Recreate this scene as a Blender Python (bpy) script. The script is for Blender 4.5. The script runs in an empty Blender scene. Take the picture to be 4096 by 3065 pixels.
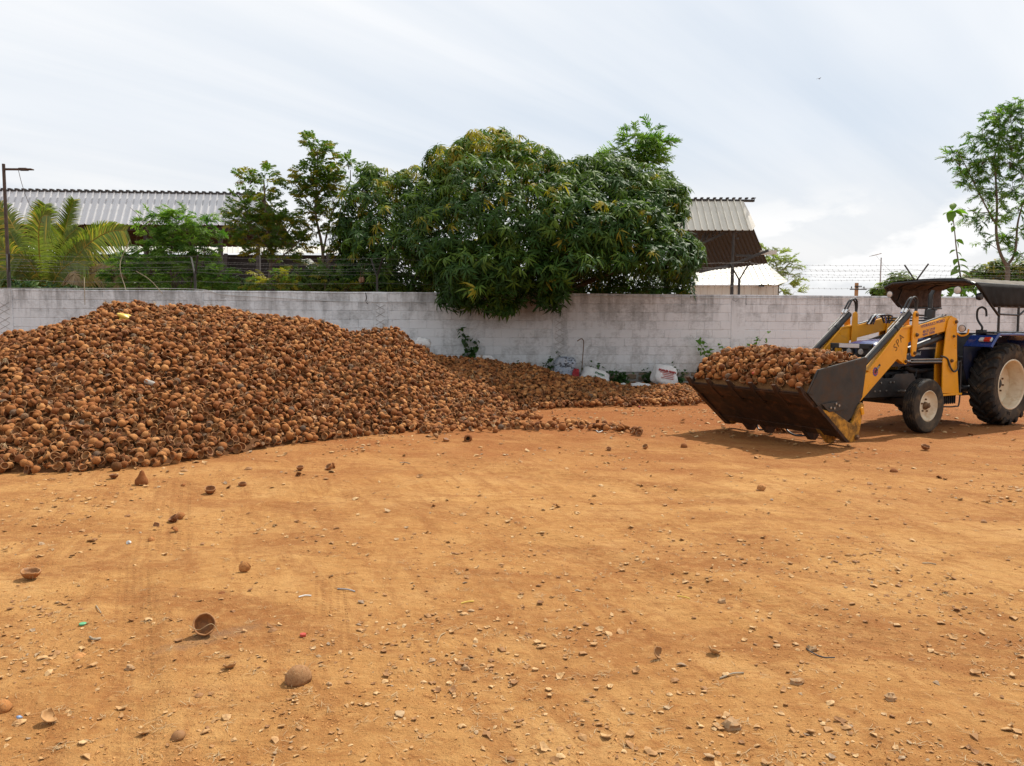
import bpy, math, random
import numpy as np
from mathutils import Vector, Matrix, noise as mnoise

rnd = random.Random(7)
nrng = np.random.default_rng(11)
scene = bpy.context.scene
COL = scene.collection
R_ = math.radians

# ------------------------------------------------------------------ camera
FPX, CX, CY, CAM_H = 3076.0, 2048.0, 1532.5, 1.6
PITCH = math.atan((CY - 1290.0) / FPX)
ROLL = R_(0.28)
cF = Vector((0, math.cos(PITCH), -math.sin(PITCH)))
cU0 = Vector((0, math.sin(PITCH), math.cos(PITCH)))
cR0 = Vector((1, 0, 0))
cU = cU0 * math.cos(ROLL) - cR0 * math.sin(ROLL)
cR = cR0 * math.cos(ROLL) + cU0 * math.sin(ROLL)
cam = bpy.data.cameras.new('camera')
cam.sensor_width = 36.0
cam.lens = 36.0 * FPX / 4096.0
cam.clip_start = 0.05
cam.clip_end = 3000.0
cam_ob = bpy.data.objects.new('camera', cam)
COL.objects.link(cam_ob)
M = Matrix((cR, cU, -cF)).transposed().to_4x4()
M.translation = Vector((0, 0, CAM_H))
cam_ob.matrix_world = M
scene.camera = cam_ob

# ------------------------------------------------------------------ sky, sun, exposure
SUN_DIR = Vector((0.47, 0.50, 1.0)).normalized()
SUN_EL = math.asin(SUN_DIR.z)
SUN_AZ = math.atan2(SUN_DIR.x, SUN_DIR.y)
world = bpy.data.worlds.new('World')
scene.world = world
world.use_nodes = True


class NT:
    """small helper for building node trees"""
    def __init__(self, tree):
        self.t = tree
        self.t.nodes.clear()

    def n(self, kind, **kw):
        nd = self.t.nodes.new(kind)
        for k, v in kw.items():
            if k == 'ins':
                for kk, vv in v.items():
                    s = nd.inputs[kk]
                    if isinstance(vv, bpy.types.NodeSocket):
                        self.t.links.new(vv, s)
                    else:
                        s.default_value = vv
            else:
                setattr(nd, k, v)
        return nd

    def math(self, op, a, b=0.0, c=None, clamp=False):
        nd = self.t.nodes.new('ShaderNodeMath')
        nd.operation = op
        nd.use_clamp = clamp
        for i, v in enumerate((a, b, c)):
            if v is None:
                continue
            if isinstance(v, bpy.types.NodeSocket):
                self.t.links.new(v, nd.inputs[i])
            else:
                nd.inputs[i].default_value = v
        return nd.outputs[0]

    def ramp(self, fac, stops, interp='LINEAR'):
        nd = self.t.nodes.new('ShaderNodeValToRGB')
        nd.color_ramp.interpolation = interp
        els = nd.color_ramp.elements
        while len(els) < len(stops):
            els.new(0.5)
        for e, (p, c) in zip(els, stops):
            e.position = p
            e.color = c if len(c) == 4 else (*c, 1)
        self.t.links.new(fac, nd.inputs[0])
        return nd.outputs[0]

    def mix(self, fac, a, b, mode='MIX'):
        nd = self.t.nodes.new('ShaderNodeMix')
        nd.data_type = 'RGBA'
        nd.blend_type = mode
        nd.clamp_factor = True
        for s, v in ((nd.inputs[0], fac), (nd.inputs[6], a), (nd.inputs[7], b)):
            if isinstance(v, bpy.types.NodeSocket):
                self.t.links.new(v, s)
            elif isinstance(v, (tuple, list)):
                s.default_value = v if len(v) == 4 else (*v, 1)
            else:
                s.default_value = v
        return nd.outputs[2]

    def noise(self, vec, scale, detail=3.0, rough=0.55, dist=0.0):
        nd = self.t.nodes.new('ShaderNodeTexNoise')
        nd.inputs['Scale'].default_value = scale
        nd.inputs['Detail'].default_value = detail
        nd.inputs['Roughness'].default_value = rough
        nd.inputs['Distortion'].default_value = dist
        if vec is not None:
            self.t.links.new(vec, nd.inputs['Vector'])
        return nd.outputs['Fac']

    def mapping(self, vec, loc=(0, 0, 0), rot=(0, 0, 0), scale=(1, 1, 1)):
        nd = self.t.nodes.new('ShaderNodeMapping')
        nd.inputs['Location'].default_value = loc
        nd.inputs['Rotation'].default_value = rot
        nd.inputs['Scale'].default_value = scale
        self.t.links.new(vec, nd.inputs['Vector'])
        return nd.outputs[0]

    def link(self, a, b):
        self.t.links.new(a, b)


def build_world():
    w = NT(world.node_tree)
    sky = w.n('ShaderNodeTexSky', sky_type='NISHITA')
    sky.sun_disc = False
    sky.sun_elevation = SUN_EL
    sky.sun_rotation = SUN_AZ
    sky.air_density = 1.0
    sky.dust_density = 2.0
    sky.ozone_density = 1.0
    tc = w.n('ShaderNodeTexCoord')
    d = tc.outputs['Generated']
    sep = w.n('ShaderNodeSeparateXYZ', ins={0: d})
    # thin high cloud, laid out on a flat sheet far overhead
    zz = w.math('ADD', w.math('MAXIMUM', sep.outputs[2], 0.0), 0.12)
    px = w.math('DIVIDE', sep.outputs[0], zz)
    py = w.math('DIVIDE', sep.outputs[1], zz)
    pl = w.n('ShaderNodeCombineXYZ', ins={0: px, 1: py, 2: 0.0}).outputs[0]
    turn = w.mapping(pl, rot=(0, 0, R_(-46)))
    st = w.mapping(turn, loc=(0.3, 0.1, 0), scale=(0.16, 1.25, 1))
    n1 = w.noise(st, 1.3, 6.0, 0.52, 0.35)
    n2 = w.noise(w.mapping(turn, loc=(4.2, 1.7, 0), scale=(0.35, 0.7, 1)), 0.55, 4.0, 0.5)
    cir = w.math('ADD', w.math('MULTIPLY', n1, 0.5), w.math('MULTIPLY', n2, 0.5))
    veil = w.ramp(cir, [(0.36, (0.0, 0, 0)), (0.60, (1, 1, 1))])
    veilcol = w.mix(veil, (6.9, 7.65, 8.6), (10.3, 10.25, 10.2))
    col = w.mix(0.93, sky.outputs[0], veilcol)
    # low cumulus towards the horizon
    cu = w.noise(w.mapping(d, loc=(1.7, 0.4, 0.35), scale=(1.0, 1.0, 2.2)), 9.0, 6.0, 0.55)
    cu = w.ramp(cu, [(0.48, (0, 0, 0)), (0.56, (1, 1, 1))])
    el = sep.outputs[2]
    band = w.ramp(el, [(0.02, (0, 0, 0)), (0.06, (1, 1, 1)), (0.12, (1, 1, 1)), (0.165, (0, 0, 0))])
    cu = w.math('MULTIPLY', cu, band)
    col = w.mix(w.math('MULTIPLY', cu, 0.85), col, (9.4, 9.4, 9.35))
    # hazy pale grey towards the horizon
    hz = w.ramp(el, [(0.0, (1, 1, 1)), (0.22, (0, 0, 0))])
    hzc = w.mix(cu, (7.4, 7.5, 7.65), (10.0, 10.0, 10.0))
    col = w.mix(w.math('MULTIPLY', hz, 0.75), col, hzc)
    bg = w.n('ShaderNodeBackground', ins={'Color': col, 'Strength': 0.1})
    out = w.n('ShaderNodeOutputWorld')
    w.link(bg.outputs[0], out.inputs[0])


build_world()
sun = bpy.data.lights.new('sun', 'SUN')
sun.energy = 5.0
sun.angle = R_(0.6)
sun.color = (1.0, 0.94, 0.85)
sun_ob = bpy.data.objects.new('sun', sun)
COL.objects.link(sun_ob)
sun_ob.rotation_euler = SUN_DIR.to_track_quat('Z', 'Y').to_euler()
sun_ob.location = SUN_DIR * 60
scene.view_settings.view_transform = 'Standard'
scene.view_settings.look = 'None'
scene.view_settings.exposure = 0.08
scene.view_settings.gamma = 1.0
scene.view_settings.use_curve_mapping = False
scene.cycles.max_bounces = 6
scene.cycles.transparent_max_bounces = 8


# ------------------------------------------------------------------ placing helpers
def ray(x, y):
    return cF + cR * ((x - CX) / FPX) - cU * ((y - CY) / FPX)


def at(x, y, Y):
    """the point at distance Y into the yard, seen in direction (x, y) of the surveyed photograph"""
    d = ray(x, y)
    return Vector((0, 0, CAM_H)) + d * (Y / d.y)


def atz(x, y, z=0.0):
    d = ray(x, y)
    return Vector((0, 0, CAM_H)) + d * ((z - CAM_H) / d.z)


# ------------------------------------------------------------------ numpy noise for terrain
def _hash(ix, iy, seed):
    h = np.sin(ix * 127.1 + iy * 311.7 + seed * 74.7) * 43758.5453
    return h - np.floor(h)


def vnoise(x, y, seed=0):
    x = np.asarray(x, float)
    y = np.asarray(y, float)
    ix, iy = np.floor(x), np.floor(y)
    fx, fy = x - ix, y - iy
    fx = fx * fx * (3 - 2 * fx)
    fy = fy * fy * (3 - 2 * fy)
    a = _hash(ix, iy, seed)
    b = _hash(ix + 1, iy, seed)
    c = _hash(ix, iy + 1, seed)
    d = _hash(ix + 1, iy + 1, seed)
    return (a * (1 - fx) + b * fx) * (1 - fy) + (c * (1 - fx) + d * fx) * fy


def fbm(x, y, oct=4, seed=0):
    s, a = 0.0, 0.5
    for i in range(oct):
        s = s + a * (vnoise(x * 2 ** i, y * 2 ** i, seed + i * 13) - 0.5)
        a *= 0.5
    return s


# ------------------------------------------------------------------ mesh helpers
def link(o, parent=None):
    COL.objects.link(o)
    if parent is not None:
        o.parent = parent
    return o


def tag(o, label=None, cat=None, group=None, kind=None):
    if label:
        o['label'] = label
    if cat:
        o['category'] = cat
    if group:
        o['group'] = group
    if kind:
        o['kind'] = kind
    return o


def thing(name, label, cat, loc=(0, 0, 0), rotz=0.0, group=None):
    o = bpy.data.objects.new(name, None)
    o.empty_display_size = 0.2
    link(o)
    o.location = loc
    o.rotation_euler = (0, 0, rotz)
    return tag(o, label, cat, group)


def holder(name, parent):
    o = bpy.data.objects.new(name, None)
    o.empty_display_size = 0.1
    return link(o, parent)


def np_mesh(name, V, T, mi=None, mats=(), smooth=True):
    me = bpy.data.meshes.new(name)
    V = np.asarray(V, np.float32)
    T = np.asarray(T, np.int32)
    me.vertices.add(len(V))
    me.vertices.foreach_set('co', V.ravel())
    me.loops.add(T.size)
    me.loops.foreach_set('vertex_index', T.ravel())
    me.polygons.add(len(T))
    k = T.shape[1]
    me.polygons.foreach_set('loop_start', np.arange(0, T.size, k, dtype=np.int32))
    try:
        me.polygons.foreach_set('loop_total', np.full(len(T), k, np.int32))
    except Exception:
        pass
    for m in mats:
        me.materials.append(m)
    if mi is not None:
        me.polygons.foreach_set('material_index', np.asarray(mi, np.int32))
    me.polygons.foreach_set('use_smooth', np.full(len(T), smooth, bool))
    me.update()
    me.validate()
    return me


def np_obj(name, V, T, mi, mats, parent=None, smooth=True):
    return link(bpy.data.objects.new(name, np_mesh(name, V, T, mi, mats, smooth)), parent)


def instance_np(temps, items):
    """temps: list of (V, T, mi); items: list of (id, 3x3 array, offset). Returns joined arrays."""
    by = {}
    for i, (t, A, o) in enumerate(items):
        by.setdefault(t, []).append((A, o))
    Vs, Ts, Ms, off = [], [], [], 0
    for t, lst in by.items():
        V, T, m = temps[t]
        A = np.array([a for a, _ in lst])
        O = np.array([o for _, o in lst])
        W = np.einsum('nij,vj->nvi', A, V) + O[:, None, :]
        n = len(lst)
        Vs.append(W.reshape(-1, 3))
        Ts.append((T[None] + (np.arange(n) * len(V))[:, None, None] + off).reshape(-1, 3))
        Ms.append(np.tile(m, n))
        off += n * len(V)
    return np.vstack(Vs), np.vstack(Ts), np.concatenate(Ms)


class MB:
    """collects simple shapes into one mesh"""
    def __init__(self):
        self.v, self.f, self.m = [], [], []

    def add(self, vs, fs, m=0):
        o = len(self.v)
        self.v += [Vector(p) for p in vs]
        for f in fs:
            self.f.append([i + o for i in f])
            self.m.append(m)

    def box(self, c, s, rot=None, m=0):
        x, y, z = s[0] / 2, s[1] / 2, s[2] / 2
        P = [Vector(p) for p in ((-x, -y, -z), (x, -y, -z), (x, y, -z), (-x, y, -z), (-x, -y, z), (x, -y, z), (x, y, z), (-x, y, z))]
        if rot is not None:
            P = [rot @ p for p in P]
        c = Vector(c)
        self.add([p + c for p in P], [(0, 3, 2, 1), (4, 5, 6, 7), (0, 1, 5, 4), (1, 2, 6, 5), (2, 3, 7, 6), (3, 0, 4, 7)], m)

    def prism(self, poly, y0, y1, m=0, frame=None):
        """polygon in (x, z), extruded along y; frame maps (x, y, z) to a point"""
        fr = frame or (lambda x, y, z: Vector((x, y, z)))
        n = len(poly)
        a = sum(poly[i][0] * poly[(i + 1) % n][1] - poly[(i + 1) % n][0] * poly[i][1] for i in range(n))
        if a < 0:
            poly = poly[::-1]
        if y0 > y1:
            y0, y1 = y1, y0
        vs = [fr(x, y0, z) for x, z in poly] + [fr(x, y1, z) for x, z in poly]
        fs = [tuple(range(n)), tuple(range(2 * n - 1, n - 1, -1))]
        fs += [(i, i + n, (i + 1) % n + n, (i + 1) % n) for i in range(n)]
        self.add(vs, fs, m)

    def tube(self, pts, r, n=8, m=0, cap=True):
        pts = [Vector(p) for p in pts]
        rs = r if isinstance(r, (list, tuple)) else [r] * len(pts)
        rings = []
        up = None
        for i, p in enumerate(pts):
            if i == 0:
                t = pts[1] - pts[0]
            elif i == len(pts) - 1:
                t = pts[-1] - pts[-2]
            else:
                t = (pts[i + 1] - p).normalized() + (p - pts[i - 1]).normalized()
            if t.length < 1e-9:
                t = Vector((0, 0, 1))
            t.normalize()
            if up is None:
                up = Vector((0, 0, 1)) if abs(t.z) < 0.9 else Vector((1, 0, 0))
            a = t.cross(up)
            if a.length < 1e-6:
                a = t.cross(Vector((0.3, 1, 0.2)))
            a.normalize()
            b = a.cross(t).normalized()
            up = b
            rings.append([p + (a * math.cos(2 * math.pi * k / n) + b * math.sin(2 * math.pi * k / n)) * rs[i] for k in range(n)])
        vs = [q for rg in rings for q in rg]
        fs = []
        for i in range(len(pts) - 1):
            for k in range(n):
                fs.append((i * n + k, i * n + (k + 1) % n, (i + 1) * n + (k + 1) % n, (i + 1) * n + k))
        if cap:
            fs.append(tuple(range(n - 1, -1, -1)))
            e = (len(pts) - 1) * n
            fs.append(tuple(range(e, e + n)))
        self.add(vs, fs, m)

    def lathe(self, prof, c, axis='y', n=32, m=0, close=False):
        """prof: (radius, along) pairs turned about an axis through c"""
        c = Vector(c)
        vs = []
        for k in range(n):
            a = 2 * math.pi * k / n
            ca, sa = math.cos(a), math.sin(a)
            for r, h in prof:
                if axis == 'y':
                    vs.append(c + Vector((r * ca, h, r * sa)))
                elif axis == 'z':
                    vs.append(c + Vector((r * ca, r * sa, h)))
                else:
                    vs.append(c + Vector((h, r * ca, r * sa)))
        p = len(prof)
        fs = []
        for k in range(n):
            k2 = (k + 1) % n
            for j in range(p - 1 + (1 if close else 0)):
                j2 = (j + 1) % p
                fs.append((k * p + j, k * p + j2, k2 * p + j2, k2 * p + j))
        self.add(vs, fs, m)

    def build(self, name, mats, parent=None, smooth=30, bevel=0.0, seg=2):
        me = bpy.data.meshes.new(name)
        me.from_pydata([tuple(v) for v in self.v], [], self.f)
        if not isinstance(mats, (list, tuple)):
            mats = [mats]
        for m in mats:
            me.materials.append(m)
        me.polygons.foreach_set('material_index', self.m)
        if smooth:
            me.polygons.foreach_set('use_smooth', [True] * len(self.f))
            me.update()
            if smooth < 180:
                me.set_sharp_from_angle(angle=R_(smooth))
        me.update()
        o = link(bpy.data.objects.new(name, me), parent)
        if bevel:
            b = o.modifiers.new('bevel', 'BEVEL')
            b.width = bevel
            b.segments = seg
            b.limit_method = 'ANGLE'
            b.angle_limit = R_(40)
            b.harden_normals = False
        return o


def bez(p0, p1, p2, n=8):
    p0, p1, p2 = Vector(p0), Vector(p1), Vector(p2)
    return [p0 * (1 - t) ** 2 + p1 * 2 * t * (1 - t) + p2 * t * t for t in [i / n for i in range(n + 1)]]


def smooth_path(pts, n=6):
    """Catmull-Rom through points"""
    P = [Vector(p) for p in pts]
    P = [P[0] * 2 - P[1]] + P + [P[-1] * 2 - P[-2]]
    out = []
    for i in range(1, len(P) - 2):
        a, b, c, d = P[i - 1], P[i], P[i + 1], P[i + 2]
        for k in range(n):
            t = k / n
            out.append(0.5 * ((2 * b) + (c - a) * t + (2 * a - 5 * b + 4 * c - d) * t * t + (3 * b - a - 3 * c + d) * t ** 3))
    out.append(P[-2])
    return out


def text_obj(name, s, size, mat, parent, M4, depth=0.0015, shear=0.0, spacing=1.0, align='CENTER'):
    cu = bpy.data.curves.new(name, 'FONT')
    cu.body = s
    cu.size = size
    cu.align_x = align
    cu.align_y = 'CENTER'
    cu.extrude = depth
    cu.shear = shear
    cu.space_character = spacing
    cu.resolution_u = 2
    tmp = bpy.data.objects.new('tmp_text', cu)
    COL.objects.link(tmp)
    bpy.context.view_layer.update()
    me = bpy.data.meshes.new_from_object(tmp)
    bpy.data.objects.remove(tmp)
    bpy.data.curves.remove(cu)
    me.name = name
    me.materials.clear()
    me.materials.append(mat)
    me.transform(M4)
    return link(bpy.data.objects.new(name, me), parent)
# ------------------------------------------------------------------ materials
def new_mat(name):
    m = bpy.data.materials.new(name)
    m.use_nodes = True
    return m, NT(m.node_tree)


def finish(nt, bsdf):
    out = nt.n('ShaderNodeOutputMaterial')
    nt.link(bsdf, out.inputs['Surface'])


def pbsdf(nt, color, rough=0.6, metal=0.0, spec=0.5, normal=None, **kw):
    ins = {'Base Color': color if isinstance(color, bpy.types.NodeSocket) else (*color[:3], 1),
           'Roughness': rough, 'Metallic': metal, 'Specular IOR Level': spec}
    if normal is not None:
        ins['Normal'] = normal
    ins.update(kw)
    return nt.n('ShaderNodeBsdfPrincipled', ins=ins)


def bump(nt, h, strength=0.3, dist=0.01):
    return nt.n('ShaderNodeBump', ins={'Height': h, 'Strength': strength, 'Distance': dist}).outputs[0]


def objco(nt):
    return nt.n('ShaderNodeTexCoord').outputs['Object']


def worldco(nt):
    return nt.n('ShaderNodeNewGeometry').outputs['Position']


def worn(name, c1, c2, rough=0.5, metal=0.0, scale=8.0, dirt=None, dirt_amt=0.5, spec=0.5, bumpy=0.1, coat=0.0):
    """painted or plain surface with two-tone wear and patchy dust"""
    m, nt = new_mat(name)
    co = objco(nt)
    n = nt.noise(co, scale, 5, 0.6)
    col = nt.mix(nt.ramp(n, [(0.35, (0, 0, 0)), (0.65, (1, 1, 1))]), c1, c2)
    r = nt.ramp(nt.noise(co, scale * 2.5, 4), [(0.3, (rough - 0.1,) * 3), (0.7, (rough + 0.12,) * 3)])
    if dirt:
        d = nt.noise(co, scale * 1.7, 6, 0.65, 0.4)
        d = nt.ramp(d, [(0.62 - 0.25 * dirt_amt, (0, 0, 0)), (0.85 - 0.2 * dirt_amt, (1, 1, 1))])
        col = nt.mix(nt.math('MULTIPLY', d, 0.8), col, dirt)
        r = nt.mix(d, r, (0.9, 0.9, 0.9))
    nb = bump(nt, nt.noise(co, scale * 12, 3), bumpy, 0.004)
    b = pbsdf(nt, col, r, metal, spec, nb)
    if coat:
        b.inputs['Coat Weight'].default_value = coat
        b.inputs['Coat Roughness'].default_value = 0.15
    finish(nt, b.outputs[0])
    return m


def leafmat(name, c1, c2, rough=0.45, transl=0.3, spec=0.4):
    m, nt = new_mat(name)
    g = nt.n('ShaderNodeNewGeometry')
    ri = g.outputs['Random Per Island']
    col = nt.mix(ri, c1, c2)
    big = nt.noise(g.outputs['Position'], 1.3, 2)
    col = nt.mix(nt.math('MULTIPLY', nt.ramp(big, [(0.4, (0, 0, 0)), (0.65, (1, 1, 1))]), 0.45), col, c2)
    b = pbsdf(nt, col, rough, 0, spec)
    tr = nt.n('ShaderNodeBsdfTranslucent', ins={'Color': nt.mix(1.0, col, (1.6, 1.8, 0.7), 'MULTIPLY')})
    mx = nt.n('ShaderNodeMixShader', ins={0: transl, 1: b.outputs[0], 2: tr.outputs[0]})
    finish(nt, mx.outputs[0])
    return m


def ground_mat():
    m, nt = new_mat('red_earth')
    P = worldco(nt)
    big = nt.noise(P, 0.33, 4, 0.55, 0.3)
    mid = nt.noise(nt.mapping(P, loc=(3, 7, 0)), 1.5, 5, 0.6, 0.5)
    fine = nt.noise(P, 16, 6, 0.72)
    grain = nt.noise(P, 85, 4, 0.75)
    base = nt.ramp(mid, [(0.28, (0.33, 0.148, 0.046)), (0.42, (0.43, 0.212, 0.067)), (0.57, (0.495, 0.262, 0.090)), (0.74, (0.55, 0.318, 0.124))])
    red = nt.ramp(big, [(0.40, (0, 0, 0)), (0.62, (1, 1, 1))])
    base = nt.mix(nt.math('MULTIPLY', red, 0.5), base, (0.37, 0.162, 0.049))
    # broad scuffed lanes of freshly turned, redder soil
    lane = nt.noise(nt.mapping(nt.mapping(P, rot=(0, 0, 0.25)), scale=(0.55, 1.5, 1), loc=(2.2, 5.1, 0)), 1.1, 6, 0.62, 0.7)
    base = nt.mix(nt.ramp(lane, [(0.47, (0, 0, 0)), (0.63, (0.85, 0.85, 0.85))]), base, (0.30, 0.122, 0.037))
    # drag marks running away from the bucket
    drag = nt.noise(nt.mapping(nt.mapping(P, rot=(0, 0, -0.35)), scale=(3.2, 0.5, 1), loc=(1.3, 0.2, 0)), 2.0, 6, 0.65, 0.5)
    base = nt.mix(nt.ramp(drag, [(0.50, (0, 0, 0)), (0.64, (0.6, 0.6, 0.6))]), base, (0.29, 0.115, 0.034))
    # trampled lighter crust and scuffed darker crumbs
    sc = nt.noise(nt.mapping(P, rot=(0, 0, 0.4), scale=(1, 2.1, 1)), 5.5, 7, 0.68, 0.9)
    base = nt.mix(nt.ramp(sc, [(0.52, (0, 0, 0)), (0.68, (0.65, 0.65, 0.65))]), base, (0.30, 0.115, 0.032))
    base = nt.mix(nt.ramp(fine, [(0.50, (0, 0, 0)), (0.72, (0.6, 0.6, 0.6))]), base, (0.55, 0.31, 0.115))
    base = nt.mix(nt.ramp(fine, [(0.27, (0.7, 0.7, 0.7)), (0.42, (0, 0, 0))]), base, (0.23, 0.090, 0.028))
    base = nt.mix(nt.ramp(grain, [(0.60, (0, 0, 0)), (0.72, (0.5, 0.5, 0.5))]), base, (0.54, 0.34, 0.16))
    base = nt.mix(nt.ramp(grain, [(0.27, (0.6, 0.6, 0.6)), (0.38, (0, 0, 0))]), base, (0.13, 0.055, 0.025))
    sep = nt.n('ShaderNodeSeparateXYZ', ins={0: P})
    # moister, redder earth by the heap
    wet = nt.math('SUBTRACT', sep.outputs[1], nt.math('MULTIPLY', nt.noise(P, 0.9, 3), 5.0))
    base = nt.mix(nt.math('MULTIPLY', nt.ramp(nt.math('MULTIPLY', wet, 0.05), [(0.25, (0, 0, 0)), (0.45, (1, 1, 1))]), 0.7), base, (0.265, 0.085, 0.024))
    # ash-grey spill on the near left
    ax = nt.math('SUBTRACT', sep.outputs[0], nt.math('ADD', -1.55, nt.math('MULTIPLY', nt.math('SUBTRACT', sep.outputs[1], 3.75), 0.95)))
    ay = nt.math('SUBTRACT', sep.outputs[1], 3.78)
    dd = nt.math('ADD', nt.math('POWER', nt.math('ABSOLUTE', nt.math('MULTIPLY', ax, 5.0)), 2.0),
                 nt.math('POWER', nt.math('ABSOLUTE', nt.math('MULTIPLY', ay, 2.6)), 2.0))
    ash = nt.math('MULTIPLY', nt.ramp(nt.math('ADD', dd, nt.math('MULTIPLY', fine, 1.3)), [(0.3, (1, 1, 1)), (1.0, (0, 0, 0))]), 0.55)
    base = nt.mix(ash, base, (0.22, 0.17, 0.12))

    # tyre prints: strips of small lugs pressed into the earth
    def strip(x0, y0, slope, halfw, ylo, yhi, bars, seed):
        yy = sep.outputs[1]
        lx = nt.math('SUBTRACT', sep.outputs[0], nt.math('ADD', x0, nt.math('MULTIPLY', nt.math('SUBTRACT', yy, y0), slope)))
        inx = nt.ramp(nt.math('DIVIDE', nt.math('ABSOLUTE', lx), halfw), [(0.8, (1, 1, 1)), (1.0, (0, 0, 0))])
        iny = nt.math('MULTIPLY', nt.math('GREATER_THAN', yy, ylo), nt.math('LESS_THAN', yy, yhi))
        rib = nt.math('SINE', nt.math('MULTIPLY', lx, 2 * math.pi / (halfw / 2.6)))
        bar = nt.math('SINE', nt.math('ADD', nt.math('MULTIPLY', yy, bars), nt.math('MULTIPLY', lx, 18.0)))
        h = nt.math('MULTIPLY', nt.math('GREATER_THAN', rib, 0.35), nt.math('GREATER_THAN', bar, 0.0))
        brk = nt.ramp(nt.noise(nt.mapping(P, loc=(seed, 0, 0)), 2.2, 4), [(0.38, (0, 0, 0)), (0.52, (1, 1, 1))])
        return nt.math('MULTIPLY', nt.math('MULTIPLY', h, nt.math('MULTIPLY', inx, iny)), brk)

    t = strip(-2.15, 4.24, -0.485, 0.12, 2.3, 5.0, 170, 1)
    for a in ((-2.9, 6.4, -0.42, 0.20, 5.3, 7.6, 120, 5), (-1.75, 6.9, 0.75, 0.22, 6.0, 8.6, 100, 9), (-1.02, 4.2, -0.25, 0.11, 3.4, 4.8, 160, 29), (0.5, 5.2, -0.9, 0.18, 3.8, 6.8, 110, 13), (0.9, 7.6, -1.6, 0.22, 6.4, 9.2, 100, 17),
              (2.4, 9.6, -2.5, 0.25, 8.4, 10.8, 90, 21), (-0.2, 9.0, 1.6, 0.25, 8.0, 10.2, 90, 25)):
        t = nt.math('MAXIMUM', t, strip(*a))
    base = nt.mix(nt.math('MULTIPLY', t, 0.45), base, (0.27, 0.115, 0.036))
    hgt = nt.math('ADD', nt.math('ADD', nt.math('MULTIPLY', fine, 0.75), nt.math('MULTIPLY', grain, 0.35)),
                  nt.math('SUBTRACT', nt.math('MULTIPLY', sc, 0.8), nt.math('MULTIPLY', t, 0.35)))
    nb = bump(nt, hgt, 0.85, 0.045)
    finish(nt, pbsdf(nt, base, 0.95, 0, 0.15, nb).outputs[0])
    return m


def husk_mat(name, dark=1.0):
    m, nt = new_mat(name)
    g = nt.n('ShaderNodeNewGeometry')
    oi = nt.n('ShaderNodeObjectInfo')
    r = nt.math('FRACT', nt.math('ADD', nt.math('MULTIPLY', g.outputs['Random Per Island'], 7.13), oi.outputs['Random']))
    col = nt.ramp(r, [(0.0, (0.095, 0.031, 0.010)), (0.22, (0.20, 0.068, 0.020)), (0.5, (0.30, 0.110, 0.032)), (0.8, (0.385, 0.158, 0.048)), (0.965, (0.53, 0.255, 0.09)), (0.975, (0.16, 0.11, 0.07)), (1.0, (0.10, 0.075, 0.055))])
    P = g.outputs['Position']
    f = nt.noise(P, 55, 5, 0.7, 1.5)
    col = nt.mix(nt.ramp(f, [(0.38, (0.6, 0.6, 0.6)), (0.52, (0, 0, 0))]), col, (0.12, 0.038, 0.012))
    col = nt.mix(nt.ramp(f, [(0.58, (0, 0, 0)), (0.75, (0.6, 0.6, 0.6))]), col, (0.38, 0.20, 0.085))
    dust = nt.noise(P, 9, 3)
    col = nt.mix(nt.ramp(dust, [(0.5, (0, 0, 0)), (0.75, (0.35, 0.35, 0.35))]), col, (0.36, 0.17, 0.06))
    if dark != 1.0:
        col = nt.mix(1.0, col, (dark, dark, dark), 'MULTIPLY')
    nb = bump(nt, nt.noise(P, 140, 3, 0.7, 2.0), 0.5, 0.006)
    finish(nt, pbsdf(nt, col, 0.88, 0, 0.2, nb).outputs[0])
    return m


def inner_mat():
    m, nt = new_mat('shell_inside')
    g = nt.n('ShaderNodeNewGeometry')
    oi = nt.n('ShaderNodeObjectInfo')
    r = nt.math('FRACT', nt.math('ADD', nt.math('MULTIPLY', g.outputs['Random Per Island'], 3.7), oi.outputs['Random']))
    col = nt.ramp(r, [(0.0, (0.22, 0.080, 0.024)), (0.5, (0.33, 0.138, 0.043)), (0.9, (0.44, 0.23, 0.085)), (1.0, (0.12, 0.07, 0.04))])
    f = nt.noise(g.outputs['Position'], 38, 4, 0.6)
    col = nt.mix(nt.ramp(f, [(0.42, (0.6, 0.6, 0.6)), (0.6, (0, 0, 0))]), col, (0.12, 0.055, 0.025))
    finish(nt, pbsdf(nt, col, 0.6, 0, 0.35, bump(nt, f, 0.15, 0.004)).outputs[0])
    return m


def chip_mat():
    m, nt = new_mat('shell_chip')
    g = nt.n('ShaderNodeNewGeometry')
    oi = nt.n('ShaderNodeObjectInfo')
    r = nt.math('FRACT', nt.math('ADD', nt.math('MULTIPLY', g.outputs['Random Per Island'], 5.3), oi.outputs['Random']))
    col = nt.ramp(r, [(0.0, (0.22, 0.10, 0.036)), (0.3, (0.36, 0.185, 0.07)), (0.6, (0.48, 0.28, 0.115)), (0.9, (0.56, 0.37, 0.18)), (1.0, (0.26, 0.19, 0.13))])
    f = nt.noise(g.outputs['Position'], 60, 4, 0.6)
    col = nt.mix(nt.ramp(f, [(0.38, (0.5, 0.5, 0.5)), (0.55, (0, 0, 0))]), col, (0.24, 0.12, 0.05))
    finish(nt, pbsdf(nt, col, 0.75, 0, 0.3).outputs[0])
    return m


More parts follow.
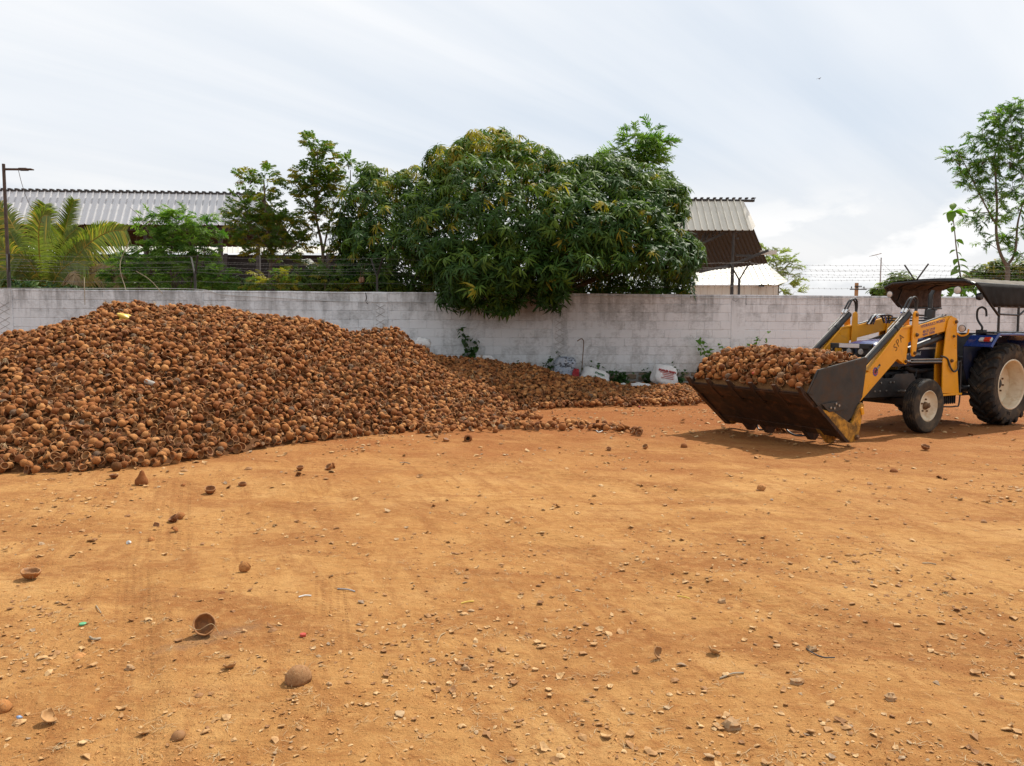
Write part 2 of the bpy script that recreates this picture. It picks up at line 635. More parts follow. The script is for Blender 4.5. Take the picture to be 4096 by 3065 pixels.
def wall_mat():
    """grey concrete block with patchy old whitewash, rain-stained towards the coping"""
    m, nt = new_mat('whitewashed_block')
    P = worldco(nt)
    oi = nt.n('ShaderNodeObjectInfo')
    g = nt.n('ShaderNodeNewGeometry')
    rr = nt.math('FRACT', nt.math('ADD', oi.outputs['Random'], nt.math('MULTIPLY', g.outputs['Random Per Island'], 3.1)))
    big = nt.noise(nt.mapping(P, scale=(1, 1, 0.7)), 0.8, 4, 0.6)
    mid = nt.noise(nt.mapping(P, scale=(1, 1, 0.6), loc=(5, 0, 3)), 3.4, 6, 0.68, 0.6)
    scr = nt.noise(nt.mapping(P, scale=(1, 1, 2.2)), 12, 5, 0.7, 0.8)
    white = nt.math('ADD', nt.math('ADD', nt.math('MULTIPLY', mid, 0.75), nt.math('MULTIPLY', scr, 0.45)),
                    nt.math('ADD', nt.math('MULTIPLY', big, 0.35), nt.math('MULTIPLY', rr, 0.13)))
    sep = nt.n('ShaderNodeSeparateXYZ', ins={0: P})
    up = nt.ramp(nt.math('DIVIDE', sep.outputs[2], 2.4), [(0.2, (0.02,) * 3), (0.6, (0.1,) * 3), (0.85, (0.0,) * 3), (0.95, (0.0,) * 3)])
    white = nt.ramp(nt.math('ADD', white, up), [(0.66, (0, 0, 0)), (0.94, (1, 1, 1))])
    col = nt.mix(white, (0.38, 0.39, 0.395), (0.72, 0.745, 0.765))
    # warm dust splashed on the lower courses
    col = nt.mix(nt.math('MULTIPLY', nt.ramp(nt.math('ADD', nt.math('DIVIDE', sep.outputs[2], 1.6), nt.math('MULTIPLY', mid, 0.5)), [(0.35, (1, 1, 1)), (0.75, (0, 0, 0))]), 0.35), col, (0.40, 0.30, 0.20))
    # rain streaks and black grime under the coping
    st = nt.noise(nt.mapping(P, scale=(1, 1, 0.10)), 4.5, 5, 0.7)
    top = nt.ramp(nt.math('DIVIDE', sep.outputs[2], 2.4), [(0.60, (0, 0, 0)), (0.82, (0.55, 0.55, 0.55)), (0.95, (1, 1, 1))])
    grime = nt.math('MULTIPLY', nt.ramp(st, [(0.47, (0, 0, 0)), (0.66, (1, 1, 1))]), top)
    col = nt.mix(nt.math('MULTIPLY', grime, 0.55), col, (0.095, 0.082, 0.07))
    # brown shadow of the overhanging mango branches, painted into the wall colour
    bx = nt.math('SUBTRACT', sep.outputs[0], 0.45)
    br = nt.math('MULTIPLY', nt.ramp(nt.math('ADD', nt.math('ABSOLUTE', nt.math('MULTIPLY', bx, 0.5)), nt.math('MULTIPLY', mid, 0.7)), [(0.35, (1, 1, 1)), (1.0, (0, 0, 0))]),
                 nt.ramp(nt.math('DIVIDE', sep.outputs[2], 2.4), [(0.62, (0, 0, 0)), (0.85, (1, 1, 1))]))
    col = nt.mix(nt.math('MULTIPLY', br, 0.6), col, (0.20, 0.125, 0.075))
    nb = bump(nt, nt.math('ADD', scr, nt.noise(P, 60, 3)), 0.35, 0.012)
    finish(nt, pbsdf(nt, col, 0.92, 0, 0.15, nb).outputs[0])
    return m


def cloth_bag(name, c1, c2, streak=None):
    m, nt = new_mat(name)
    co = objco(nt)
    n = nt.noise(co, 9, 5, 0.6)
    col = nt.mix(nt.ramp(n, [(0.4, (0, 0, 0)), (0.7, (1, 1, 1))]), c1, c2)
    if streak:
        s = nt.noise(nt.mapping(co, rot=(0.3, 0.2, 0.5), scale=(1, 1, 2.5)), 7, 4, 0.6, 1.4)
        col = nt.mix(nt.ramp(s, [(0.52, (0, 0, 0)), (0.57, (1, 1, 1))]), col, streak)
    w1 = nt.n('ShaderNodeTexWave', ins={'Vector': co, 'Scale': 60.0}).outputs['Fac']
    nb = bump(nt, nt.math('ADD', nt.math('MULTIPLY', w1, 0.2), nt.noise(co, 14, 4, 0.6, 1.0)), 0.5, 0.02)
    finish(nt, pbsdf(nt, col, 0.55, 0, 0.4, nb).outputs[0])
    return m


def sheet_mat(name, c, rough, metal, dirt=0.25):
    m, nt = new_mat(name)
    P = worldco(nt)
    oi = nt.n('ShaderNodeObjectInfo')
    n = nt.noise(nt.mapping(P, scale=(1, 1, 0.12)), 2.2, 4)
    col = nt.mix(nt.math('MULTIPLY', nt.ramp(n, [(0.4, (0, 0, 0)), (0.7, (1, 1, 1))]), dirt), c, tuple(x * 0.6 for x in c))
    v = nt.math('ADD', 0.93, nt.math('MULTIPLY', oi.outputs['Random'], 0.12))
    vc = nt.n('ShaderNodeCombineXYZ', ins={0: v, 1: v, 2: v}).outputs[0]
    col = nt.mix(1.0, col, vc, 'MULTIPLY')
    finish(nt, pbsdf(nt, col, rough, metal, 0.5).outputs[0])
    return m


def bark(name, c1, c2):
    return worn(name, c1, c2, 0.9, 0, 14, None, 0, 0.2, 0.6)


MT = {}
MT['ground'] = ground_mat()
MT['husk'] = husk_mat('coconut_husk')
MT['core'] = husk_mat('heap_core', 0.35)  # husk darkened to paint shade between shells; also the blackish nut's own colour
MT['inner'] = inner_mat()
MT['chip'] = chip_mat()
MT['wall'] = wall_mat()
MT['mortar'] = worn('mortar', (0.26, 0.25, 0.235), (0.36, 0.35, 0.33), 0.95, 0, 3)
MT['shell_rim'] = worn('shell_rim', (0.29, 0.125, 0.040), (0.37, 0.185, 0.07), 0.8, 0, 30)
MT['bottle'] = worn('clouded_bottle', (0.34, 0.30, 0.25), (0.42, 0.38, 0.33), 0.2, 0, 20)
MT['plaster'] = MT['wall']
MT['rubble'] = worn('rubble_stone', (0.20, 0.14, 0.09), (0.30, 0.23, 0.16), 0.95, 0, 5, (0.12, 0.10, 0.07), 0.5)
MT['rock'] = worn('rock', (0.30, 0.19, 0.10), (0.40, 0.28, 0.17), 0.95, 0, 25, (0.40, 0.19, 0.06), 0.9, 0.2, 0.5)
DUST = (0.33, 0.17, 0.075)
MT['yellow'] = worn('loader_yellow', (0.78, 0.345, 0.010), (0.70, 0.300, 0.010), 0.36, 0, 4, (0.40, 0.20, 0.06), 0.12, 0.5, 0.05)
MT['yellow_worn'] = worn('scraped_yellow', (0.62, 0.29, 0.012), (0.60, 0.27, 0.012), 0.45, 0, 7, (0.030, 0.022, 0.014), 1.3, 0.5, 0.1)
MT['black'] = worn('black_paint', (0.014, 0.014, 0.015), (0.022, 0.021, 0.020), 0.42, 0, 5, (0.10, 0.06, 0.03), 0.2, 0.5, 0.05)
MT['bucket'] = worn('bucket_steel', (0.020, 0.020, 0.019), (0.032, 0.030, 0.027), 0.5, 0.2, 3, (0.10, 0.055, 0.028), 0.7, 0.5, 0.1)
MT['bucket_rust'] = worn('scoured_bottom', (0.022, 0.013, 0.009), (0.055, 0.025, 0.012), 0.75, 0.1, 4, (0.17, 0.07, 0.026), 0.35, 0.3, 0.15)
MT['chassis'] = worn('chassis', (0.010, 0.011, 0.014), (0.020, 0.021, 0.025), 0.55, 0, 6, (0.08, 0.05, 0.03), 0.3, 0.4, 0.1)
MT['blue'] = worn('tractor_blue', (0.012, 0.035, 0.17), (0.010, 0.030, 0.15), 0.28, 0, 4, DUST, 0.1, 0.5, 0.02, 0.4)
MT['navy'] = worn('dark_blue_panel', (0.010, 0.013, 0.035), (0.014, 0.018, 0.045), 0.45, 0, 4, (0.10, 0.07, 0.05), 0.2)
MT['hood'] = worn('hood_reflection_blue', (0.30, 0.34, 0.42), (0.24, 0.29, 0.38), 0.3, 0, 3, DUST, 0.1, 0.5, 0.02, 0.3)  # sky reflection painted into the blue; assigned to no part
MT['tyre'] = worn('tyre_rubber', (0.014, 0.013, 0.013), (0.028, 0.025, 0.022), 0.8, 0, 5, (0.13, 0.09, 0.05), 0.4, 0.25, 0.3)
MT['tyre_side'] = worn('dusty_sidewall', (0.035, 0.030, 0.025), (0.075, 0.058, 0.042), 0.9, 0, 4, (0.20, 0.135, 0.075), 0.45, 0.2, 0.2)
MT['rim'] = worn('cream_rim', (0.68, 0.60, 0.44), (0.58, 0.47, 0.32), 0.45, 0, 4, (0.40, 0.24, 0.11), 0.4, 0.5, 0.05)
MT['chrome'] = worn('chrome', (0.75, 0.74, 0.72), (0.6, 0.6, 0.6), 0.2, 1.0, 9)
MT['steel'] = worn('bare_steel', (0.42, 0.40, 0.37), (0.30, 0.28, 0.25), 0.4, 0.9, 9, (0.25, 0.13, 0.05), 0.3)
MT['pin'] = worn('rusty_pin', (0.12, 0.07, 0.04), (0.20, 0.11, 0.05), 0.6, 0.5, 20)
MT['rubber'] = worn('hose_rubber', (0.016, 0.016, 0.017), (0.03, 0.03, 0.032), 0.45, 0, 20)
MT['canvas'] = worn('canopy_canvas', (0.13, 0.115, 0.095), (0.17, 0.15, 0.12), 0.85, 0, 3, (0.28, 0.23, 0.17), 0.4, 0.2, 0.2)
MT['canvas_dark'] = worn('canopy_flap', (0.016, 0.015, 0.014), (0.024, 0.022, 0.02), 0.85, 0, 2, (0.09, 0.075, 0.06), 0.05, 0.2)
MT['lining'] = worn('patterned_lining', (0.13, 0.085, 0.068), (0.05, 0.033, 0.027), 0.8, 0, 11, (0.20, 0.14, 0.11), 0.25)
MT['lamp'] = worn('lamp_lens', (0.62, 0.56, 0.50), (0.50, 0.44, 0.40), 0.15, 0, 30, None, 0, 0.6)
MT['red_lens'] = worn('amber_red_lens', (0.50, 0.045, 0.012), (0.42, 0.03, 0.01), 0.2, 0, 20)
MT['clear_lens'] = worn('clear_lens', (0.45, 0.46, 0.45), (0.55, 0.55, 0.53), 0.12, 0, 20)
MT['plate'] = worn('pale_plate', (0.66, 0.60, 0.58), (0.60, 0.54, 0.52), 0.5, 0, 10)
MT['seat'] = worn('seat_vinyl', (0.018, 0.018, 0.022), (0.03, 0.03, 0.035), 0.5, 0, 10)
MT['ink_blue'] = worn('blue_ink', (0.05, 0.05, 0.22), (0.06, 0.06, 0.2), 0.6, 0, 30)
MT['ink_red'] = worn('red_ink', (0.50, 0.05, 0.04), (0.45, 0.05, 0.05), 0.6, 0, 30)
MT['ink_green'] = worn('green_ink', (0.04, 0.22, 0.07), (0.05, 0.2, 0.08), 0.6, 0, 30)
MT['stencil'] = worn('stencil_shadow', (0.20, 0.085, 0.01), (0.16, 0.07, 0.01), 0.7, 0, 30)
MT['white_ink'] = worn('white_ink', (0.7, 0.7, 0.7), (0.6, 0.6, 0.6), 0.5, 0, 30)
MT['sack'] = cloth_bag('woven_sack', (0.74, 0.74, 0.73), (0.84, 0.84, 0.83))
MT['sack_grey'] = cloth_bag('blue_grey_sack', (0.34, 0.40, 0.50), (0.56, 0.58, 0.60), (0.05, 0.055, 0.07))
MT['sack_dark'] = cloth_bag('dark_sack', (0.05, 0.06, 0.04), (0.09, 0.10, 0.06))
MT['red_cloth'] = cloth_bag('red_cloth', (0.42, 0.03, 0.04), (0.34, 0.02, 0.03))
MT['card'] = worn('cardboard', (0.42, 0.29, 0.16), (0.5, 0.37, 0.22), 0.9, 0, 8)
MT['roof_grey'] = sheet_mat('roof_sheet_grey', (0.62, 0.62, 0.63), 0.42, 0.25)
MT['roof_cream'] = sheet_mat('roof_sheet_cream', (0.64, 0.615, 0.54), 0.45, 0.1)
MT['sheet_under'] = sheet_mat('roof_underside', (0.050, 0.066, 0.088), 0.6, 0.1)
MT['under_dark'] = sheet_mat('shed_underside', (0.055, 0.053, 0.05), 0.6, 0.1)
MT['shed_shade'] = worn('shed_interior_shade', (0.010, 0.010, 0.010), (0.016, 0.015, 0.014), 0.8, 0, 1)  # near black: the shade inside the shed put into the colour
MT['steel_dark'] = worn('dark_steel', (0.035, 0.033, 0.032), (0.06, 0.056, 0.052), 0.6, 0.3, 6)
MT['pole_brown'] = worn('rusted_pole', (0.06, 0.042, 0.034), (0.10, 0.065, 0.048), 0.7, 0.3, 8)
MT['galv'] = worn('galvanised', (0.30, 0.30, 0.31), (0.40, 0.40, 0.40), 0.5, 0.7, 8)
MT['wire'] = worn('wire', (0.12, 0.115, 0.11), (0.18, 0.17, 0.16), 0.55, 0.6, 30)
MT['cable'] = worn('white_cable', (0.55, 0.55, 0.53), (0.5, 0.5, 0.48), 0.5, 0, 30)
MT['mango1'] = leafmat('mango_leaf_dark', (0.015, 0.042, 0.008), (0.036, 0.085, 0.013), 0.5, 0.15, 0.16)
MT['mango2'] = leafmat('mango_leaf_mid', (0.045, 0.100, 0.013), (0.105, 0.165, 0.020), 0.5, 0.24, 0.18)
MT['mango3'] = leafmat('mango_leaf_young', (0.20, 0.20, 0.022), (0.34, 0.27, 0.035), 0.55, 0.34, 0.2)
MT['mangofruit'] = worn('mango_fruit', (0.30, 0.16, 0.10), (0.24, 0.20, 0.08), 0.5, 0, 8)
MT['pinn1'] = leafmat('pinnate_leaf', (0.048, 0.105, 0.018), (0.11, 0.17, 0.03), 0.45, 0.35, 0.4)
MT['pinn2'] = leafmat('pinnate_leaf_yellowing', (0.16, 0.18, 0.025), (0.27, 0.22, 0.035), 0.55, 0.38, 0.25)
MT['feather'] = leafmat('feathery_leaf', (0.095, 0.19, 0.035), (0.17, 0.26, 0.06), 0.55, 0.42, 0.25)
MT['feather_dark'] = leafmat('feathery_leaf_dark', (0.042, 0.115, 0.022), (0.085, 0.17, 0.034), 0.6, 0.4, 0.2)
MT['palm'] = leafmat('palm_leaf', (0.070, 0.125, 0.018), (0.18, 0.21, 0.034), 0.4, 0.38, 0.45)
MT['palm_yellow'] = leafmat('palm_leaf_yellow', (0.28, 0.24, 0.04), (0.40, 0.30, 0.06), 0.5, 0.35, 0.3)
MT['palm_dry'] = leafmat('palm_leaf_dry', (0.22, 0.15, 0.08), (0.32, 0.24, 0.13), 0.7, 0.15)
MT['broad'] = leafmat('broad_leaf', (0.075, 0.17, 0.022), (0.13, 0.24, 0.038), 0.5, 0.45, 0.25)
MT['weed'] = leafmat('weed_leaf', (0.020, 0.060, 0.014), (0.045, 0.105, 0.022), 0.45, 0.3)
MT['haze_green'] = leafmat('acacia_leaf', (0.17, 0.22, 0.09), (0.24, 0.28, 0.12), 0.6, 0.4, 0.2)
MT['bark'] = bark('bark', (0.11, 0.085, 0.065), (0.19, 0.15, 0.115))
MT['bark_dark'] = bark('bark_dark', (0.05, 0.04, 0.03), (0.09, 0.07, 0.05))
MT['straw'] = worn('dry_fibre', (0.30, 0.19, 0.09), (0.45, 0.33, 0.18), 0.9, 0, 20)
MT['twig'] = worn('dry_twig', (0.26, 0.20, 0.13), (0.36, 0.29, 0.2), 0.9, 0, 20)
MT['plastic_yellow'] = worn('yellow_plastic', (0.62, 0.42, 0.06), (0.7, 0.5, 0.1), 0.4, 0, 20)
MT['plastic_green'] = worn('green_plastic', (0.08, 0.32, 0.14), (0.10, 0.36, 0.17), 0.4, 0, 20)
MT['plastic_red'] = worn('red_plastic', (0.45, 0.06, 0.03), (0.4, 0.05, 0.03), 0.4, 0, 20)
MT['plastic_white'] = worn('white_plastic', (0.68, 0.68, 0.64), (0.6, 0.6, 0.56), 0.4, 0, 20)
MT['plastic_blue'] = worn('blue_plastic', (0.15, 0.24, 0.42), (0.3, 0.4, 0.55), 0.4, 0, 20)
MT['bird'] = worn('bird_feather', (0.05, 0.045, 0.04), (0.08, 0.07, 0.06), 0.8, 0, 20)
MT['crumb'] = worn('soil_crumb', (0.36, 0.155, 0.044), (0.52, 0.26, 0.085), 0.95, 0, 3)
# ------------------------------------------------------------------ terrain
TR_O = Vector((5.74, 11.88, 0))      # ground point under the tractor's front axle
TR_ANG = R_(210)
tF = Vector((math.cos(TR_ANG), math.sin(TR_ANG), 0))
tL = Vector((-tF.y, tF.x, 0))


def trw(u, v, z=0.0):
    return TR_O + tF * u + tL * v + Vector((0, 0, z))


WALL_A = Vector((-11.9, 17.9, 0))
WALL_DIR = Vector((25.2, 2.1, 0)).normalized()
WALL_N = Vector((WALL_DIR.y, -WALL_DIR.x, 0))     # towards the yard


def wall_y(x):
    return 17.9 + (x + 11.9) * (2.1 / 25.2)


def gh(x, y):
    """height of the bare ground"""
    x = np.asarray(x, float)
    y = np.asarray(y, float)
    h = 0.075 * fbm(x * 0.35, y * 0.35, 3, 3) + 0.030 * fbm(x * 1.4 + 5, y * 1.4, 3, 8) + 0.018 * fbm(x * 6, y * 6, 3, 21) + 0.010 * fbm(x * 15, y * 15, 2, 33)
    # shallow wheel ruts curving across the yard
    for (x0, y0, k, q, wdt, dep, ya, yb) in ((-2.15, 4.24, -0.485, 0.0, 0.13, 0.012, 2.2, 5.2), (0.5, 5.2, -0.9, 0.05, 0.2, 0.014, 3.6, 7.0), (-1.75, 6.9, 0.75, 0.0, 0.24, 0.022, 5.8, 8.8),
                                            (0.9, 7.6, -1.6, 0.1, 0.25, 0.018, 6.2, 9.4), (2.4, 9.6, -2.5, 0.0, 0.28, 0.02, 8.2, 11.0), (3.4, 6.2, 0.6, 0.0, 0.2, 0.012, 4.4, 8.4)):
        lx = x - (x0 + (y - y0) * k + (y - y0) ** 2 * q)
        wd = wdt * math.sqrt(1 + k * k)
        m = np.clip((y - ya) * 1.5, 0, 1) * np.clip((yb - y) * 1.5, 0, 1)
        h = h - dep * np.exp(-(lx / wd) ** 4) * m + dep * 0.5 * np.exp(-((np.abs(lx) - wd * 1.25) / (wd * 0.3)) ** 2) * m
    # scuffed hollow in front of the heap
    h = h - 0.045 * np.exp(-(((x + 2.6) / 0.75) ** 2 + ((y - 7.15) / 0.45) ** 2)) + 0.02 * np.exp(-(((x + 2.2) / 0.35) ** 2 + ((y - 7.5) / 0.25) ** 2))
    u = (x - TR_O.x) * tF.x + (y - TR_O.y) * tF.y
    v = (x - TR_O.x) * tL.x + (y - TR_O.y) * tL.y
    flat = np.clip(1.6 - np.maximum(np.abs(u + 0.2) / 3.2, np.abs(v) / 1.4), 0, 1)
    far = np.clip((40 - np.hypot(x, y)) / 15, 0, 1)
    return h * (1 - 0.85 * flat) * far


def g1(x, y):
    return float(gh(x, y))


xs = np.unique(np.concatenate([np.array([-900, -400, -150, -60, -30, -20]), np.linspace(-14, -5, 110), np.linspace(-5, 5, 340), np.linspace(5, 15, 150), np.array([20, 30, 60, 150, 400, 900])]))
ys = np.unique(np.concatenate([np.array([-40, -10, -2, 0.5]), 1.5 + (np.linspace(0, 1, 420) ** 1.7) * 19.5, np.array([24, 30, 45, 80, 150, 300, 600, 1500])]))
GX, GY = np.meshgrid(xs, ys)
GZ = gh(GX, GY)
V = np.stack([GX, GY, GZ], -1).reshape(-1, 3)
nx, ny = len(xs), len(ys)
idx = np.arange(nx * ny).reshape(ny, nx)
Q = np.stack([idx[:-1, :-1], idx[:-1, 1:], idx[1:, 1:], idx[1:, :-1]], -1).reshape(-1, 4)
ground = np_obj('ground', V, Q, None, [MT['ground']])
tag(ground, 'bare red earth yard littered with shell chips', 'ground', kind='structure')


# ------------------------------------------------------------------ coconut shells
def shell_tpl(seed, seg=10, rings=4, r=0.056, phimax=92, arc=360, ell=1.08, jag=6, thick=0.007, hairs=0):
    g = random.Random(seed)
    closed = arc >= 360
    n = seg
    cols = n if closed else n + 1
    ph = [R_(phimax + jag * (g.random() - 0.5) * 2) for _ in range(cols)]
    if not closed:
        ph = [p * (0.55 + 0.45 * math.sin(math.pi * (i + 0.35) / (cols - 0.3))) for i, p in enumerate(ph)]
    sx = 0.94 + 0.12 * g.random()
    V, F, mi = [], [], []
    lump = [1 + 0.035 * (g.random() - 0.5) * 2 for _ in range(cols)]

    def pt(i, t, rr):
        a = R_(arc) * i / n
        p = ph[i % cols] * t
        k = rr * (1 + (lump[i % cols] - 1) * math.sin(p))
        return (k * math.sin(p) * math.cos(a) * sx, k * math.sin(p) * math.sin(a), -k * ell * math.cos(p))
    for layer, (rr, nr) in enumerate(((r, rings), (r - thick, max(2, rings - 1)))):
        base = len(V)
        for i in range(cols):
            for j in range(nr + 1):
                V.append(pt(i, (0.12 if j == 0 else 0) + (j / nr if j else 0), rr))
        for i in range(n):
            i2 = (i + 1) % cols
            for j in range(nr):
                q = [base + i * (nr + 1) + j, base + i * (nr + 1) + j + 1, base + i2 * (nr + 1) + j + 1, base + i2 * (nr + 1) + j]
                if layer:
                    q = q[::-1]
                F.append(q)
                mi.append(layer)
        if closed:
            V.append((0, 0, -rr * ell))
            c = len(V) - 1
            for i in range(n):
                t = [c, base + i * (nr + 1), base + ((i + 1) % cols) * (nr + 1)]
                if layer:
                    t = t[::-1]
                F.append(t)
                mi.append(layer)
        if layer == 0:
            b0, n0 = base, nr
        else:
            b1, n1 = base, nr
    for i in range(n):
        i2 = (i + 1) % cols
        F.append([b0 + i * (n0 + 1) + n0, b1 + i * (n1 + 1) + n1, b1 + i2 * (n1 + 1) + n1, b0 + i2 * (n0 + 1) + n0])
        mi.append(3)
    if not closed:
        for i in (0, n):
            o = [b0 + i * (n0 + 1) + j for j in range(n0 + 1)]
            p = [b1 + i * (n1 + 1) + j for j in range(n1 + 1)]
            for j in range(n0):
                k, k2 = min(j, n1), min(j + 1, n1)
                if k == k2:
                    F.append([o[j], o[j + 1], p[k]])
                else:
                    F.append([o[j], o[j + 1], p[k2], p[k]])
                mi.append(3)
    for _ in range(hairs):
        i = g.randrange(cols)
        t = g.uniform(0.25, 1.0)
        a = Vector(pt(i, t, r * 0.99))
        nrm = a.normalized()
        d = (nrm * g.uniform(0.2, 1.0) + Vector((g.uniform(-1, 1), g.uniform(-1, 1), g.uniform(-1, 0.6)))).normalized()
        L = g.uniform(0.010, 0.032)
        s = d.cross(nrm)
        s = (s.normalized() if s.length > 1e-4 else Vector((1, 0, 0))) * 0.0007
        m = a + d * L * 0.5 + nrm * 0.003
        e = a + d * L + Vector((0, 0, -0.004))
        b = len(V)
        V += [tuple(a - s), tuple(a + s), tuple(m + s), tuple(m - s), tuple(e)]
        F += [[b, b + 1, b + 2, b + 3], [b + 3, b + 2, b + 4]]
        mi += [2, 2]
    T, M_ = [], []
    for f, m in zip(F, mi):
        T.append(f[:3])
        M_.append(m)
        if len(f) == 4:
            T.append([f[0], f[2], f[3]])
            M_.append(m)
    return np.array(V), np.array(T), np.array(M_)


SHELL_MATS = [MT['husk'], MT['inner'], MT['straw'], MT['shell_rim']]
LOW = [shell_tpl(100 + i, 10, 3, 0.056, rnd.choice((80, 88, 95, 100)), 360, (0.95, 1.05, 1.2, 1.3, 1.0, 1.12, 1.25, 0.9, 1.1)[i], 8) for i in range(9)]
LOW += [shell_tpl(200 + i, 7, 3, 0.056, 95, rnd.choice((130, 170, 220, 260)), 1.05, 10) for i in range(5)]
LOW += [shell_tpl(300 + i, 10, 4, 0.058, 150, 360, 1.05, 6) for i in range(2)]         # nearly whole nuts
HI = [shell_tpl(400 + i, 20, 6, 0.057, (82, 90, 96, 88, 94, 100)[i], 360, 1.0 + 0.17 * rnd.random(), 5, hairs=45) for i in range(6)]
HI += [shell_tpl(500 + i, 12, 6, 0.058, 98, (150, 190, 240)[i], 1.05, 8, hairs=20) for i in range(3)]
HI_ME = [np_mesh('coconut_shell', *t, SHELL_MATS) for t in HI]


def rot_to(axis, spin):
    """matrix that turns local +z (the shell's opening) to axis"""
    a = Vector(axis).normalized()
    q = Vector((0, 0, 1)).rotation_difference(a)
    return (q.to_matrix() @ Matrix.Rotation(spin, 3, 'Z'))


def rand_open_dir(g, nrm):
    """direction of a shell's mouth on a slope with normal nrm"""
    r = g.random()
    v = Vector((g.gauss(0, 1), g.gauss(0, 1), g.gauss(0, 1))).normalized()
    if r < 0.40:
        return -nrm * 0.8 + v * 1.0
    if r < 0.78:
        return nrm * 0.8 + Vector((0, -0.35, 0)) + v * 0.95
    return v


# crest of the heap as surveyed: direction in the photograph and distance
CREST = [(-900, 1400, 12.5), (0, 1350, 12.2), (190, 1338, 12.6), (250, 1316, 12.8), (325, 1288, 13), (407, 1272, 13), (461, 1233, 13.1), (543, 1227, 13.2), (678, 1234, 13.3), (868, 1231, 13.4), (977, 1250, 13.5), (1085, 1272, 13.5),
         (1294, 1290, 13.8), (1353, 1322, 14.0), (1389, 1338, 14.2), (1462, 1332, 14.4), (1570, 1322, 14.5), (1620, 1344, 14.7), (1642, 1372, 14.9), (1701, 1395, 15.2), (1733, 1422, 15.6), (1823, 1444, 16.8), (1981, 1452, 17.2), (2027, 1472, 17.3), (2100, 1466, 17.3),
         (2198, 1497, 17.0), (2297, 1522, 16.8), (2372, 1522, 16.8), (2446, 1542, 16.8), (2521, 1562, 16.8), (2645, 1553, 17.2), (2720, 1549, 17.4), (2795, 1600, 17.4), (2860, 1640, 17.4)]
_c = [(at(px, py, Y), Y) for px, py, Y in CREST]
_c.sort(key=lambda a: a[0].x)
CRX = np.array([p.x for p, _ in _c])
CRZ = np.array([max(p.z, 0.0) for p, _ in _c])
CRY = np.array([Y for _, Y in _c])
FRONT = np.array([(-16, 9.5), (-12, 9.0), (-9, 8.0), (-7, 7.75), (-5.3, 7.85), (-4.9, 7.9), (-3.9, 8.25), (-3.0, 9.6), (-1.95, 10.75), (-0.9, 11.6), (-0.45, 12.1), (-0.15, 13.2), (0.15, 14.0), (1.0, 14.2), (2.2, 14.4), (3.4, 14.8), (4.5, 15.5), (5.2, 17.3)])


def pile_h(x, y):
    x = np.asarray(x, float)
    y = np.asarray(y, float)
    F = np.interp(x, FRONT[:, 0], FRONT[:, 1]) + 0.25 * fbm(x * 1.7, y * 0 + 3.3, 3, 40)
    C = np.interp(x, CRX, CRZ)
    Yc = np.maximum(np.interp(x, CRX, CRY), F + 0.8)
    t = (y - F) / (Yc - F)
    tt = np.clip(t, 0, 1)
    g = 1 - (1 - tt) ** 1.35
    h = C * g
    h = np.where(t > 1, C - 0.20 * (y - Yc), h)
    h = h + (0.16 * fbm(x * 0.9 + 2, y * 0.9, 3, 55) + 0.05 * fbm(x * 3, y * 3, 2, 60)) * np.clip(h * 1.6, 0, 1)
    wy = 17.9 + (x + 11.9) * (2.1 / 25.2) - 0.02
    h = np.where((y < F) | (y > wy) | (x > 5.15), -1.0, np.maximum(h, 0.05))
    return h


def pile_normal(x, y):
    e = 0.08
    a, b = pile_h(x + e, y), pile_h(x - e, y)
    c, d = pile_h(x, y + e), pile_h(x, y - e)
    return Vector((float(b - a) / (2 * e), float(d - c) / (2 * e), 1)).normalized()


# candidate places for shells over the heap
cand = []
sp = 0.067
gx = np.arange(-13, 5.2, sp)
gy = np.arange(7.0, 19.5, sp)
PX, PY = np.meshgrid(gx, gy)
PX = PX + nrng.uniform(-0.5, 0.5, PX.shape) * sp * 0.9 + (np.arange(PX.shape[0]) % 2)[:, None] * sp / 2
PY = PY + nrng.uniform(-0.5, 0.5, PY.shape) * sp * 0.9
PH = pile_h(PX, PY)
Yc_ = np.interp(PX, CRX, CRY)
vis = (PH > 0) & (PY < np.maximum(Yc_ + 0.9, 0)) & (PX / np.maximum(PY, 0.1) > -0.76)
vis |= (PH > 0) & (PX > -2.6)
thin = nrng.random(PH.shape) < np.where(PH < 0.09, 0.75, 1.0)
sel = np.argwhere(vis & thin)
HX, HY = pile_h(PX + 0.08, PY), pile_h(PX, PY + 0.08)
for a, b in sel:
    x, y, z = PX[a, b], PY[a, b], PH[a, b]
    n = Vector((-(HX[a, b] - z) / 0.08, -(HY[a, b] - z) / 0.08, 1))
    if abs(n.x) > 3 or abs(n.y) > 3:
        n = Vector((0, -0.4, 1))
    cand.append((x, y, z, n.normalized()))
# shells strewn in a thin layer before the heap and along the scraped windrow
for (px, py, sx, sy, k) in ((1650, 1705, 130, 22, 150), (1850, 1690, 130, 20, 150), (2030, 1672, 90, 16, 70)):
    for _ in range(k):
        p = atz(px + rnd.gauss(0, sx), py + rnd.gauss(0, sy))
        if pile_h(p.x, p.y) < 0:
            cand.append((p.x, p.y, 0.0, Vector((0, 0, 1))))
windrow = [(1480, 1725), (1640, 1712), (1800, 1706), (1960, 1712), (2120, 1716), (2260, 1717), (2400, 1722), (2480, 1727), (2560, 1741)]
for i in range(len(windrow) - 1):
    (x0, y0), (x1, y1) = windrow[i], windrow[i + 1]
    for _ in range(34 if i < 4 else 24):
        t = rnd.random()
        p = atz(x0 + (x1 - x0) * t, y0 + (y1 - y0) * t + rnd.gauss(0, 5.5))
        cand.append((p.x, p.y, abs(rnd.gauss(0, 0.018)), Vector((0, 0, 1))))

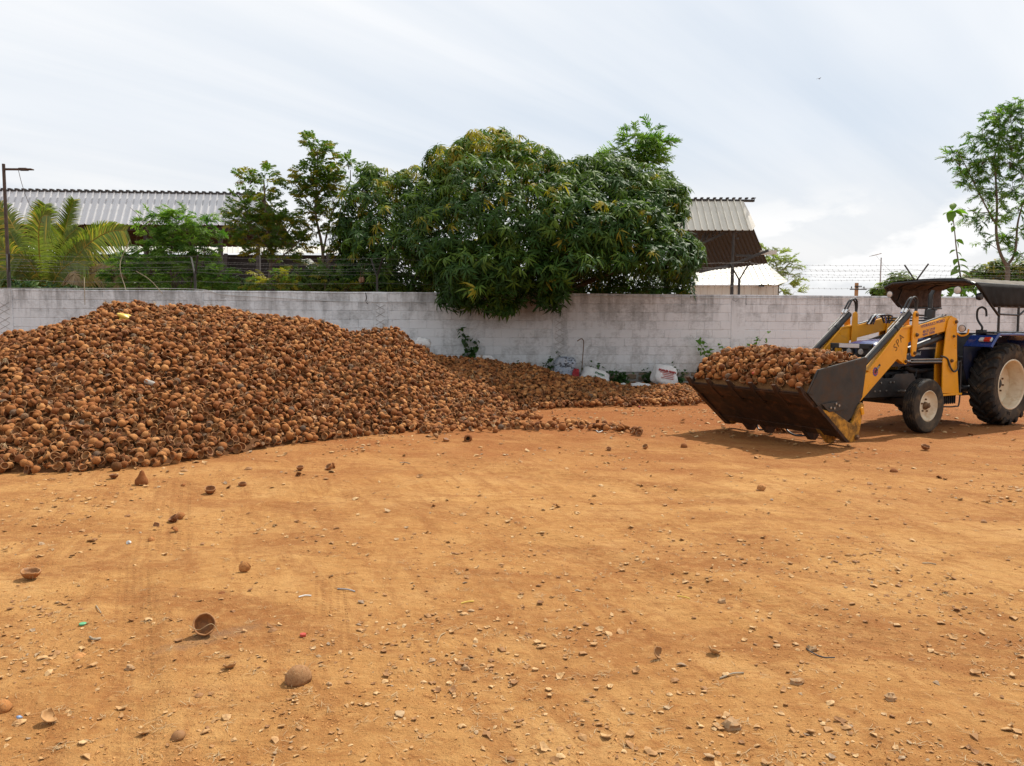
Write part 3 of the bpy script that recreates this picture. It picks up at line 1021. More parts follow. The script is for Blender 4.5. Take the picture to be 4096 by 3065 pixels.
pile_items = []
for (x, y, z, n) in cand:
    d = rand_open_dir(rnd, n)
    s = rnd.triangular(0.58, 1.10, 0.80)
    gz = g1(x, y)
    zz = gz + z + rnd.uniform(-0.032, 0.042) + 0.010
    if z < 0.05:
        zz = gz + z + 0.034 + 0.012 * rnd.random()
    k = rnd.choices(range(16), [6] * 9 + [4.2] * 5 + [1.6] * 2)[0]
    pile_items.append((k, d, rnd.uniform(0, 6.28), s, (x, y, zz)))


def visible_in_frame(p, pad=15):
    d = Vector(p) - Vector((0, 0, CAM_H))
    w = d.dot(cF)
    if w < 0.2:
        return False
    px, py = CX + FPX * d.dot(cR) / w, CY - FPX * d.dot(cU) / w
    return -pad < px < 4096 + pad and -pad < py < 3065 + pad


# the nearest shells of the heap are single objects; the rest is one mass
N_SINGLE = 262
order = sorted(range(len(pile_items)), key=lambda i: (Vector(pile_items[i][4]) - Vector((0, 0, CAM_H))).length)
single = [i for i in order if visible_in_frame(pile_items[i][4])][:N_SINGLE]
sset = set(single)
mass = [it for i, it in enumerate(pile_items) if i not in sset]
arr = [(k, np.array(rot_to(d, sp_)) * s, np.array(o)) for k, d, sp_, s, o in mass]
V, T, mi = instance_np(LOW, arr)
# backing sheet under the shells, coloured dark to paint the shaded gaps
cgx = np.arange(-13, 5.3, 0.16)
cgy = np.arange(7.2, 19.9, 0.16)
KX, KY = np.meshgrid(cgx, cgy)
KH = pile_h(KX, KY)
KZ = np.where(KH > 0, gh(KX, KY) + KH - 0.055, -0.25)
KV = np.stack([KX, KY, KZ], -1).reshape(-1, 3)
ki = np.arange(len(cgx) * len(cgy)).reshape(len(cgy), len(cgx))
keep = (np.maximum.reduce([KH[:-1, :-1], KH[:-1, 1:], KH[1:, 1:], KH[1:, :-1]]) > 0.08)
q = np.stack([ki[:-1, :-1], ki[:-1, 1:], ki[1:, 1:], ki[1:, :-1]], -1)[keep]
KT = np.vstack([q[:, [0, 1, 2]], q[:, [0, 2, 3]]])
# loose fibre strands caught between the shells
FV, FT = [], []
for i in range(3800):
    it = mass[rnd.randrange(len(mass))]
    p = Vector(it[4]) + Vector((rnd.gauss(0, 0.03), rnd.gauss(0, 0.03), rnd.uniform(0.02, 0.055)))
    d = Vector((rnd.gauss(0, 1), rnd.gauss(0, 1), rnd.gauss(0, 0.5))).normalized()
    L = rnd.uniform(0.03, 0.09)
    s = d.cross(Vector((0.1, 0.2, 1))).normalized() * 0.0015
    m = p + d * L * 0.5 + Vector((0, 0, 0.012))
    e = p + d * L
    b = len(FV)
    FV += [p - s, p + s, m + s, m - s, e]
    FT += [(b, b + 1, b + 2), (b, b + 2, b + 3), (b + 3, b + 2, b + 4)]
for i in range(520):                      # matted husk tufts
    it = mass[rnd.randrange(len(mass))]
    c0 = Vector(it[4]) + Vector((0, 0, rnd.uniform(.03, .055)))
    md = Vector((rnd.gauss(0, 1), rnd.gauss(0, 1) - .5, rnd.gauss(0, .4))).normalized()
    for k in range(16):
        d = (md + Vector((rnd.gauss(0, .45), rnd.gauss(0, .45), rnd.gauss(0, .35)))).normalized()
        L = rnd.uniform(.05, .11)
        s = d.cross(Vector((0.1, 0.2, 1))).normalized() * 0.0022
        p = c0 + Vector((rnd.gauss(0, .012), rnd.gauss(0, .012), rnd.gauss(0, .008)))
        m = p + d * L * .5 + Vector((0, 0, .010))
        b = len(FV)
        FV += [p - s, p + s, m + s, m - s, p + d * L]
        FT += [(b, b + 1, b + 2), (b, b + 2, b + 3), (b + 3, b + 2, b + 4)]
FV = np.array([tuple(v) for v in FV])
FT = np.array(FT)
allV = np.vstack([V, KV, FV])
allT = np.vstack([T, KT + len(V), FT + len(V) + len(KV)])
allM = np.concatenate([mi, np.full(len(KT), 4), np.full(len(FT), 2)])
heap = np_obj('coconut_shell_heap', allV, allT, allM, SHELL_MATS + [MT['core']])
tag(heap, 'big heap of brown broken coconut shells against the wall', 'shell heap', kind='stuff')

for i in single:
    k, d, spn, s, o = pile_items[i]
    me = HI_ME[rnd.randrange(6)] if k < 9 or k > 13 else HI_ME[6 + k % 3]
    ob = link(bpy.data.objects.new('coconut_shell', me))
    ob.matrix_world = Matrix.Translation(o) @ (rot_to(d, spn) * s).to_4x4()
    dd = Vector(d).normalized()
    pose = 'mouth up like a bowl' if dd.z > 0.5 else ('mouth down as a dome' if dd.z < -0.5 else ('on edge facing us' if dd.y < 0 else 'on edge facing away'))
    if 9 <= k <= 13:
        pose = 'broken to a curved piece'
    w_ = Vector(o) - Vector((0, 0, CAM_H))
    pxx = CX + FPX * w_.dot(cR) / w_.dot(cF)
    zone = 'left end of' if pxx < 330 else ('middle of' if pxx < 720 else 'right part of')
    tag(ob, 'coconut shell ' + pose + ' at the ' + zone + ' the heap foot', 'coconut shell', 'shells at the near foot of the heap')
# ------------------------------------------------------------------ boundary wall
wall = thing('boundary_wall', 'long weathered whitewashed concrete block wall behind the heap', 'wall', WALL_A, math.atan2(WALL_DIR.y, WALL_DIR.x))
W0, W1 = -2.5, 28.5
BL, BH = 0.405, 0.211
NC = 9
Z0 = 0.385
TOP = Z0 + NC * BH
# bevelled block mesh shared by every block
def bevel_block(w, h, d, b):
    x0, x1, z0, z1 = 0.001, w - 0.001, 0.0055, h - 0.0055
    V = [(x0, -d + b, z0), (x1, -d + b, z0), (x1, -d + b, z1), (x0, -d + b, z1),
         (x0 + b, -d, z0 + b), (x1 - b, -d, z0 + b), (x1 - b, -d, z1 - b), (x0 + b, -d, z1 - b),
         (x0, d, z0), (x1, d, z0), (x1, d, z1), (x0, d, z1)]
    F = [(4, 5, 6, 7), (0, 1, 5, 4), (1, 2, 6, 5), (2, 3, 7, 6), (3, 0, 4, 7), (8, 11, 10, 9), (0, 8, 9, 1), (1, 9, 10, 2), (2, 10, 11, 3), (3, 11, 8, 0)]
    return V, F


bv, bf = bevel_block(BL, BH, 0.09, 0.005)
me_b = bpy.data.meshes.new('block')
me_b.from_pydata(bv, [], bf)
me_b.materials.append(MT['wall'])


def local_wall_s(px, Y=19.0):
    """distance along the wall of a direction in the photograph"""
    d = ray(px, 1290)
    # intersect with the wall line in plan
    A, D = WALL_A, WALL_DIR
    den = d.x * D.y - d.y * D.x
    t = (A.x * D.y - A.y * D.x) / den
    p = Vector((d.x * t, d.y * t, 0))
    return (p - A).dot(D)


PILLAR_PX = (30, 790, 1523, 2237, 2947, 3660)
PILS = [local_wall_s(p) for p in PILLAR_PX]
PW = 0.36
blocks = []
for c in range(NC):
    s = W0 + (BL / 2 if c % 2 else 0)
    while s < W1:
        mid = s + BL / 2
        # hidden behind the heap, the load and the tractor
        P = WALL_A + WALL_DIR * mid
        z = Z0 + (c + 0.5) * BH
        d = Vector((P.x, P.y, z)) - Vector((0, 0, CAM_H))
        w = d.dot(cF)
        px, py = CX + FPX * d.dot(cR) / w, CY - FPX * d.dot(cU) / w
        hid = px < -60 or px > 4150 or (px < 1720 and py > 1345) or (px < 1000 and py > 1290 and px > 320) or (px > 3500 and py > 1330) or (2780 < px < 3350 and py > 1430)
        blocks.append((hid, px, s, c))
        s += BL
front = [b for b in blocks if not b[0]]
front.sort(key=lambda b: abs(b[1] - 2300))
show = front[:300]
rest = [b for b in blocks if b[0]] + front[300:]
for hid, px, s, c in show:
    o = link(bpy.data.objects.new('block', me_b), wall)
    o.location = (s, rnd.uniform(-0.002, 0.002), Z0 + c * BH)
    o.rotation_euler = (rnd.uniform(-0.003, 0.003), 0, rnd.uniform(-0.002, 0.002))
mb = MB()
for hid, px, s, c in rest:
    mb.add([(x + s, y, z + Z0 + c * BH) for x, y, z in bv], bf)
tag(mb.build('block_courses', MT['wall'], wall, smooth=0), kind='stuff')
mb = MB()
mb.box(((W0 + W1) / 2, 0, Z0 + NC * BH / 2 - 0.002), (W1 - W0, 0.158, NC * BH - 0.008))
mb.build('mortar_bed', MT['wall'], wall, smooth=0)
# concrete coping with a slightly uneven top
mb = MB()
N = 160
prev = None
for i in range(N + 1):
    s = W0 + (W1 - W0) * i / N
    zt = TOP + 0.028 + 0.012 * mnoise.noise(Vector((s * 0.7, 3, 0))) + 0.006 * mnoise.noise(Vector((s * 5, 1, 0)))
    yf = -0.103 - 0.004 * mnoise.noise(Vector((s * 3, 7, 0)))
    ring = [(s, yf, TOP - 0.004), (s, 0.1, TOP - 0.004), (s, 0.1, zt), (s, yf + 0.01, zt)]
    b = len(mb.v)
    mb.v += [Vector(p) for p in ring]
    if prev is not None:
        for k in range(4):
            mb.f.append([prev + k, prev + (k + 1) % 4, b + (k + 1) % 4, b + k])
            mb.m.append(0)
    prev = b
mb.build('coping', MT['wall'], wall)
for i, ps in enumerate(PILS):
    mb = MB()
    mb.box((ps, 0, TOP / 2), (PW, 0.206 + 0.004 * (i % 2), TOP + 0.012))
    o = mb.build('pillar', MT['plaster'], wall, bevel=0.006)
    # zigzag lath scored into the plaster
    if i in (0, 2, 3):
        mb = MB()
        zt, side = TOP - 0.28, 1
        while zt > 0.75:
            z2 = zt - 0.13
            for sd in (1, -1):
                a = Vector((ps + sd * side * 0.11, -0.1065, zt))
                b = Vector((ps - sd * side * 0.11, -0.1065, z2))
                mb.tube([a, (a + b) / 2 + Vector((rnd.uniform(-.01, .01), 0, 0)), b], 0.0038, 4)
            zt = z2 - rnd.uniform(0.01, 0.06)
        mb.build('lath_wire', MT['steel'], o)
# the gap to the left of the leaning cracks
mb = MB()
for (px, py, pts) in ((2960, 1215, ((0, 0), (0.10, 0.01), (0.10, -0.18), (0.12, -0.2))), (2960, 1225, ((-0.22, 0), (-0.24, -0.09), (-0.16, -0.13), (-0.1, -0.08))),
                      (1465, 1180, ((0, 0.02), (0.02, -0.1), (0.0, -0.2), (0.05, -0.25)))):
    s0 = local_wall_s(px)
    z0 = TOP - 0.01
    mb.tube([(s0 + a, -0.1, z0 + b) for a, b in pts], 0.008, 4)
mb.build('crack', MT['steel_dark'], wall)
# rubble plinth, stone by stone where it shows
mb = MB()
mb.box(((W0 + W1) / 2, 0.0, Z0 / 2 - 0.05), (W1 - W0, 0.24, Z0 + 0.08))
mb.build('plinth', MT['mortar'], wall, smooth=0)
s = local_wall_s(2280)
while s < local_wall_s(3000):
    z = 0.0
    while z < Z0 - 0.05:
        w, h = rnd.uniform(0.16, 0.3), rnd.uniform(0.12, 0.2)
        h = min(h, Z0 - z)
        mb = MB()
        n = 8
        pts = []
        for k in range(n):
            a = 2 * math.pi * k / n + 0.3
            pts.append((s + w / 2 + w * 0.48 * math.copysign(abs(math.cos(a)) ** 0.6, math.cos(a)) * rnd.uniform(0.88, 1), z + h / 2 + h * 0.48 * math.copysign(abs(math.sin(a)) ** 0.6, math.sin(a)) * rnd.uniform(0.85, 1)))
        mb.add([(x, -0.118, zz) for x, zz in pts] + [(s + w / 2 + (x - s - w / 2) * 0.75, -0.118 - rnd.uniform(0.02, 0.04), z + h / 2 + (zz - z - h / 2) * 0.75) for x, zz in pts],
               [(k, (k + 1) % n, (k + 1) % n + n, k + n) for k in range(n)] + [tuple(range(n, 2 * n))])
        mb.build('stone', MT['rubble'], wall, smooth=40)
        z += h + 0.012
    s += w + 0.012


def wall_pt(px, dz=0.0, off=0.0):
    """a point over the wall's top in direction px, off metres towards the yard"""
    s = local_wall_s(px)
    return WALL_A + WALL_DIR * s + WALL_N * off + Vector((0, 0, TOP + 0.03 + dz))


# ------------------------------------------------------------------ barbed wire on angled brackets
BR_PX = (45, 785, 1510, 2235, 2952, 3655)
br_labels = ('rusty wire bracket on the wall beside the palm and lamp post', 'black leaning wire bracket on the wall by the feathery shrub', 'dark wire bracket on the wall under the two pinnate trees',
             'wire bracket on the wall hidden in the mango branches', 'black forked wire bracket on the wall before the cream shed', 'grey forked wire bracket on the wall behind the tractor canopy')
for i, px in enumerate(BR_PX):
    p = wall_pt(px)
    t = thing('wire_bracket', br_labels[i], 'bracket', p, math.atan2(WALL_DIR.y, WALL_DIR.x), 'brackets carrying the barbed wire')
    mb = MB()
    mb.box((0, 0, 0.19), (0.05, 0.05, 0.42))
    mb.build('post', MT['steel_dark'], t, bevel=0.004)
    lean = 0.16
    for sd in (-1, 1):
        mb = MB()
        a, b = Vector((0, 0, 0.36)), Vector((sd * lean, sd * -0.26, 0.80))
        q = (b - a).normalized().to_track_quat('Z', 'Y').to_matrix()
        mb.box((a + b) / 2, (0.042, 0.008, (b - a).length), q)
        mb.box((a + b) / 2 + q @ Vector((0.019, 0.018, 0)), (0.008, 0.036, (b - a).length), q)
        mb.build('angle_arm', MT['steel_dark'], t)
wl = 0
for sd, hts in ((1, (0.78, 0.64, 0.50)), (-1, (0.70, 0.57, 0.43)), (0, (0.22,))):
    for hz in hts:
        mb = MB()
        pts = []
        offc = sd * 0.26 * max(0, (hz - 0.36)) / 0.44
        for j in range(0, 121):
            s = W0 + 0.5 + (W1 - W0 - 1.0) * j / 120
            # sag between brackets
            k = np.searchsorted(PILS, s)
            if 0 < k < len(PILS):
                tt = (s - PILS[k - 1]) / (PILS[k] - PILS[k - 1])
                sag = -0.045 * 4 * tt * (1 - tt)
            else:
                sag = -0.02
            pts.append(WALL_A + WALL_DIR * s + WALL_N * offc + Vector((0, 0, TOP + 0.03 + hz + sag + 0.006 * math.sin(s * 9 + wl))))
        mb.tube(pts, 0.0026, 4, cap=False)
        s = W0 + 0.6
        while s < W1 - 0.6:
            f = (s - W0 - 0.5) / (W1 - W0 - 1.0) * 120
            j = int(f)
            p = pts[j].lerp(pts[min(j + 1, 120)], f - j)
            for a in (0.7, -0.9):
                d = Vector((math.sin(a) * 0.5, math.cos(a) * 0.4, math.cos(a * 2 + s))).normalized() * 0.022
                mb.tube([p - d, p + d], 0.0022, 3)
            s += 0.15
        o = mb.build('barbed_wire', MT['wire'])
        tag(o, ('topmost', 'second', 'third', 'fourth', 'fifth', 'sixth', 'lowest')[[0.78, 0.70, 0.64, 0.57, 0.50, 0.43, 0.22].index(hz)] + ' strand of barbed wire counted down above the block wall', 'barbed wire', 'strands of barbed wire')
        wl += 1
# slack white cable lying along the wall
pts = [wall_pt(-200, 0.0, 0.115), wall_pt(300, 0.02, 0.115), wall_pt(780, 0.03, 0.115)]
for px, py in ((900, 1178), (1100, 1191), (1300, 1203), (1500, 1209), (1700, 1209), (1800, 1207), (2100, 1203), (2280, 1186), (2500, 1188), (2900, 1192), (3300, 1194), (3700, 1193), (4150, 1195)):
    s = local_wall_s(px)
    P = WALL_A + WALL_DIR * s + WALL_N * 0.118
    q = at(px, py, P.y)
    pts.append(Vector((P.x, P.y, q.z)))
mb = MB()
mb.tube(smooth_path(pts, 5), 0.0065, 5)
tag(mb.build('cable', MT['cable']), 'slack white cable sagging along the top of the block wall', 'cable')
# ------------------------------------------------------------------ sheds beyond the wall
def rib_sheets(parent, A0, A1, B0, B1, mat, pitch=0.25, per=4, h=0.028, w=0.055, name='roof_sheet'):
    """sheets with raised ribs running from edge A0-A1 (top) to B0-B1 (bottom)"""
    A0, A1, B0, B1 = (Vector(p) for p in (A0, A1, B0, B1))
    L = (B1 - B0).length
    n = max(1, int(round(L / pitch)))
    nrm = (A1 - A0).cross(B0 - A0).normalized()
    if nrm.dot(Vector((0, 0, 1))) < 0:
        nrm = -nrm
    sheets = [(i, min(i + per, n)) for i in range(0, n, per)]
    for i0, i1 in sheets:
        prof = []
        for i in range(i0, i1):
            t0 = i / n
            dw = w / L
            step = 1 / n
            if i == i0:
                prof.append((t0 - 0.0015 * 0, 0))
            c = t0 + step * 0.5
            prof += [(c - dw * 0.75, 0), (c - dw * 0.35, h), (c + dw * 0.35, h), (c + dw * 0.75, 0)]
        prof.append((i1 / n, 0))
        mb = MB()
        lap = 0.002 if (i0 // per) % 2 else 0.0
        m = 6
        for t, hh in prof:
            a, b = A0.lerp(A1, t), B0.lerp(B1, t)
            mb.v += [a + nrm * (hh + lap), b + nrm * (hh + lap)]
        for k in range(len(prof) - 1):
            mb.f.append([2 * k, 2 * k + 1, 2 * k + 3, 2 * k + 2])
            mb.m.append(0)
        o = mb.build(name, mat, parent, smooth=0)
        so = o.modifiers.new('thick', 'SOLIDIFY')
        so.thickness = 0.003
    return n, nrm


def beam(mb, a, b, w, h, m=0):
    a, b = Vector(a), Vector(b)
    q = (b - a).normalized().to_track_quat('X', 'Z').to_matrix()
    mb.box((a + b) / 2, ((b - a).length, w, h), q, m)


# long grey shed on the left
eL, eR = at(-473, 894, 27.9), at(1029, 902, 28.3)
rL, rR = at(-420, 756, 28.75), at(1050, 779, 29.15)
shed = thing('long_shed', 'long open shed with ribbed grey metal roof behind the palm', 'shed', (eL.x, eL.y, 0))
sh_inv = -Vector((eL.x, eL.y, 0))
S = lambda p: Vector(p) + sh_inv
n, nrm = rib_sheets(shed, S(rL), S(rR), S(eL), S(eR), MT['roof_grey'], h=0.05, w=0.042)
mb = MB()
mb.tube([S(rL) + Vector((0, 0.02, 0.0)), S(rR) + Vector((0, 0.02, 0.0))], 0.055, 6)
for i in range(n):
    t = (i + 0.5) / n
    p = S(rL).lerp(S(rR), t)
    mb.box(p + Vector((0, -0.02, 0.055)), (0.10, 0.16, 0.05))
mb.build('ridge_cap', MT['steel_dark'], shed)
back = Vector((0, 5.0, 0))
zr = rL.z
rearL, rearR = at(-420, 990, 34.2), at(1050, 990, 34.6)
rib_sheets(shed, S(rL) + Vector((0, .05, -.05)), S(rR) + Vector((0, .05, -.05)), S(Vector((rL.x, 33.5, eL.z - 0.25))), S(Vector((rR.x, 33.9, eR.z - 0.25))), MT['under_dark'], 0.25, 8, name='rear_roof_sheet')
for yy, py in ((28.6, 915), (30.0, 938), (31.6, 962)):
    mb = MB()
    beam(mb, S(at(-420, py - 2, yy)), S(at(1050, py + 2, yy)), 0.1, 0.14 if yy < 29 else 0.10)
    mb.build('purlin', MT['steel_dark'], shed)
for px in (-200, 85, 283, 583, 880, 1030):
    mb = MB()
    p = at(px, 905, 28.9)
    mb.box(S((p.x, p.y, p.z / 2)), (0.14, 0.14, p.z))
    mb.build('column', MT['steel_dark'], shed)
    mb = MB()
    top = at(px, 905, 28.9)
    beam(mb, S(top), S(Vector((top.x, 33.4, eL.z - 0.15))), 0.08, 0.12)
    for k in range(4):
        yy = 28.9 + k * 1.1
        beam(mb, S(Vector((top.x, yy, top.z - 0.1))), S(Vector((top.x, yy + 0.55, top.z + 0.6 - k * 0.15))), 0.05, 0.05)
    mb.build('truss', MT['steel_dark'], shed)

# pale low roof glimpsed under the long shed
lr = thing('low_roof', 'low white ribbed roof glimpsed under the long grey shed', 'roof', (-10, 36, 0))
L0 = Vector((-10, 36, 0))
rib_sheets(lr, at(-300, 980, 37.8) - L0, at(1430, 985, 37.8) - L0, at(-300, 1010, 36.6) - L0, at(1430, 1013, 36.6) - L0, MT['roof_cream'], 0.25, 6)
z_ = at(500, 1010, 37.0).z
xa, xb = at(-300, 1010, 37.0).x, at(1420, 1010, 37.0).x
mb = MB()
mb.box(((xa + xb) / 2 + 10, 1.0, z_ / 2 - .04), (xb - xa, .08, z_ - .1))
mb.build('interior_shade', MT['shed_shade'], lr)  # dark sheet added to stand for the shaded interior below the roof
for px in (160, 500, 900, 1310):
    mb = MB()
    p = at(px, 1012, 36.5)
    mb.box((p.x + 10, 0.6, p.z / 2), (0.15, 0.15, p.z - 0.05))
    mb.build('column', MT['steel_dark'], lr)
mb = MB()
a, b = at(1225, 1050, 25.0), at(1262, 1085, 25.0)
cs = thing('leaning_sheet', 'pale roofing sheet leaning between the pinnate tree and the mango', 'metal sheet', (a.x, a.y, 0))
o0 = Vector((a.x, a.y, 0))
rib_sheets(cs, at(1196, 1040, 25.0) - o0, at(1240, 1035, 25.0) - o0, at(1270, 1105, 24.4) - o0, at(1330, 1110, 24.4) - o0, MT['roof_cream'], 0.2, 3, 0.02, 0.04, 'metal_panel')
mb = MB()
for px in (1215, 1300):
    p = at(px, 1100, 24.6)
    beam(mb, p - o0, Vector((p.x, p.y, 0)) - o0, 0.06, 0.06)
mb.build('prop', MT['steel_dark'], cs)

# cream shed on the right
def c8r(x, y):
    return 2650 + x / 2.164, 780 + y / 2.164


rs = thing('cream_shed', 'open-fronted cream metal shed on a dark column behind the mango', 'shed', tuple(at(2934, 1290, 27.2).xy) + (0,))
o0 = Vector(rs.location)
S2 = lambda p: Vector(p) - o0
rl, rr = at(2640, 799, 27.75), at(2972, 800, 27.75)
el, er = at(2660, 922, 27.0), at(3010, 922, 27.0)
n, nrm = rib_sheets(rs, S2(rl), S2(rr), S2(el), S2(er), MT['roof_cream'], 0.225, 3, 0.05, 0.04)
mb = MB()
beam(mb, S2(rl), S2(at(3016, 804, 27.8)), 0.16, 0.07)
for i in range(n + 2):
    p = S2(rl).lerp(S2(rr), (i + 0.5) / n)
    mb.box(p + Vector((0, -0.03, 0.05)), (0.085, 0.16, 0.045))
mb.tube([S2(at(3014, 803, 27.8)), S2(at(3018, 798, 27.8)), S2(at(3023, 790, 27.8))], 0.012, 5)
mb.build('ridge_cap', MT['steel_dark'], rs)
rib_sheets(rs, S2(rl) + Vector((0, .04, -.04)), S2(rr) + Vector((0, .04, -.04)), S2(at(2775, 1092, 31.0)), S2(at(3072, 1056, 31.0)), MT['sheet_under'], 0.16, 6, 0.03, 0.07, 'rear_roof_sheet')
# overhanging gable flap at the right end
mb = MB()
a, b, c = at(2972, 802, 27.75), at(3010, 922, 27.0), at(3022, 905, 27.4)
mb.add([S2(a), S2(b), S2(c), S2(at(2998, 850, 27.7))], [(0, 1, 2, 3)])
o = mb.build('gable_flap', MT['roof_cream'], rs, smooth=0)
o.modifiers.new('t', 'SOLIDIFY').thickness = 0.006
mb = MB()
p = at(2934, 922, 27.2)
mb.tube([S2((p.x, p.y, 0)), S2((p.x, p.y, p.z - 1.1))], 0.062, 12)
mb.tube([S2((p.x, p.y, p.z - 1.15)), S2((p.x, p.y, p.z))], 0.048, 12)
mb.build('column', MT['steel_dark'], rs)
for q0, q1, w in (((318, 668), (620, 598), .09), ((620, 598), (915, 480), .09), ((632, 525), (830, 525), .07), ((640, 335), (690, 312), .06), ((636, 377), (658, 377), .06), ((328, 425), (572, 314), .08), ((240, 352), (330, 322), .07), ((300, 392), (300, 330), .05), ((330, 410), (365, 330), .045), ((370, 388), (375, 322), .045), ((375, 385), (410, 318), .045), ((430, 360), (432, 316), .045), ((435, 358), (465, 315), .045), ((490, 335), (495, 315), .04)):
    mb = MB()
    beam(mb, S2(at(*c8r(*q0), 27.3)), S2(at(*c8r(*q1), 27.35)), w, w)
    mb.build('truss_bar', MT['steel_dark'], rs)
mb = MB()
beam(mb, S2(at(*c8r(845, 500), 27.6)), S2(at(*c8r(985, 497), 27.6)), 0.12, 0.14)
mb.build('gutter_box', MT['roof_cream'], rs)

# low building with a hipped cream roof and ribbed wall
lb = thing('cream_outbuilding', 'low cream outbuilding with ribbed walls below the cream shed roof', 'building', tuple(at(2940, 1290, 32).xy) + (0,))
o0 = Vector(lb.location)
S3 = lambda p: Vector(p) - o0
rib_sheets(lb, S3(at(*c8r(300, 640), 33.6)), S3(at(*c8r(895, 590), 33.6)), S3(at(*c8r(262, 776), 32.0)), S3(at(*c8r(1003, 776), 32.0)), MT['roof_cream'], 0.27, 4, 0.03, 0.05)
mb = MB()
mb.add([S3(at(*c8r(897, 592), 33.6)), S3(at(*c8r(1003, 776), 32.0)), S3(at(*c8r(1085, 748), 33.5)), S3(at(*c8r(940, 632), 34.2))], [(0, 1, 2, 3)])
o = mb.build('hip_sheet', MT['roof_cream'], lb, smooth=0)
o.modifiers.new('t', 'SOLIDIFY').thickness = 0.01
t0, t1 = at(*c8r(240, 782), 32.15), at(*c8r(1000, 782), 32.15)
rib_sheets(lb, S3(t0), S3(t1), S3(Vector((t0.x, t0.y, 0))), S3(Vector((t1.x, t1.y, 0))), MT['roof_cream'], 0.3, 3, -0.03, 0.06, 'wall_sheet')
mb = MB()
mb.box(S3(((t1.x - 0.03), t1.y + 1.4, t1.z / 2)), (0.06, 2.7, t1.z - 0.05))
mb.build('side_wall', MT['roof_cream'], lb)
mb = MB()
p = at(*c8r(857, 787), 32.0)
mb.box(S3(p), (0.2, 0.12, 0.09))
mb.build('wall_lamp', MT['steel_dark'], lb)

# ------------------------------------------------------------------ lamp posts, power pole
def street_lamp(px, ytop, Y, r, arm_px, arm_py, label, mat, drop=None, armr=0.03, up=0.0):
    p = at(px, ytop, Y)
    t = thing('street_lamp', label, 'lamp post', (p.x, p.y, 0))
    mb = MB()
    mb.tube([(0, 0, 0), (0, 0, p.z * 0.55), (0, 0, p.z)], [r * 1.15, r, r * 0.85], 10)
    mb.build('pole', mat, t)
    e = at(arm_px, arm_py, Y) - Vector((p.x, p.y, 0))
    a = Vector((0, 0, e.z - up))
    mb = MB()
    mb.tube([a, a.lerp(e, 0.62)], armr, 8)
    mb.build('arm', mat, t)
    mb = MB()
    d = (e - a).normalized()
    q = d.to_track_quat('X', 'Z').to_matrix()
    ln = (e - a).length
    mb.box(a + d * ln * 0.68, (ln * 0.28, 0.11, 0.06), q)
    mb.box(a + d * ln * 0.88, (ln * 0.24, 0.13, 0.03), q)
    mb.build('lamp_head', mat, t, bevel=0.01)
    if drop:
        mb = MB()
        f = at(*drop, Y + 0.3) - Vector((p.x, p.y, 0))
        s0 = a.lerp(e, 0.5)
        mb.tube(bez(s0, (s0 + f) / 2 + Vector((-0.05, 0, -0.15)), f, 10), 0.007, 4)
        mb.build('wire', MT['wire'], t)
    return t


street_lamp(14, 656, 18.6, 0.042, 131, 678, 'brown steel lamp post with side arm at the left picture edge', MT['pole_brown'], (135, 850), 0.028)
street_lamp(3525, 1031, 62.0, 0.055, 3478, 1026, 'thin distant grey lamp post with arm beyond the wall', MT['galv'], (3590, 1110), 0.035, -0.25)
p = at(3427, 1132, 75)
t = thing('power_pole', 'distant concrete power pole with cross arms above the wall', 'power pole', (p.x, p.y, 0))
mb = MB()
mb.box((0, 0, p.z / 2), (0.28, 0.22, p.z))
mb.build('pole', MT['rock'], t)
for py, w in ((1158, 1.6), (1146, 0.7)):
    mb = MB()
    mb.box((0.1, -0.14, at(3427, py, 75).z), (w, 0.08, 0.1))
    mb.build('cross_arm', MT['steel_dark'], t)
for dx in (-0.55, 0.0, 0.65):
    mb = MB()
    mb.lathe([(0.0, 0.0), (0.06, 0.02), (0.05, 0.1), (0.07, 0.12), (0.04, 0.2), (0, 0.22)], (dx, -0.14, at(3427, 1157, 75).z + 0.05), 'z', 8)
    mb.build('insulator', MT['steel_dark'], t)
mb = MB()
for py, e in ((1157, 1152), (1150, 1148)):
    mb.tube(bez(at(3427, py, 75), at(3530, py + 12, 78), at(3720, e - 18, 82), 10), 0.02, 4)
tag(mb.build('overhead_cable', MT['wire']), 'thin overhead cable running off the distant power pole', 'cable')
# ------------------------------------------------------------------ vegetation
def blade(L, w, droop, segs=3, fold=0.25):
    """one leaf along +x drooping in -z, as (V, T)"""
    V, T = [], []
    prof = {2: (0, 1.0, 0), 3: (0.15, 1.0, 0.7, 0), 4: (0.12, 0.8, 1.0, 0.65, 0)}[segs]
    for i, k in enumerate(prof):
        t = i / segs
        x = L * t * (1 - 0.18 * droop * t)
        z = -droop * L * t * t * 0.75
        V += [(x, -w / 2 * k, z + fold * w * k / 2), (x, 0, z), (x, w / 2 * k, z + fold * w * k / 2)]
    for i in range(segs):
        a, b = i * 3, i * 3 + 3
        for j in (0, 1):
            T += [(a + j, b + j, b + j + 1), (a + j, b + j + 1, a + j + 1)]
    return np.array(V), np.array(T)


def simple_blade(L, w, droop):
    """four-triangle leaf"""
    V = [(0, 0, 0), (L * .4, -w / 2, -droop * L * .12), (L * .4, w / 2, -droop * L * .12), (L * .75, -w * .36, -droop * L * .42), (L * .75, w * .36, -droop * L * .42), (L * 0.97, 0, -droop * L * .75)]
    T = [(0, 1, 2), (1, 3, 4), (1, 4, 2), (3, 5, 4)]
    return np.array(V), np.array(T)


def rotm(az, el, roll=0.0):
    return np.array(Matrix.Rotation(az, 3, 'Z') @ Matrix.Rotation(-el, 3, 'Y') @ Matrix.Rotation(roll, 3, 'X'))


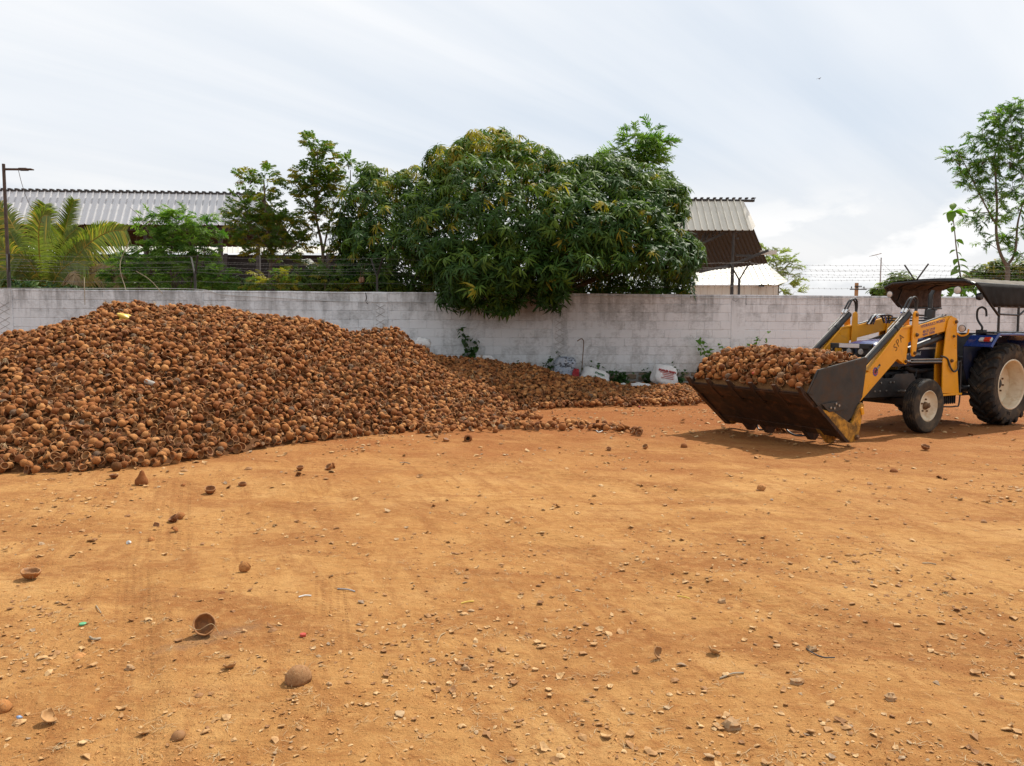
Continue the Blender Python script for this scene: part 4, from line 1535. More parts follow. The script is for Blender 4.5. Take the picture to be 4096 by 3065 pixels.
def merge(parts):
    Vs, Ts, Ms, o = [], [], [], 0
    for V, T, m in parts:
        Vs.append(V)
        Ts.append(np.asarray(T) + o)
        Ms.append(np.full(len(T), m) if np.isscalar(m) else m)
        o += len(V)
    return np.vstack(Vs), np.vstack(Ts), np.concatenate(Ms)


def whorl_tpl(seed, n, L, w, droop, el, mat, spread=0.35):
    """drooping rosette of leaves round +z, like a mango shoot"""
    g = random.Random(seed)
    parts = []
    for i in range(n):
        V, T = simple_blade(L * g.uniform(.7, 1.15), w * g.uniform(.8, 1.2), droop * g.uniform(.7, 1.4))
        A = rotm(2 * math.pi * i / n * 1.9 + g.uniform(-.4, .4), el + g.uniform(-spread, spread), g.uniform(-.5, .5))
        parts.append((V @ A.T + np.array([0, 0, g.uniform(-.05, .03)]), T, mat))
    return merge(parts)


def pinnate_tpl(seed, L, pairs, ll, lw, curve, mat, droop=0.9):
    """one compound leaf along +x"""
    g = random.Random(seed)
    parts = []
    pts = []
    for i in range(7):
        t = i / 6
        pts.append(Vector((L * t * (1 - .15 * curve * t), 0, L * (.12 * t - curve * .5 * t * t))))
    V = []
    for p in pts:
        V += [(p.x, -.003, p.z), (p.x, .003, p.z)]
    T = []
    for i in range(6):
        T += [(2 * i, 2 * i + 2, 2 * i + 3), (2 * i, 2 * i + 3, 2 * i + 1)]
    parts.append((np.array(V), np.array(T), mat))
    for i in range(pairs):
        t = 0.22 + 0.78 * (i + .5) / pairs
        k = t * 6
        j = min(int(k), 5)
        p = pts[j].lerp(pts[j + 1], k - j)
        sc = (0.65 + 0.5 * math.sin(math.pi * min(t * 1.05, 1)))
        for sd in (-1, 1):
            V, T = simple_blade(ll * sc * g.uniform(.85, 1.1), lw * sc, droop * g.uniform(.6, 1.3))
            A = rotm(sd * R_(g.uniform(60, 78)), g.uniform(-.25, .3), g.uniform(-.4, .4))
            parts.append((V @ A.T + np.array(p), T, mat))
    return merge(parts)


def feather_tpl(seed, L, pairs, mat):
    """twice-cut feathery leaf: narrow toothed fingers"""
    g = random.Random(seed)
    parts = []
    for i in range(pairs):
        t = 0.15 + 0.85 * (i + .5) / pairs
        x, z = L * t, -0.35 * L * t * t
        for sd in (-1, 1):
            ln = L * (.30 + .28 * math.sin(math.pi * t)) * g.uniform(.8, 1.15)
            n = 4
            V, T = [], []
            for k in range(n + 1):
                f = k / n
                ww = ln * .105 * (1 - .6 * f) * (1.5 if k % 2 else .45)
                V += [(ln * f, -ww, -ln * .25 * f * f), (ln * f, ww, -ln * .25 * f * f)]
            for k in range(n):
                T += [(2 * k, 2 * k + 2, 2 * k + 3), (2 * k, 2 * k + 3, 2 * k + 1)]
            A = rotm(sd * R_(g.uniform(40, 68)), g.uniform(-.3, .2), g.uniform(-.6, .6))
            parts.append((np.array(V) @ A.T + np.array([x, 0, z]), np.array(T), mat))
    V = np.array([(0, -.004, 0), (0, .004, 0), (L * .5, 0, -.09 * L), (L, 0, -.35 * L)])
    parts.append((V, np.array([(0, 2, 1), (1, 2, 3)]), mat))
    return merge(parts)


def aim(d, roll=0.0):
    """matrix turning +x to direction d"""
    d = Vector(d).normalized()
    q = d.to_track_quat('X', 'Z')
    return np.array(q.to_matrix() @ Matrix.Rotation(roll, 3, 'X'))


def aim_z(d, roll=0.0):
    d = Vector(d).normalized()
    return np.array(Vector((0, 0, 1)).rotation_difference(d).to_matrix() @ Matrix.Rotation(roll, 3, 'Z'))


def branch(mb, a, b, r0, r1, bend=0.12, n=6, g=rnd):
    a, b = Vector(a), Vector(b)
    L = (b - a).length
    mid = (a + b) / 2 + Vector((g.uniform(-1, 1), g.uniform(-1, 1), g.uniform(0, 1))) * L * bend
    pts = bez(a, mid, b, n)
    mb.tube(pts, [r0 + (r1 - r0) * i / n for i in range(n + 1)], 7)
    return pts


# ---- mango
MW = [whorl_tpl(1 + i, 12, 0.20, 0.040, 1.1, 0.2, 0) for i in range(4)] + [whorl_tpl(20 + i, 12, 0.20, 0.040, 1.1, 0.2, 1) for i in range(4)] + [whorl_tpl(40 + i, 11, 0.20, 0.042, 1.4, 0.1, 2) for i in range(3)]
mbase = at(2080, 1290, 20.6)
mango = thing('mango_tree', 'large dense dark green mango tree hanging over the wall', 'tree', (mbase.x, mbase.y, 0))
LOBES = [(1530, 870, 165, 185, 21.3, 1.5, 1), (1450, 1060, 85, 110, 21.3, 1.0, 1), (1655, 760, 90, 85, 21.1, 1.0, 0.9), (1955, 715, 190, 168, 20.15, 1.9, 1), (1860, 720, 130, 130, 19.55, 1.4, 0.8), (2090, 720, 130, 150, 19.85, 1.5, 0.8), (2190, 730, 90, 105, 20.15, 1.1, 0.7), (2050, 900, 400, 265, 19.45, 2.9, 1), (2380, 800, 210, 150, 19.25, 1.8, 1), (2320, 720, 80, 75, 19.25, 0.8, 0.7), (2590, 860, 130, 150, 19.15, 1.5, 1), (2700, 800, 55, 75, 19.05, 0.6, 0.6), (2500, 1030, 250, 150, 18.25, 2.0, 1), (1720, 1000, 310, 195, 20.7, 2.2, 1), (2000, 1100, 330, 110, 18.15, 1.9, 1), (2330, 1090, 200, 95, 17.25, 1.6, 1), (1840, 1195, 85, 45, 17.95, 0.5, 0.5), (1990, 1222, 75, 34, 17.75, 0.4, 0.5), (2180, 1190, 75, 42, 17.95, 0.5, 0.5), (2700, 1010, 95, 90, 18.55, 1.0, 0.9), (2765, 1010, 60, 50, 19.35, 0.6, 0.7), (2720, 1130, 55, 75, 19.75, 0.7, 0.9), (1600, 1130, 130, 60, 20.3, 1.0, 0.9), (2420, 690, 85, 60, 19.45, 0.9, 0.8), (1780, 660, 80, 70, 20.25, 0.9, 0.7), (2480, 700, 70, 60, 19.35, 0.8, 0.7), (2640, 960, 70, 60, 17.95, 0.8, 0.6), (2250, 980, 120, 100, 17.45, 1.1, 0.6), (1880, 960, 120, 110, 18.15, 1.1, 0.6), (1660, 930, 100, 80, 19.6, 1.0, 0.6), (2420, 900, 90, 70, 17.75, 0.9, 0.6), (2070, 830, 110, 90, 18.15, 1.0, 0.6), (2450, 1150, 290, 70, 20.4, 1.2, 1), (2420, 940, 200, 120, 17.3, 1.1, 0.9), (2150, 930, 200, 140, 18.0, 1.1, 0.8), (2250, 830, 150, 100, 17.4, 1.0, 0.8), (2300, 900, 170, 130, 17.1, 1.0, 0.9), (2500, 930, 170, 130, 17.2, 1.0, 0.9), (2620, 1000, 110, 90, 17.5, 0.9, 0.8), (2050, 1010, 180, 110, 17.6, 0.9, 0.8), (1400, 1130, 90, 60, 21.0, 1, 1), (1390, 960, 60, 90, 21.8, 0.8, 0.8), (1500, 720, 60, 50, 21.6, 0.7, 0.6), (2010, 545, 34, 30, 20.2, 0.4, 0.6), (2660, 740, 50, 50, 20.4, 0.6, 0.5)]
LOBES += [(2560, 745, 110, 80, 20.2, .9, .9), (2440, 705, 110, 75, 20.3, .9, .9), (2330, 690, 80, 60, 20.3, .7, .8), (2680, 820, 70, 80, 20.0, .7, .8)]
mit = []
g = random.Random(5)
mloc = Vector((mbase.x, mbase.y, 0))
lob3 = []
for (px, py, rx, ry, Y, rd, dens) in LOBES:
    c = at(px, py, Y)
    k = Y / FPX
    lob3.append((c, Vector((rx * k, rd, ry * k)), dens))
for li, (c, r, dens) in enumerate(lob3):
    area = 4 * math.pi * ((r.x * r.y) ** 1.6 / 3 + (r.x * r.z) ** 1.6 / 3 + (r.y * r.z) ** 1.6 / 3) ** (1 / 1.6)
    cnt = int(area * 25 * dens) + 14
    for _ in range(cnt):
        d = Vector((g.gauss(0, 1), g.gauss(0, 1), g.gauss(0, 1))).normalized()
        if d.y > 0.55 and g.random() < 0.65:
            continue
        s = g.choice((1.0, 1.0, 1.0, 0.82, 0.62)) * g.uniform(0.9, 1.06) * (1 + 0.24 * mnoise.noise(Vector((d.x * 2.4 + li, d.y * 2.4, d.z * 2.4))))
        p = c + Vector((d.x * r.x, d.y * r.y, d.z * r.z)) * s
        inside = False
        for lj, (c2, r2, _) in enumerate(lob3):
            if lj != li:
                e = p - c2
                if (e.x / r2.x) ** 2 + (e.y / r2.y) ** 2 + (e.z / r2.z) ** 2 < 0.55:
                    inside = True
                    break
        if inside and g.random() < 0.85:
            continue
        if p.z < 2.33 and p.y > wall_y(p.x) - 0.25:
            continue
        if p.z < 2.75 and p.y < wall_y(p.x) - 0.05 and not (-1.75 < p.x < 0.42 or 0.55 < p.x < 1.2):
            continue
        ax = Vector((d.x / r.x, d.y / r.y, d.z / r.z)).normalized() * 0.8 + Vector((0, -0.1, 0.75)) + Vector((g.gauss(0, .3), g.gauss(0, .3), g.gauss(0, .25)))
        hz = (p.z - 2.2) / 5.0
        yel = 0.02 + (0.42 if li in (3, 4, 5) and d.z > 0.05 else 0) + (0.16 if li in (0, 2) and d.z > 0 else 0) + 0.06 * max(hz, 0)
        u = g.random()
        if u < yel:
            k = 8 + g.randrange(3)
        elif u < yel + 0.18 + 0.35 * max(min(hz, 1), 0) + (0.25 if d.z > .3 else 0):
            k = 4 + g.randrange(4)
        else:
            k = g.randrange(4)
        sc = g.uniform(.8, 1.2)
        mit.append((k, aim_z(ax, g.uniform(0, 6.28)) * sc, np.array(p - mloc)))
V, T, mi = instance_np(MW, mit)
np_obj('crown', V, T, mi, [MT['mango1'], MT['mango2'], MT['mango3']], mango, smooth=False)
mb = MB()
pts = [(0, 0, 0), (0.05, 0.02, 0.7), (-0.03, 0.05, 1.5), (0.0, 0.0, 2.3)]
mb.tube(smooth_path(pts, 4), [0.30 - 0.008 * i for i in range(13)], 12)
mb.build('trunk', MT['bark_dark'], mango)
for (c, r, _) in lob3[:16]:
    mb = MB()
    branch(mb, Vector((0, 0, 2.0)) + Vector((g.uniform(-.1, .1), g.uniform(-.1, .1), g.uniform(-.4, .2))), (c - mloc) - Vector((0, -.2, r.z * .3)), 0.13, 0.025, 0.18, 8)
    mb.build('limb', MT['bark_dark'], mango)
for (px, py, Y) in ((1853, 733, 18.3), (1878, 662, 18.7), (1900, 760, 18.1), (1925, 790, 17.7), (1928, 808, 17.7), (2145, 742, 18.3), (2192, 738, 18.3), (2200, 746, 18.25), (2085, 746, 18.1), (1750, 985, 18.3), (1752, 975, 18.3), (1572, 987, 19.3), (1442, 1120, 19.7), (1452, 1118, 19.7), (1626, 1033, 19.1), (1640, 1048, 19.1), (2672, 795, 18.7)):
    mb = MB()
    s = rnd.uniform(.8, 1.1)
    mb.lathe([(0, -.075 * s), (.028 * s, -.062 * s), (.044 * s, -.025 * s), (.046 * s, .01 * s), (.034 * s, .05 * s), (.012 * s, .068 * s), (0, .07 * s)], at(px, py, Y) - mloc, 'z', 10)
    p = at(px, py, Y) - mloc
    mb.tube([p + Vector((0, 0, .06)), p + Vector((.01, .02, .2)), p + Vector((.03, .12, .36))], .004, 4)
    mb.build('mango_fruit', MT['mangofruit'], mango)

# ---- pinnate trees
PT = [pinnate_tpl(60 + i, 0.42, 9, 0.115, 0.042, 0.7, 0) for i in range(3)] + [pinnate_tpl(70 + i, 0.40, 9, 0.11, 0.040, 0.9, 1) for i in range(2)]


def tufted_tree(name, label, base_px, Y, stems, tufts, yellow=0.25, mats=('pinn1', 'pinn2'), bark='bark', tpls=PT, nA=3, scale=1.0, cat='tree', group=None, lift=0.35):
    """stems: list of px paths with radii; tufts: (px, py, r_px, n) clumps of compound leaves"""
    b = at(base_px, 1290, Y)
    t = thing(name, label, cat, (b.x, b.y, 0), 0, group)
    o0 = Vector((b.x, b.y, 0))
    mb = MB()
    for si, (path, r0, r1) in enumerate(stems):
        pts = [at(px, py, Y + dy) - o0 for px, py, dy in path]
        if si == 0:
            pts = [Vector((pts[0].x, pts[0].y, 0))] + pts
        sm = smooth_path(pts, 4)
        mb.tube(sm, [r0 + (r1 - r0) * i / (len(sm) - 1) for i in range(len(sm))], 8)
    items = []
    for (px, py, rp, n) in tufts:
        rr = rp * Y / FPX
        c = at(px, py, Y) - o0
        for i in range(n):
            d = Vector((rnd.gauss(0, 1), rnd.gauss(0, 1), rnd.gauss(0, .8))).normalized()
            p = c + d * rr * (rnd.random() ** .5) * 0.75
            L = 0.42 * scale
            k = nA + rnd.randrange(len(tpls) - nA) if rnd.random() < yellow else rnd.randrange(nA)
            ax = Vector((d.x, d.y, max(d.z, -.3) * .6 + lift + rnd.uniform(-.25, .3)))
            items.append((k, aim(ax, rnd.uniform(-.9, .9)) * scale * rnd.uniform(.75, 1.2), np.array(p)))
            if rnd.random() < .25:
                mb.tube([c + Vector((0, 0, -rr * .4)), (c + p) / 2 + Vector((0, 0, .03)), p], .006, 4)
    mb.build('trunk', MT[bark], t)
    V, T, mi = instance_np(tpls, items)
    np_obj('crown', V, T, mi, [MT[m] for m in mats], t, smooth=False)
    return t


tufted_tree('pinnate_tree', 'bushy pinnate tree with yellowing leaves left of the taller one', 1075, 21.0,
            [([(1075, 1180, 0), (1085, 1000, 0), (1062, 850, 0), (1058, 760, 0), (1055, 720, 0)], .055, .015), ([(1080, 1000, 0), (1000, 900, -.3), (960, 840, -.3)], .03, .01), ([(1082, 1020, 0), (1150, 930, .2), (1180, 880, .2)], .03, .01), ([(1083, 1060, 0), (1160, 1000, -.3), (1200, 960, -.3)], .025, .01)],
            [(1000, 725, 36, 12), (1055, 705, 46, 20), (1070, 740, 27, 6), (1050, 800, 55, 25), (985, 840, 64, 37), (1080, 850, 69, 45), (950, 870, 50, 25), (1140, 900, 64, 37), (1010, 900, 73, 54), (1090, 930, 73, 58), (990, 960, 55, 35), (1160, 960, 55, 33), (1200, 980, 36, 14), (1050, 1000, 69, 41), (1130, 1020, 55, 25), (1000, 1020, 36, 13), (1190, 1060, 32, 6)], .28, scale=.9)
tufted_tree('pinnate_tree', 'tall narrow pinnate tree close to the left side of the mango', 1290, 21.4,
            [([(1295, 1180, 0), (1290, 1000, 0), (1262, 850, 0), (1268, 700, 0), (1270, 600, 0)], .06, .012), ([(1290, 1020, 0), (1330, 850, 0), (1395, 740, 0), (1402, 680, 0)], .03, .01), ([(1262, 860, 0), (1200, 760, 0), (1160, 720, 0)], .022, .008), ([(1300, 1080, 0), (1350, 980, .2), (1370, 930, .2)], .02, .008)],
            [(1262, 580, 41, 25), (1290, 610, 36, 17), (1235, 595, 27, 6), (1270, 660, 46, 25), (1300, 690, 50, 27), (1245, 715, 55, 36), (1320, 740, 50, 29), (1270, 770, 64, 45), (1170, 730, 41, 14), (1200, 760, 46, 20), (1330, 800, 46, 22), (1240, 830, 55, 35), (1300, 850, 55, 31), (1220, 880, 36, 13), (1265, 930, 41, 13), (1330, 900, 36, 13), (1395, 665, 36, 12), (1410, 690, 34, 8), (1385, 720, 27, 6), (1320, 980, 46, 20), (1360, 1000, 41, 16), (1310, 1070, 36, 12)], .28, scale=.9)
tufted_tree('pinnate_sapling', 'small yellow-green pinnate sapling at the wall below the bushy tree', 1090, 19.4,
            [([(1090, 1185, 0), (1085, 1130, 0)], .02, .008)],
            [(1060, 1120, 45, 22), (1110, 1110, 45, 22), (1085, 1150, 60, 30), (1030, 1150, 35, 12), (1150, 1150, 35, 12)], .5, scale=.85, cat='plant')
tufted_tree('pinnate_sapling', 'dark leafy sapling behind the wall wires between shed and mango', 1400, 20.0,
            [([(1300, 1185, 0), (1300, 1120, 0)], .02, .008)],
            [(1250, 1140, 50, 26), (1320, 1120, 55, 34), (1380, 1150, 55, 34), (1200, 1160, 40, 16)], .1, scale=.85, cat='plant')

# ---- feathery trees and shrubs
FT_ = [feather_tpl(80 + i, 0.40, 8, 0) for i in range(3)] + [feather_tpl(90 + i, 0.38, 8, 1) for i in range(2)]
tufted_tree('feathery_tree', 'feathery light green treetop poking out above the mango', 2500, 23.0,
            [([(2440, 1100, 0), (2455, 800, 0), (2500, 710, 0), (2540, 640, 0), (2580, 570, 0)], .05, .01), ([(2480, 730, 0), (2460, 650, 0), (2440, 610, 0)], .02, .008)],
            [(2540, 560, 45, 26), (2600, 555, 45, 26), (2640, 575, 35, 16), (2560, 610, 55, 34), (2610, 640, 50, 24), (2530, 650, 40, 20), (2450, 625, 38, 16), (2460, 600, 25, 8), (2580, 690, 60, 20), (2500, 690, 40, 12), (2620, 720, 40, 12)], .3, ('feather', 'feather_dark'), tpls=FT_, lift=.1)
tufted_tree('feathery_shrub', 'bright green feathery shrub between the palm and pinnate tree', 700, 19.6,
            [([(690, 1180, 0), (680, 1050, 0), (700, 930, 0), (720, 880, 0)], .03, .008), ([(690, 1100, 0), (610, 960, 0), (560, 870, 0), (520, 830, 0)], .016, .004), ([(690, 1120, 0), (790, 960, 0), (830, 890, 0)], .018, .006), ([(640, 1160, 0), (560, 1040, 0), (545, 960, 0), (560, 940, 0)], .012, .004), ([(760, 1160, 0), (775, 1070, 0), (760, 1060, 0)], .02, .015)],
            [(600, 885, 40, 16), (650, 870, 50, 22), (700, 860, 45, 22), (740, 890, 50, 26), (810, 890, 45, 22), (840, 925, 40, 18), (690, 930, 60, 40), (760, 960, 60, 40), (640, 970, 60, 40), (590, 1000, 50, 30), (820, 1000, 55, 34), (700, 1020, 75, 60), (520, 1060, 60, 40), (600, 1080, 75, 60), (800, 1070, 75, 60), (880, 1110, 60, 46), (480, 1120, 60, 36), (700, 1120, 90, 80), (560, 1150, 70, 46), (850, 1150, 70, 50), (720, 1175, 40, 18), (760, 1180, 30, 10), (440, 1090, 30, 12), (900, 1160, 40, 20)], .35, ('feather', 'feather_dark'), tpls=FT_, scale=.66, lift=.05, cat='shrub')
tufted_tree('feathery_tree', 'tall airy feathery tree with forked trunk at the right edge', 4025, 23.0,
            [([(4030, 1120, 0), (4028, 1062, 0)], .075, .06), ([(4028, 1065, 0), (4000, 1010, 0), (3985, 930, 0), (3988, 820, 0), (3982, 700, 0), (3980, 620, 0), (4010, 520, 0), (4050, 450, 0)], .05, .008), ([(4028, 1065, 0), (4060, 1010, 0), (4070, 900, 0), (4090, 820, 0), (4130, 700, 0)], .045, .01),
             ([(3985, 900, 0), (3940, 820, 0), (3890, 720, 0), (3850, 640, 0), (3825, 600, 0)], .028, .007), ([(3990, 800, 0), (4060, 760, 0), (4120, 700, 0)], .02, .006), ([(3960, 850, 0), (3900, 850, 0), (3870, 830, 0)], .012, .005), ([(3992, 1000, 0), (3950, 970, 0), (3935, 960, 0)], .01, .004)],
            [(3825, 600, 38, 12), (3810, 635, 32, 9), (3840, 650, 40, 14), (3880, 670, 45, 18), (3930, 640, 50, 22), (3980, 620, 60, 32), (3950, 560, 50, 24), (4000, 530, 60, 32), (3930, 520, 40, 14), (3990, 470, 45, 18), (4040, 470, 55, 28), (4060, 420, 40, 18), (4085, 450, 40, 18), (4090, 540, 50, 26), (4050, 580, 60, 32), (4040, 650, 60, 32), (3900, 720, 40, 14), (3870, 750, 35, 10), (3960, 700, 45, 18), (4090, 700, 50, 22), (3930, 790, 40, 14), (3980, 770, 50, 20), (4050, 750, 50, 18), (3910, 870, 35, 8), (3955, 880, 38, 12), (3990, 850, 40, 14), (4075, 830, 40, 14), (3990, 960, 35, 9), (4040, 950, 30, 7), (4085, 930, 40, 14), (3940, 975, 28, 6), (3870, 860, 30, 7), (4040, 1000, 25, 6), (4090, 1020, 35, 9), (4130, 600, 70, 30), (4140, 800, 60, 20)], .5, ('feather', 'feather_dark'), tpls=FT_, scale=.72, lift=-.1)
tufted_tree('acacia_tree', 'pale wispy distant tree beside the cream outbuilding', 3120, 40.0,
            [([(3110, 1190, 0), (3115, 1100, 0), (3090, 1020, 0)], .09, .02), ([(3115, 1110, 0), (3150, 1060, 0), (3170, 1050, 0)], .05, .01)],
            [(3075, 1010, 35, 6), (3060, 1000, 22, 3), (3100, 1030, 40, 11), (3130, 1060, 45, 13), (3160, 1050, 35, 7), (3110, 1090, 55, 17), (3150, 1110, 45, 11), (3080, 1080, 40, 10), (3120, 1150, 60, 17), (3090, 1170, 45, 12), (3170, 1170, 40, 7), (3060, 1150, 30, 6)], .4, ('haze_green', 'haze_green'), tpls=FT_, scale=1.3, lift=.3)

# ---- round bushes beyond the wall
BT = [whorl_tpl(120 + i, 9, 0.20, 0.07, .8, .35, 0) for i in range(3)] + [whorl_tpl(130 + i, 9, 0.19, 0.065, .8, .35, 1) for i in range(2)]
bush_specs = [('dense dark shrub filling the wall line under the pinnate trees', 1130, 20.4, [(930, 1135, 55, 40, 50), (1000, 1150, 60, 32, 50), (1160, 1135, 60, 42, 60), (1225, 1100, 60, 55, 60), (1290, 1120, 60, 55, 70), (1360, 1110, 60, 60, 70), (1420, 1120, 50, 55, 50)], ('mango1', 'pinn1')),
              ('leafy bush crowding the wall between palm and feathery shrub', 430, 20.6, [(380, 1120, 50, 45, 45), (440, 1100, 60, 55, 60), (510, 1130, 60, 45, 55), (620, 1140, 60, 40, 50), (820, 1140, 60, 40, 50)], ('pinn1', 'feather_dark')),
              ('round green bush far beyond the wall left of the canopy', 3580, 30, [(3600, 1130, 60, 45, 70), (3545, 1150, 45, 30, 36), (3510, 1165, 32, 22, 24), (3630, 1155, 50, 35, 40)], ('mango2', 'haze_green')),
              ('leafy bush beyond the wall at the foot of the forked tree', 3950, 26, [(3960, 1090, 60, 45, 60), (3905, 1110, 45, 35, 40), (4000, 1075, 45, 45, 40), (4080, 1090, 60, 45, 60), (4130, 1080, 60, 60, 60), (4040, 1120, 60, 40, 40), (3860, 1130, 40, 28, 30)], ('mango2', 'pinn2')),
              ('low weedy green growth behind the wall at the left edge', 150, 19.3, [(60, 1140, 50, 35, 40), (160, 1150, 70, 35, 60), (280, 1160, 60, 22, 40), (350, 1165, 60, 18, 30)], ('weed', 'pinn1'))]
for label, bpx, Y, cl, mats in bush_specs:
    b = at(bpx, 1290, Y)
    t = thing('bush', label, 'bush', (b.x, b.y, 0))
    items = []
    mb = MB()
    for (px, py, rx, ry, n) in cl:
        c = at(px, py, Y) - Vector((b.x, b.y, 0))
        mb.tube([(c.x * .6, 0, 0), (c.x * .8, 0, c.z * .5), c], [.03, .02, .008], 5)
        for i in range(n):
            d = Vector((rnd.gauss(0, 1), rnd.gauss(0, 1), rnd.gauss(0, 1))).normalized()
            p = c + Vector((d.x * rx, d.y * rx, d.z * ry)) * (Y / FPX) * rnd.uniform(.5, 1.05)
            items.append((rnd.randrange(5), aim_z(d + Vector((0, 0, .7)), rnd.uniform(0, 6)) * rnd.uniform(.7, 1.1) * (1 if Y > 22 else .6), np.array(p)))
    mb.build('stem', MT['bark'], t)
    V, T, mi = instance_np(BT, items)
    np_obj('foliage', V, T, mi, [MT[m] for m in mats], t, smooth=False)

# ---- coconut palm: each frond is its own part
pb = at(210, 1290, 20.3)
palm = thing('coconut_palm', 'young coconut palm with arching yellow-green fronds behind the wall', 'palm', (pb.x, pb.y, 0))
po = Vector((pb.x, pb.y, 0))
mb = MB()
mb.tube([(0, 0, 0), (0.02, 0, .5), (0, 0, 1.3), (0.02, 0, 1.75)], [.2, .16, .13, .1], 10)
mb.build('trunk', MT['bark'], palm)


def frond(path, L, wid, mats, droop, tilt, dens=58, dead=0.0):
    dens = int(dens * 1.75)
    wid *= 1.12
    droop = droop * 1.3 + .08
    """path: control points; leaflets hang on both sides; tilt turns the blade plane"""
    pts = smooth_path(path, 8)
    n = len(pts)
    mb = MB()
    mb.tube(pts, [.022 * (1 - .85 * i / (n - 1)) + .003 for i in range(n)], 6, 0)
    view = Vector((0, -1, 0))
    for i in range(dens):
        t = 0.10 + 0.90 * i / (dens - 1)
        k = t * (n - 1)
        j = min(int(k), n - 2)
        p = pts[j].lerp(pts[j + 1], k - j)
        tan = (pts[j + 1] - pts[j]).normalized()
        side0 = tan.cross(Matrix.Rotation(tilt, 3, tan) @ Vector((0, -1, .25)))
        if side0.length < .1:
            side0 = Vector((1, 0, 0))
        side0.normalize()
        for sd in (-1, 1):
            ln = wid * (math.sin(math.pi * (0.12 + .80 * t)) ** .6) * rnd.uniform(.88, 1.08)
            d = (side0 * sd * .85 + tan * .62 + Vector((rnd.gauss(0, .05), rnd.gauss(0, .06), rnd.gauss(0, .05)))).normalized()
            w = .019 * rnd.uniform(.8, 1.2)
            sv = d.cross(view)
            sv = (sv.normalized() if sv.length > .05 else Vector((0, 0, 1))) * w
            prev = None
            b = len(mb.v)
            m = 1 if rnd.random() > dead else 2
            S_ = 4
            for q in range(S_ + 1):
                f = q / S_
                c = p + d * ln * f + Vector((0, 0, -droop * ln * f * f))
                ww = (1 - f) ** .7 if q else .8
                mb.v += [c - sv * ww, c + sv * ww]
            for q in range(S_):
                mb.f.append([b + 2 * q, b + 2 * q + 2, b + 2 * q + 3, b + 2 * q + 1])
                mb.m.append(m)
    return mb.build('frond', mats, palm, smooth=60)


G3 = [MT['palm_yellow'], MT['palm'], MT['palm_yellow']]
D3 = [MT['palm_dry'], MT['palm_dry'], MT['palm_dry']]


def P(*c):
    return [at(px, py, Y) - po for px, py, Y in c]


frond(P((168, 1170, 20.2), (160, 1050, 20.0), (155, 930, 19.8), (168, 870, 19.6), (200, 862, 19.3)), 2, .75, G3, .42, 0.0, 64, .1)
frond(P((215, 1165, 20.5), (240, 1050, 20.7), (265, 900, 20.9), (295, 800, 21.0)), 2, .42, G3, .05, 1.1, 46, .05)
frond(P((250, 1160, 20.2), (290, 1060, 20.0), (350, 980, 19.8), (430, 930, 19.6), (505, 920, 19.4)), 2, .62, G3, .35, .2, 60, .2)
frond(P((230, 1160, 20.4), (300, 1020, 20.4), (380, 930, 20.5), (460, 905, 20.6)), 2, .42, G3, .2, .4, 50, .1)
frond(P((150, 1165, 20.4), (110, 1040, 20.4), (60, 920, 20.5), (10, 840, 20.6), (-60, 800, 20.6)), 2, .6, G3, .35, .2, 60, .2)
frond(P((140, 1170, 20.2), (80, 1080, 20.0), (20, 1000, 19.8), (-80, 950, 19.6)), 2, .7, G3, .4, .1, 60, .15)
frond(P((180, 1165, 20.6), (185, 1000, 20.8), (178, 880, 21.0), (180, 820, 21.1)), 2, .5, G3, .05, .9, 50, .05)
frond(P((150, 1175, 20.0), (110, 1110, 19.7), (60, 1080, 19.5), (-20, 1085, 19.3)), 2, .5, G3, .3, .1, 50, .1)
frond(P((260, 1180, 20.1), (340, 1110, 19.8), (420, 1075, 19.6), (480, 1120, 19.5)), 2, .5, D3, .5, .2, 44, .0)
frond(P((230, 1180, 20.0), (270, 1120, 19.6), (300, 1100, 19.5), (300, 1170, 19.4)), 2, .34, D3, .6, .0, 24, .0)
frond(P((200, 1175, 20.1), (230, 1100, 19.9), (290, 1050, 19.7), (350, 1065, 19.5)), 2, .5, G3, .4, .1, 46, .05)
frond(P((120, 1175, 20.3), (100, 1080, 20.3), (70, 990, 20.3), (40, 930, 20.3)), 2, .55, G3, .35, .3, 52, .1)
frond(P((205, 1170, 20.6), (222, 1060, 20.7), (255, 970, 20.8), (310, 910, 20.9)), 2, .55, G3, .35, .2, 52, .05)
frond(P((175, 1175, 19.9), (145, 1090, 19.7), (110, 1040, 19.5), (55, 1030, 19.3)), 2, .5, G3, .4, .1, 46, .1)
frond(P((220, 1170, 20.2), (245, 1060, 20.0), (300, 985, 19.9), (370, 965, 19.8)), 2, .55, G3, .4, .15, 52, .05)
mb = MB()
mb.tube(P((180, 850, 20.9), (177, 880, 20.9), (176, 920, 20.9)), [.03, .055, .04], 8)
mb.build('spathe', MT['palm_yellow'], palm)
# dead hanging twigs on the wall edge
for i, (pts, lab) in enumerate(((((337, 1110, 18.0), (338, 1150, 17.85), (340, 1220, 17.8)), 'dry bent stem hanging down the wall under the palm'), (((545, 1085, 18.2), (600, 1120, 18.05), (650, 1175, 17.95)), 'long dry twig sprawling over the wall by the feathery shrub'), (((520, 960, 19.0), (480, 1060, 18.6), (505, 1165, 18.2)), 'curled dry stalk standing between palm and feathery shrub'))):
    mb = MB()
    mb.tube(smooth_path([at(*p) for p in pts], 5), .008, 5)
    tag(mb.build('dry_stem', MT['twig']), lab, 'dry stem')

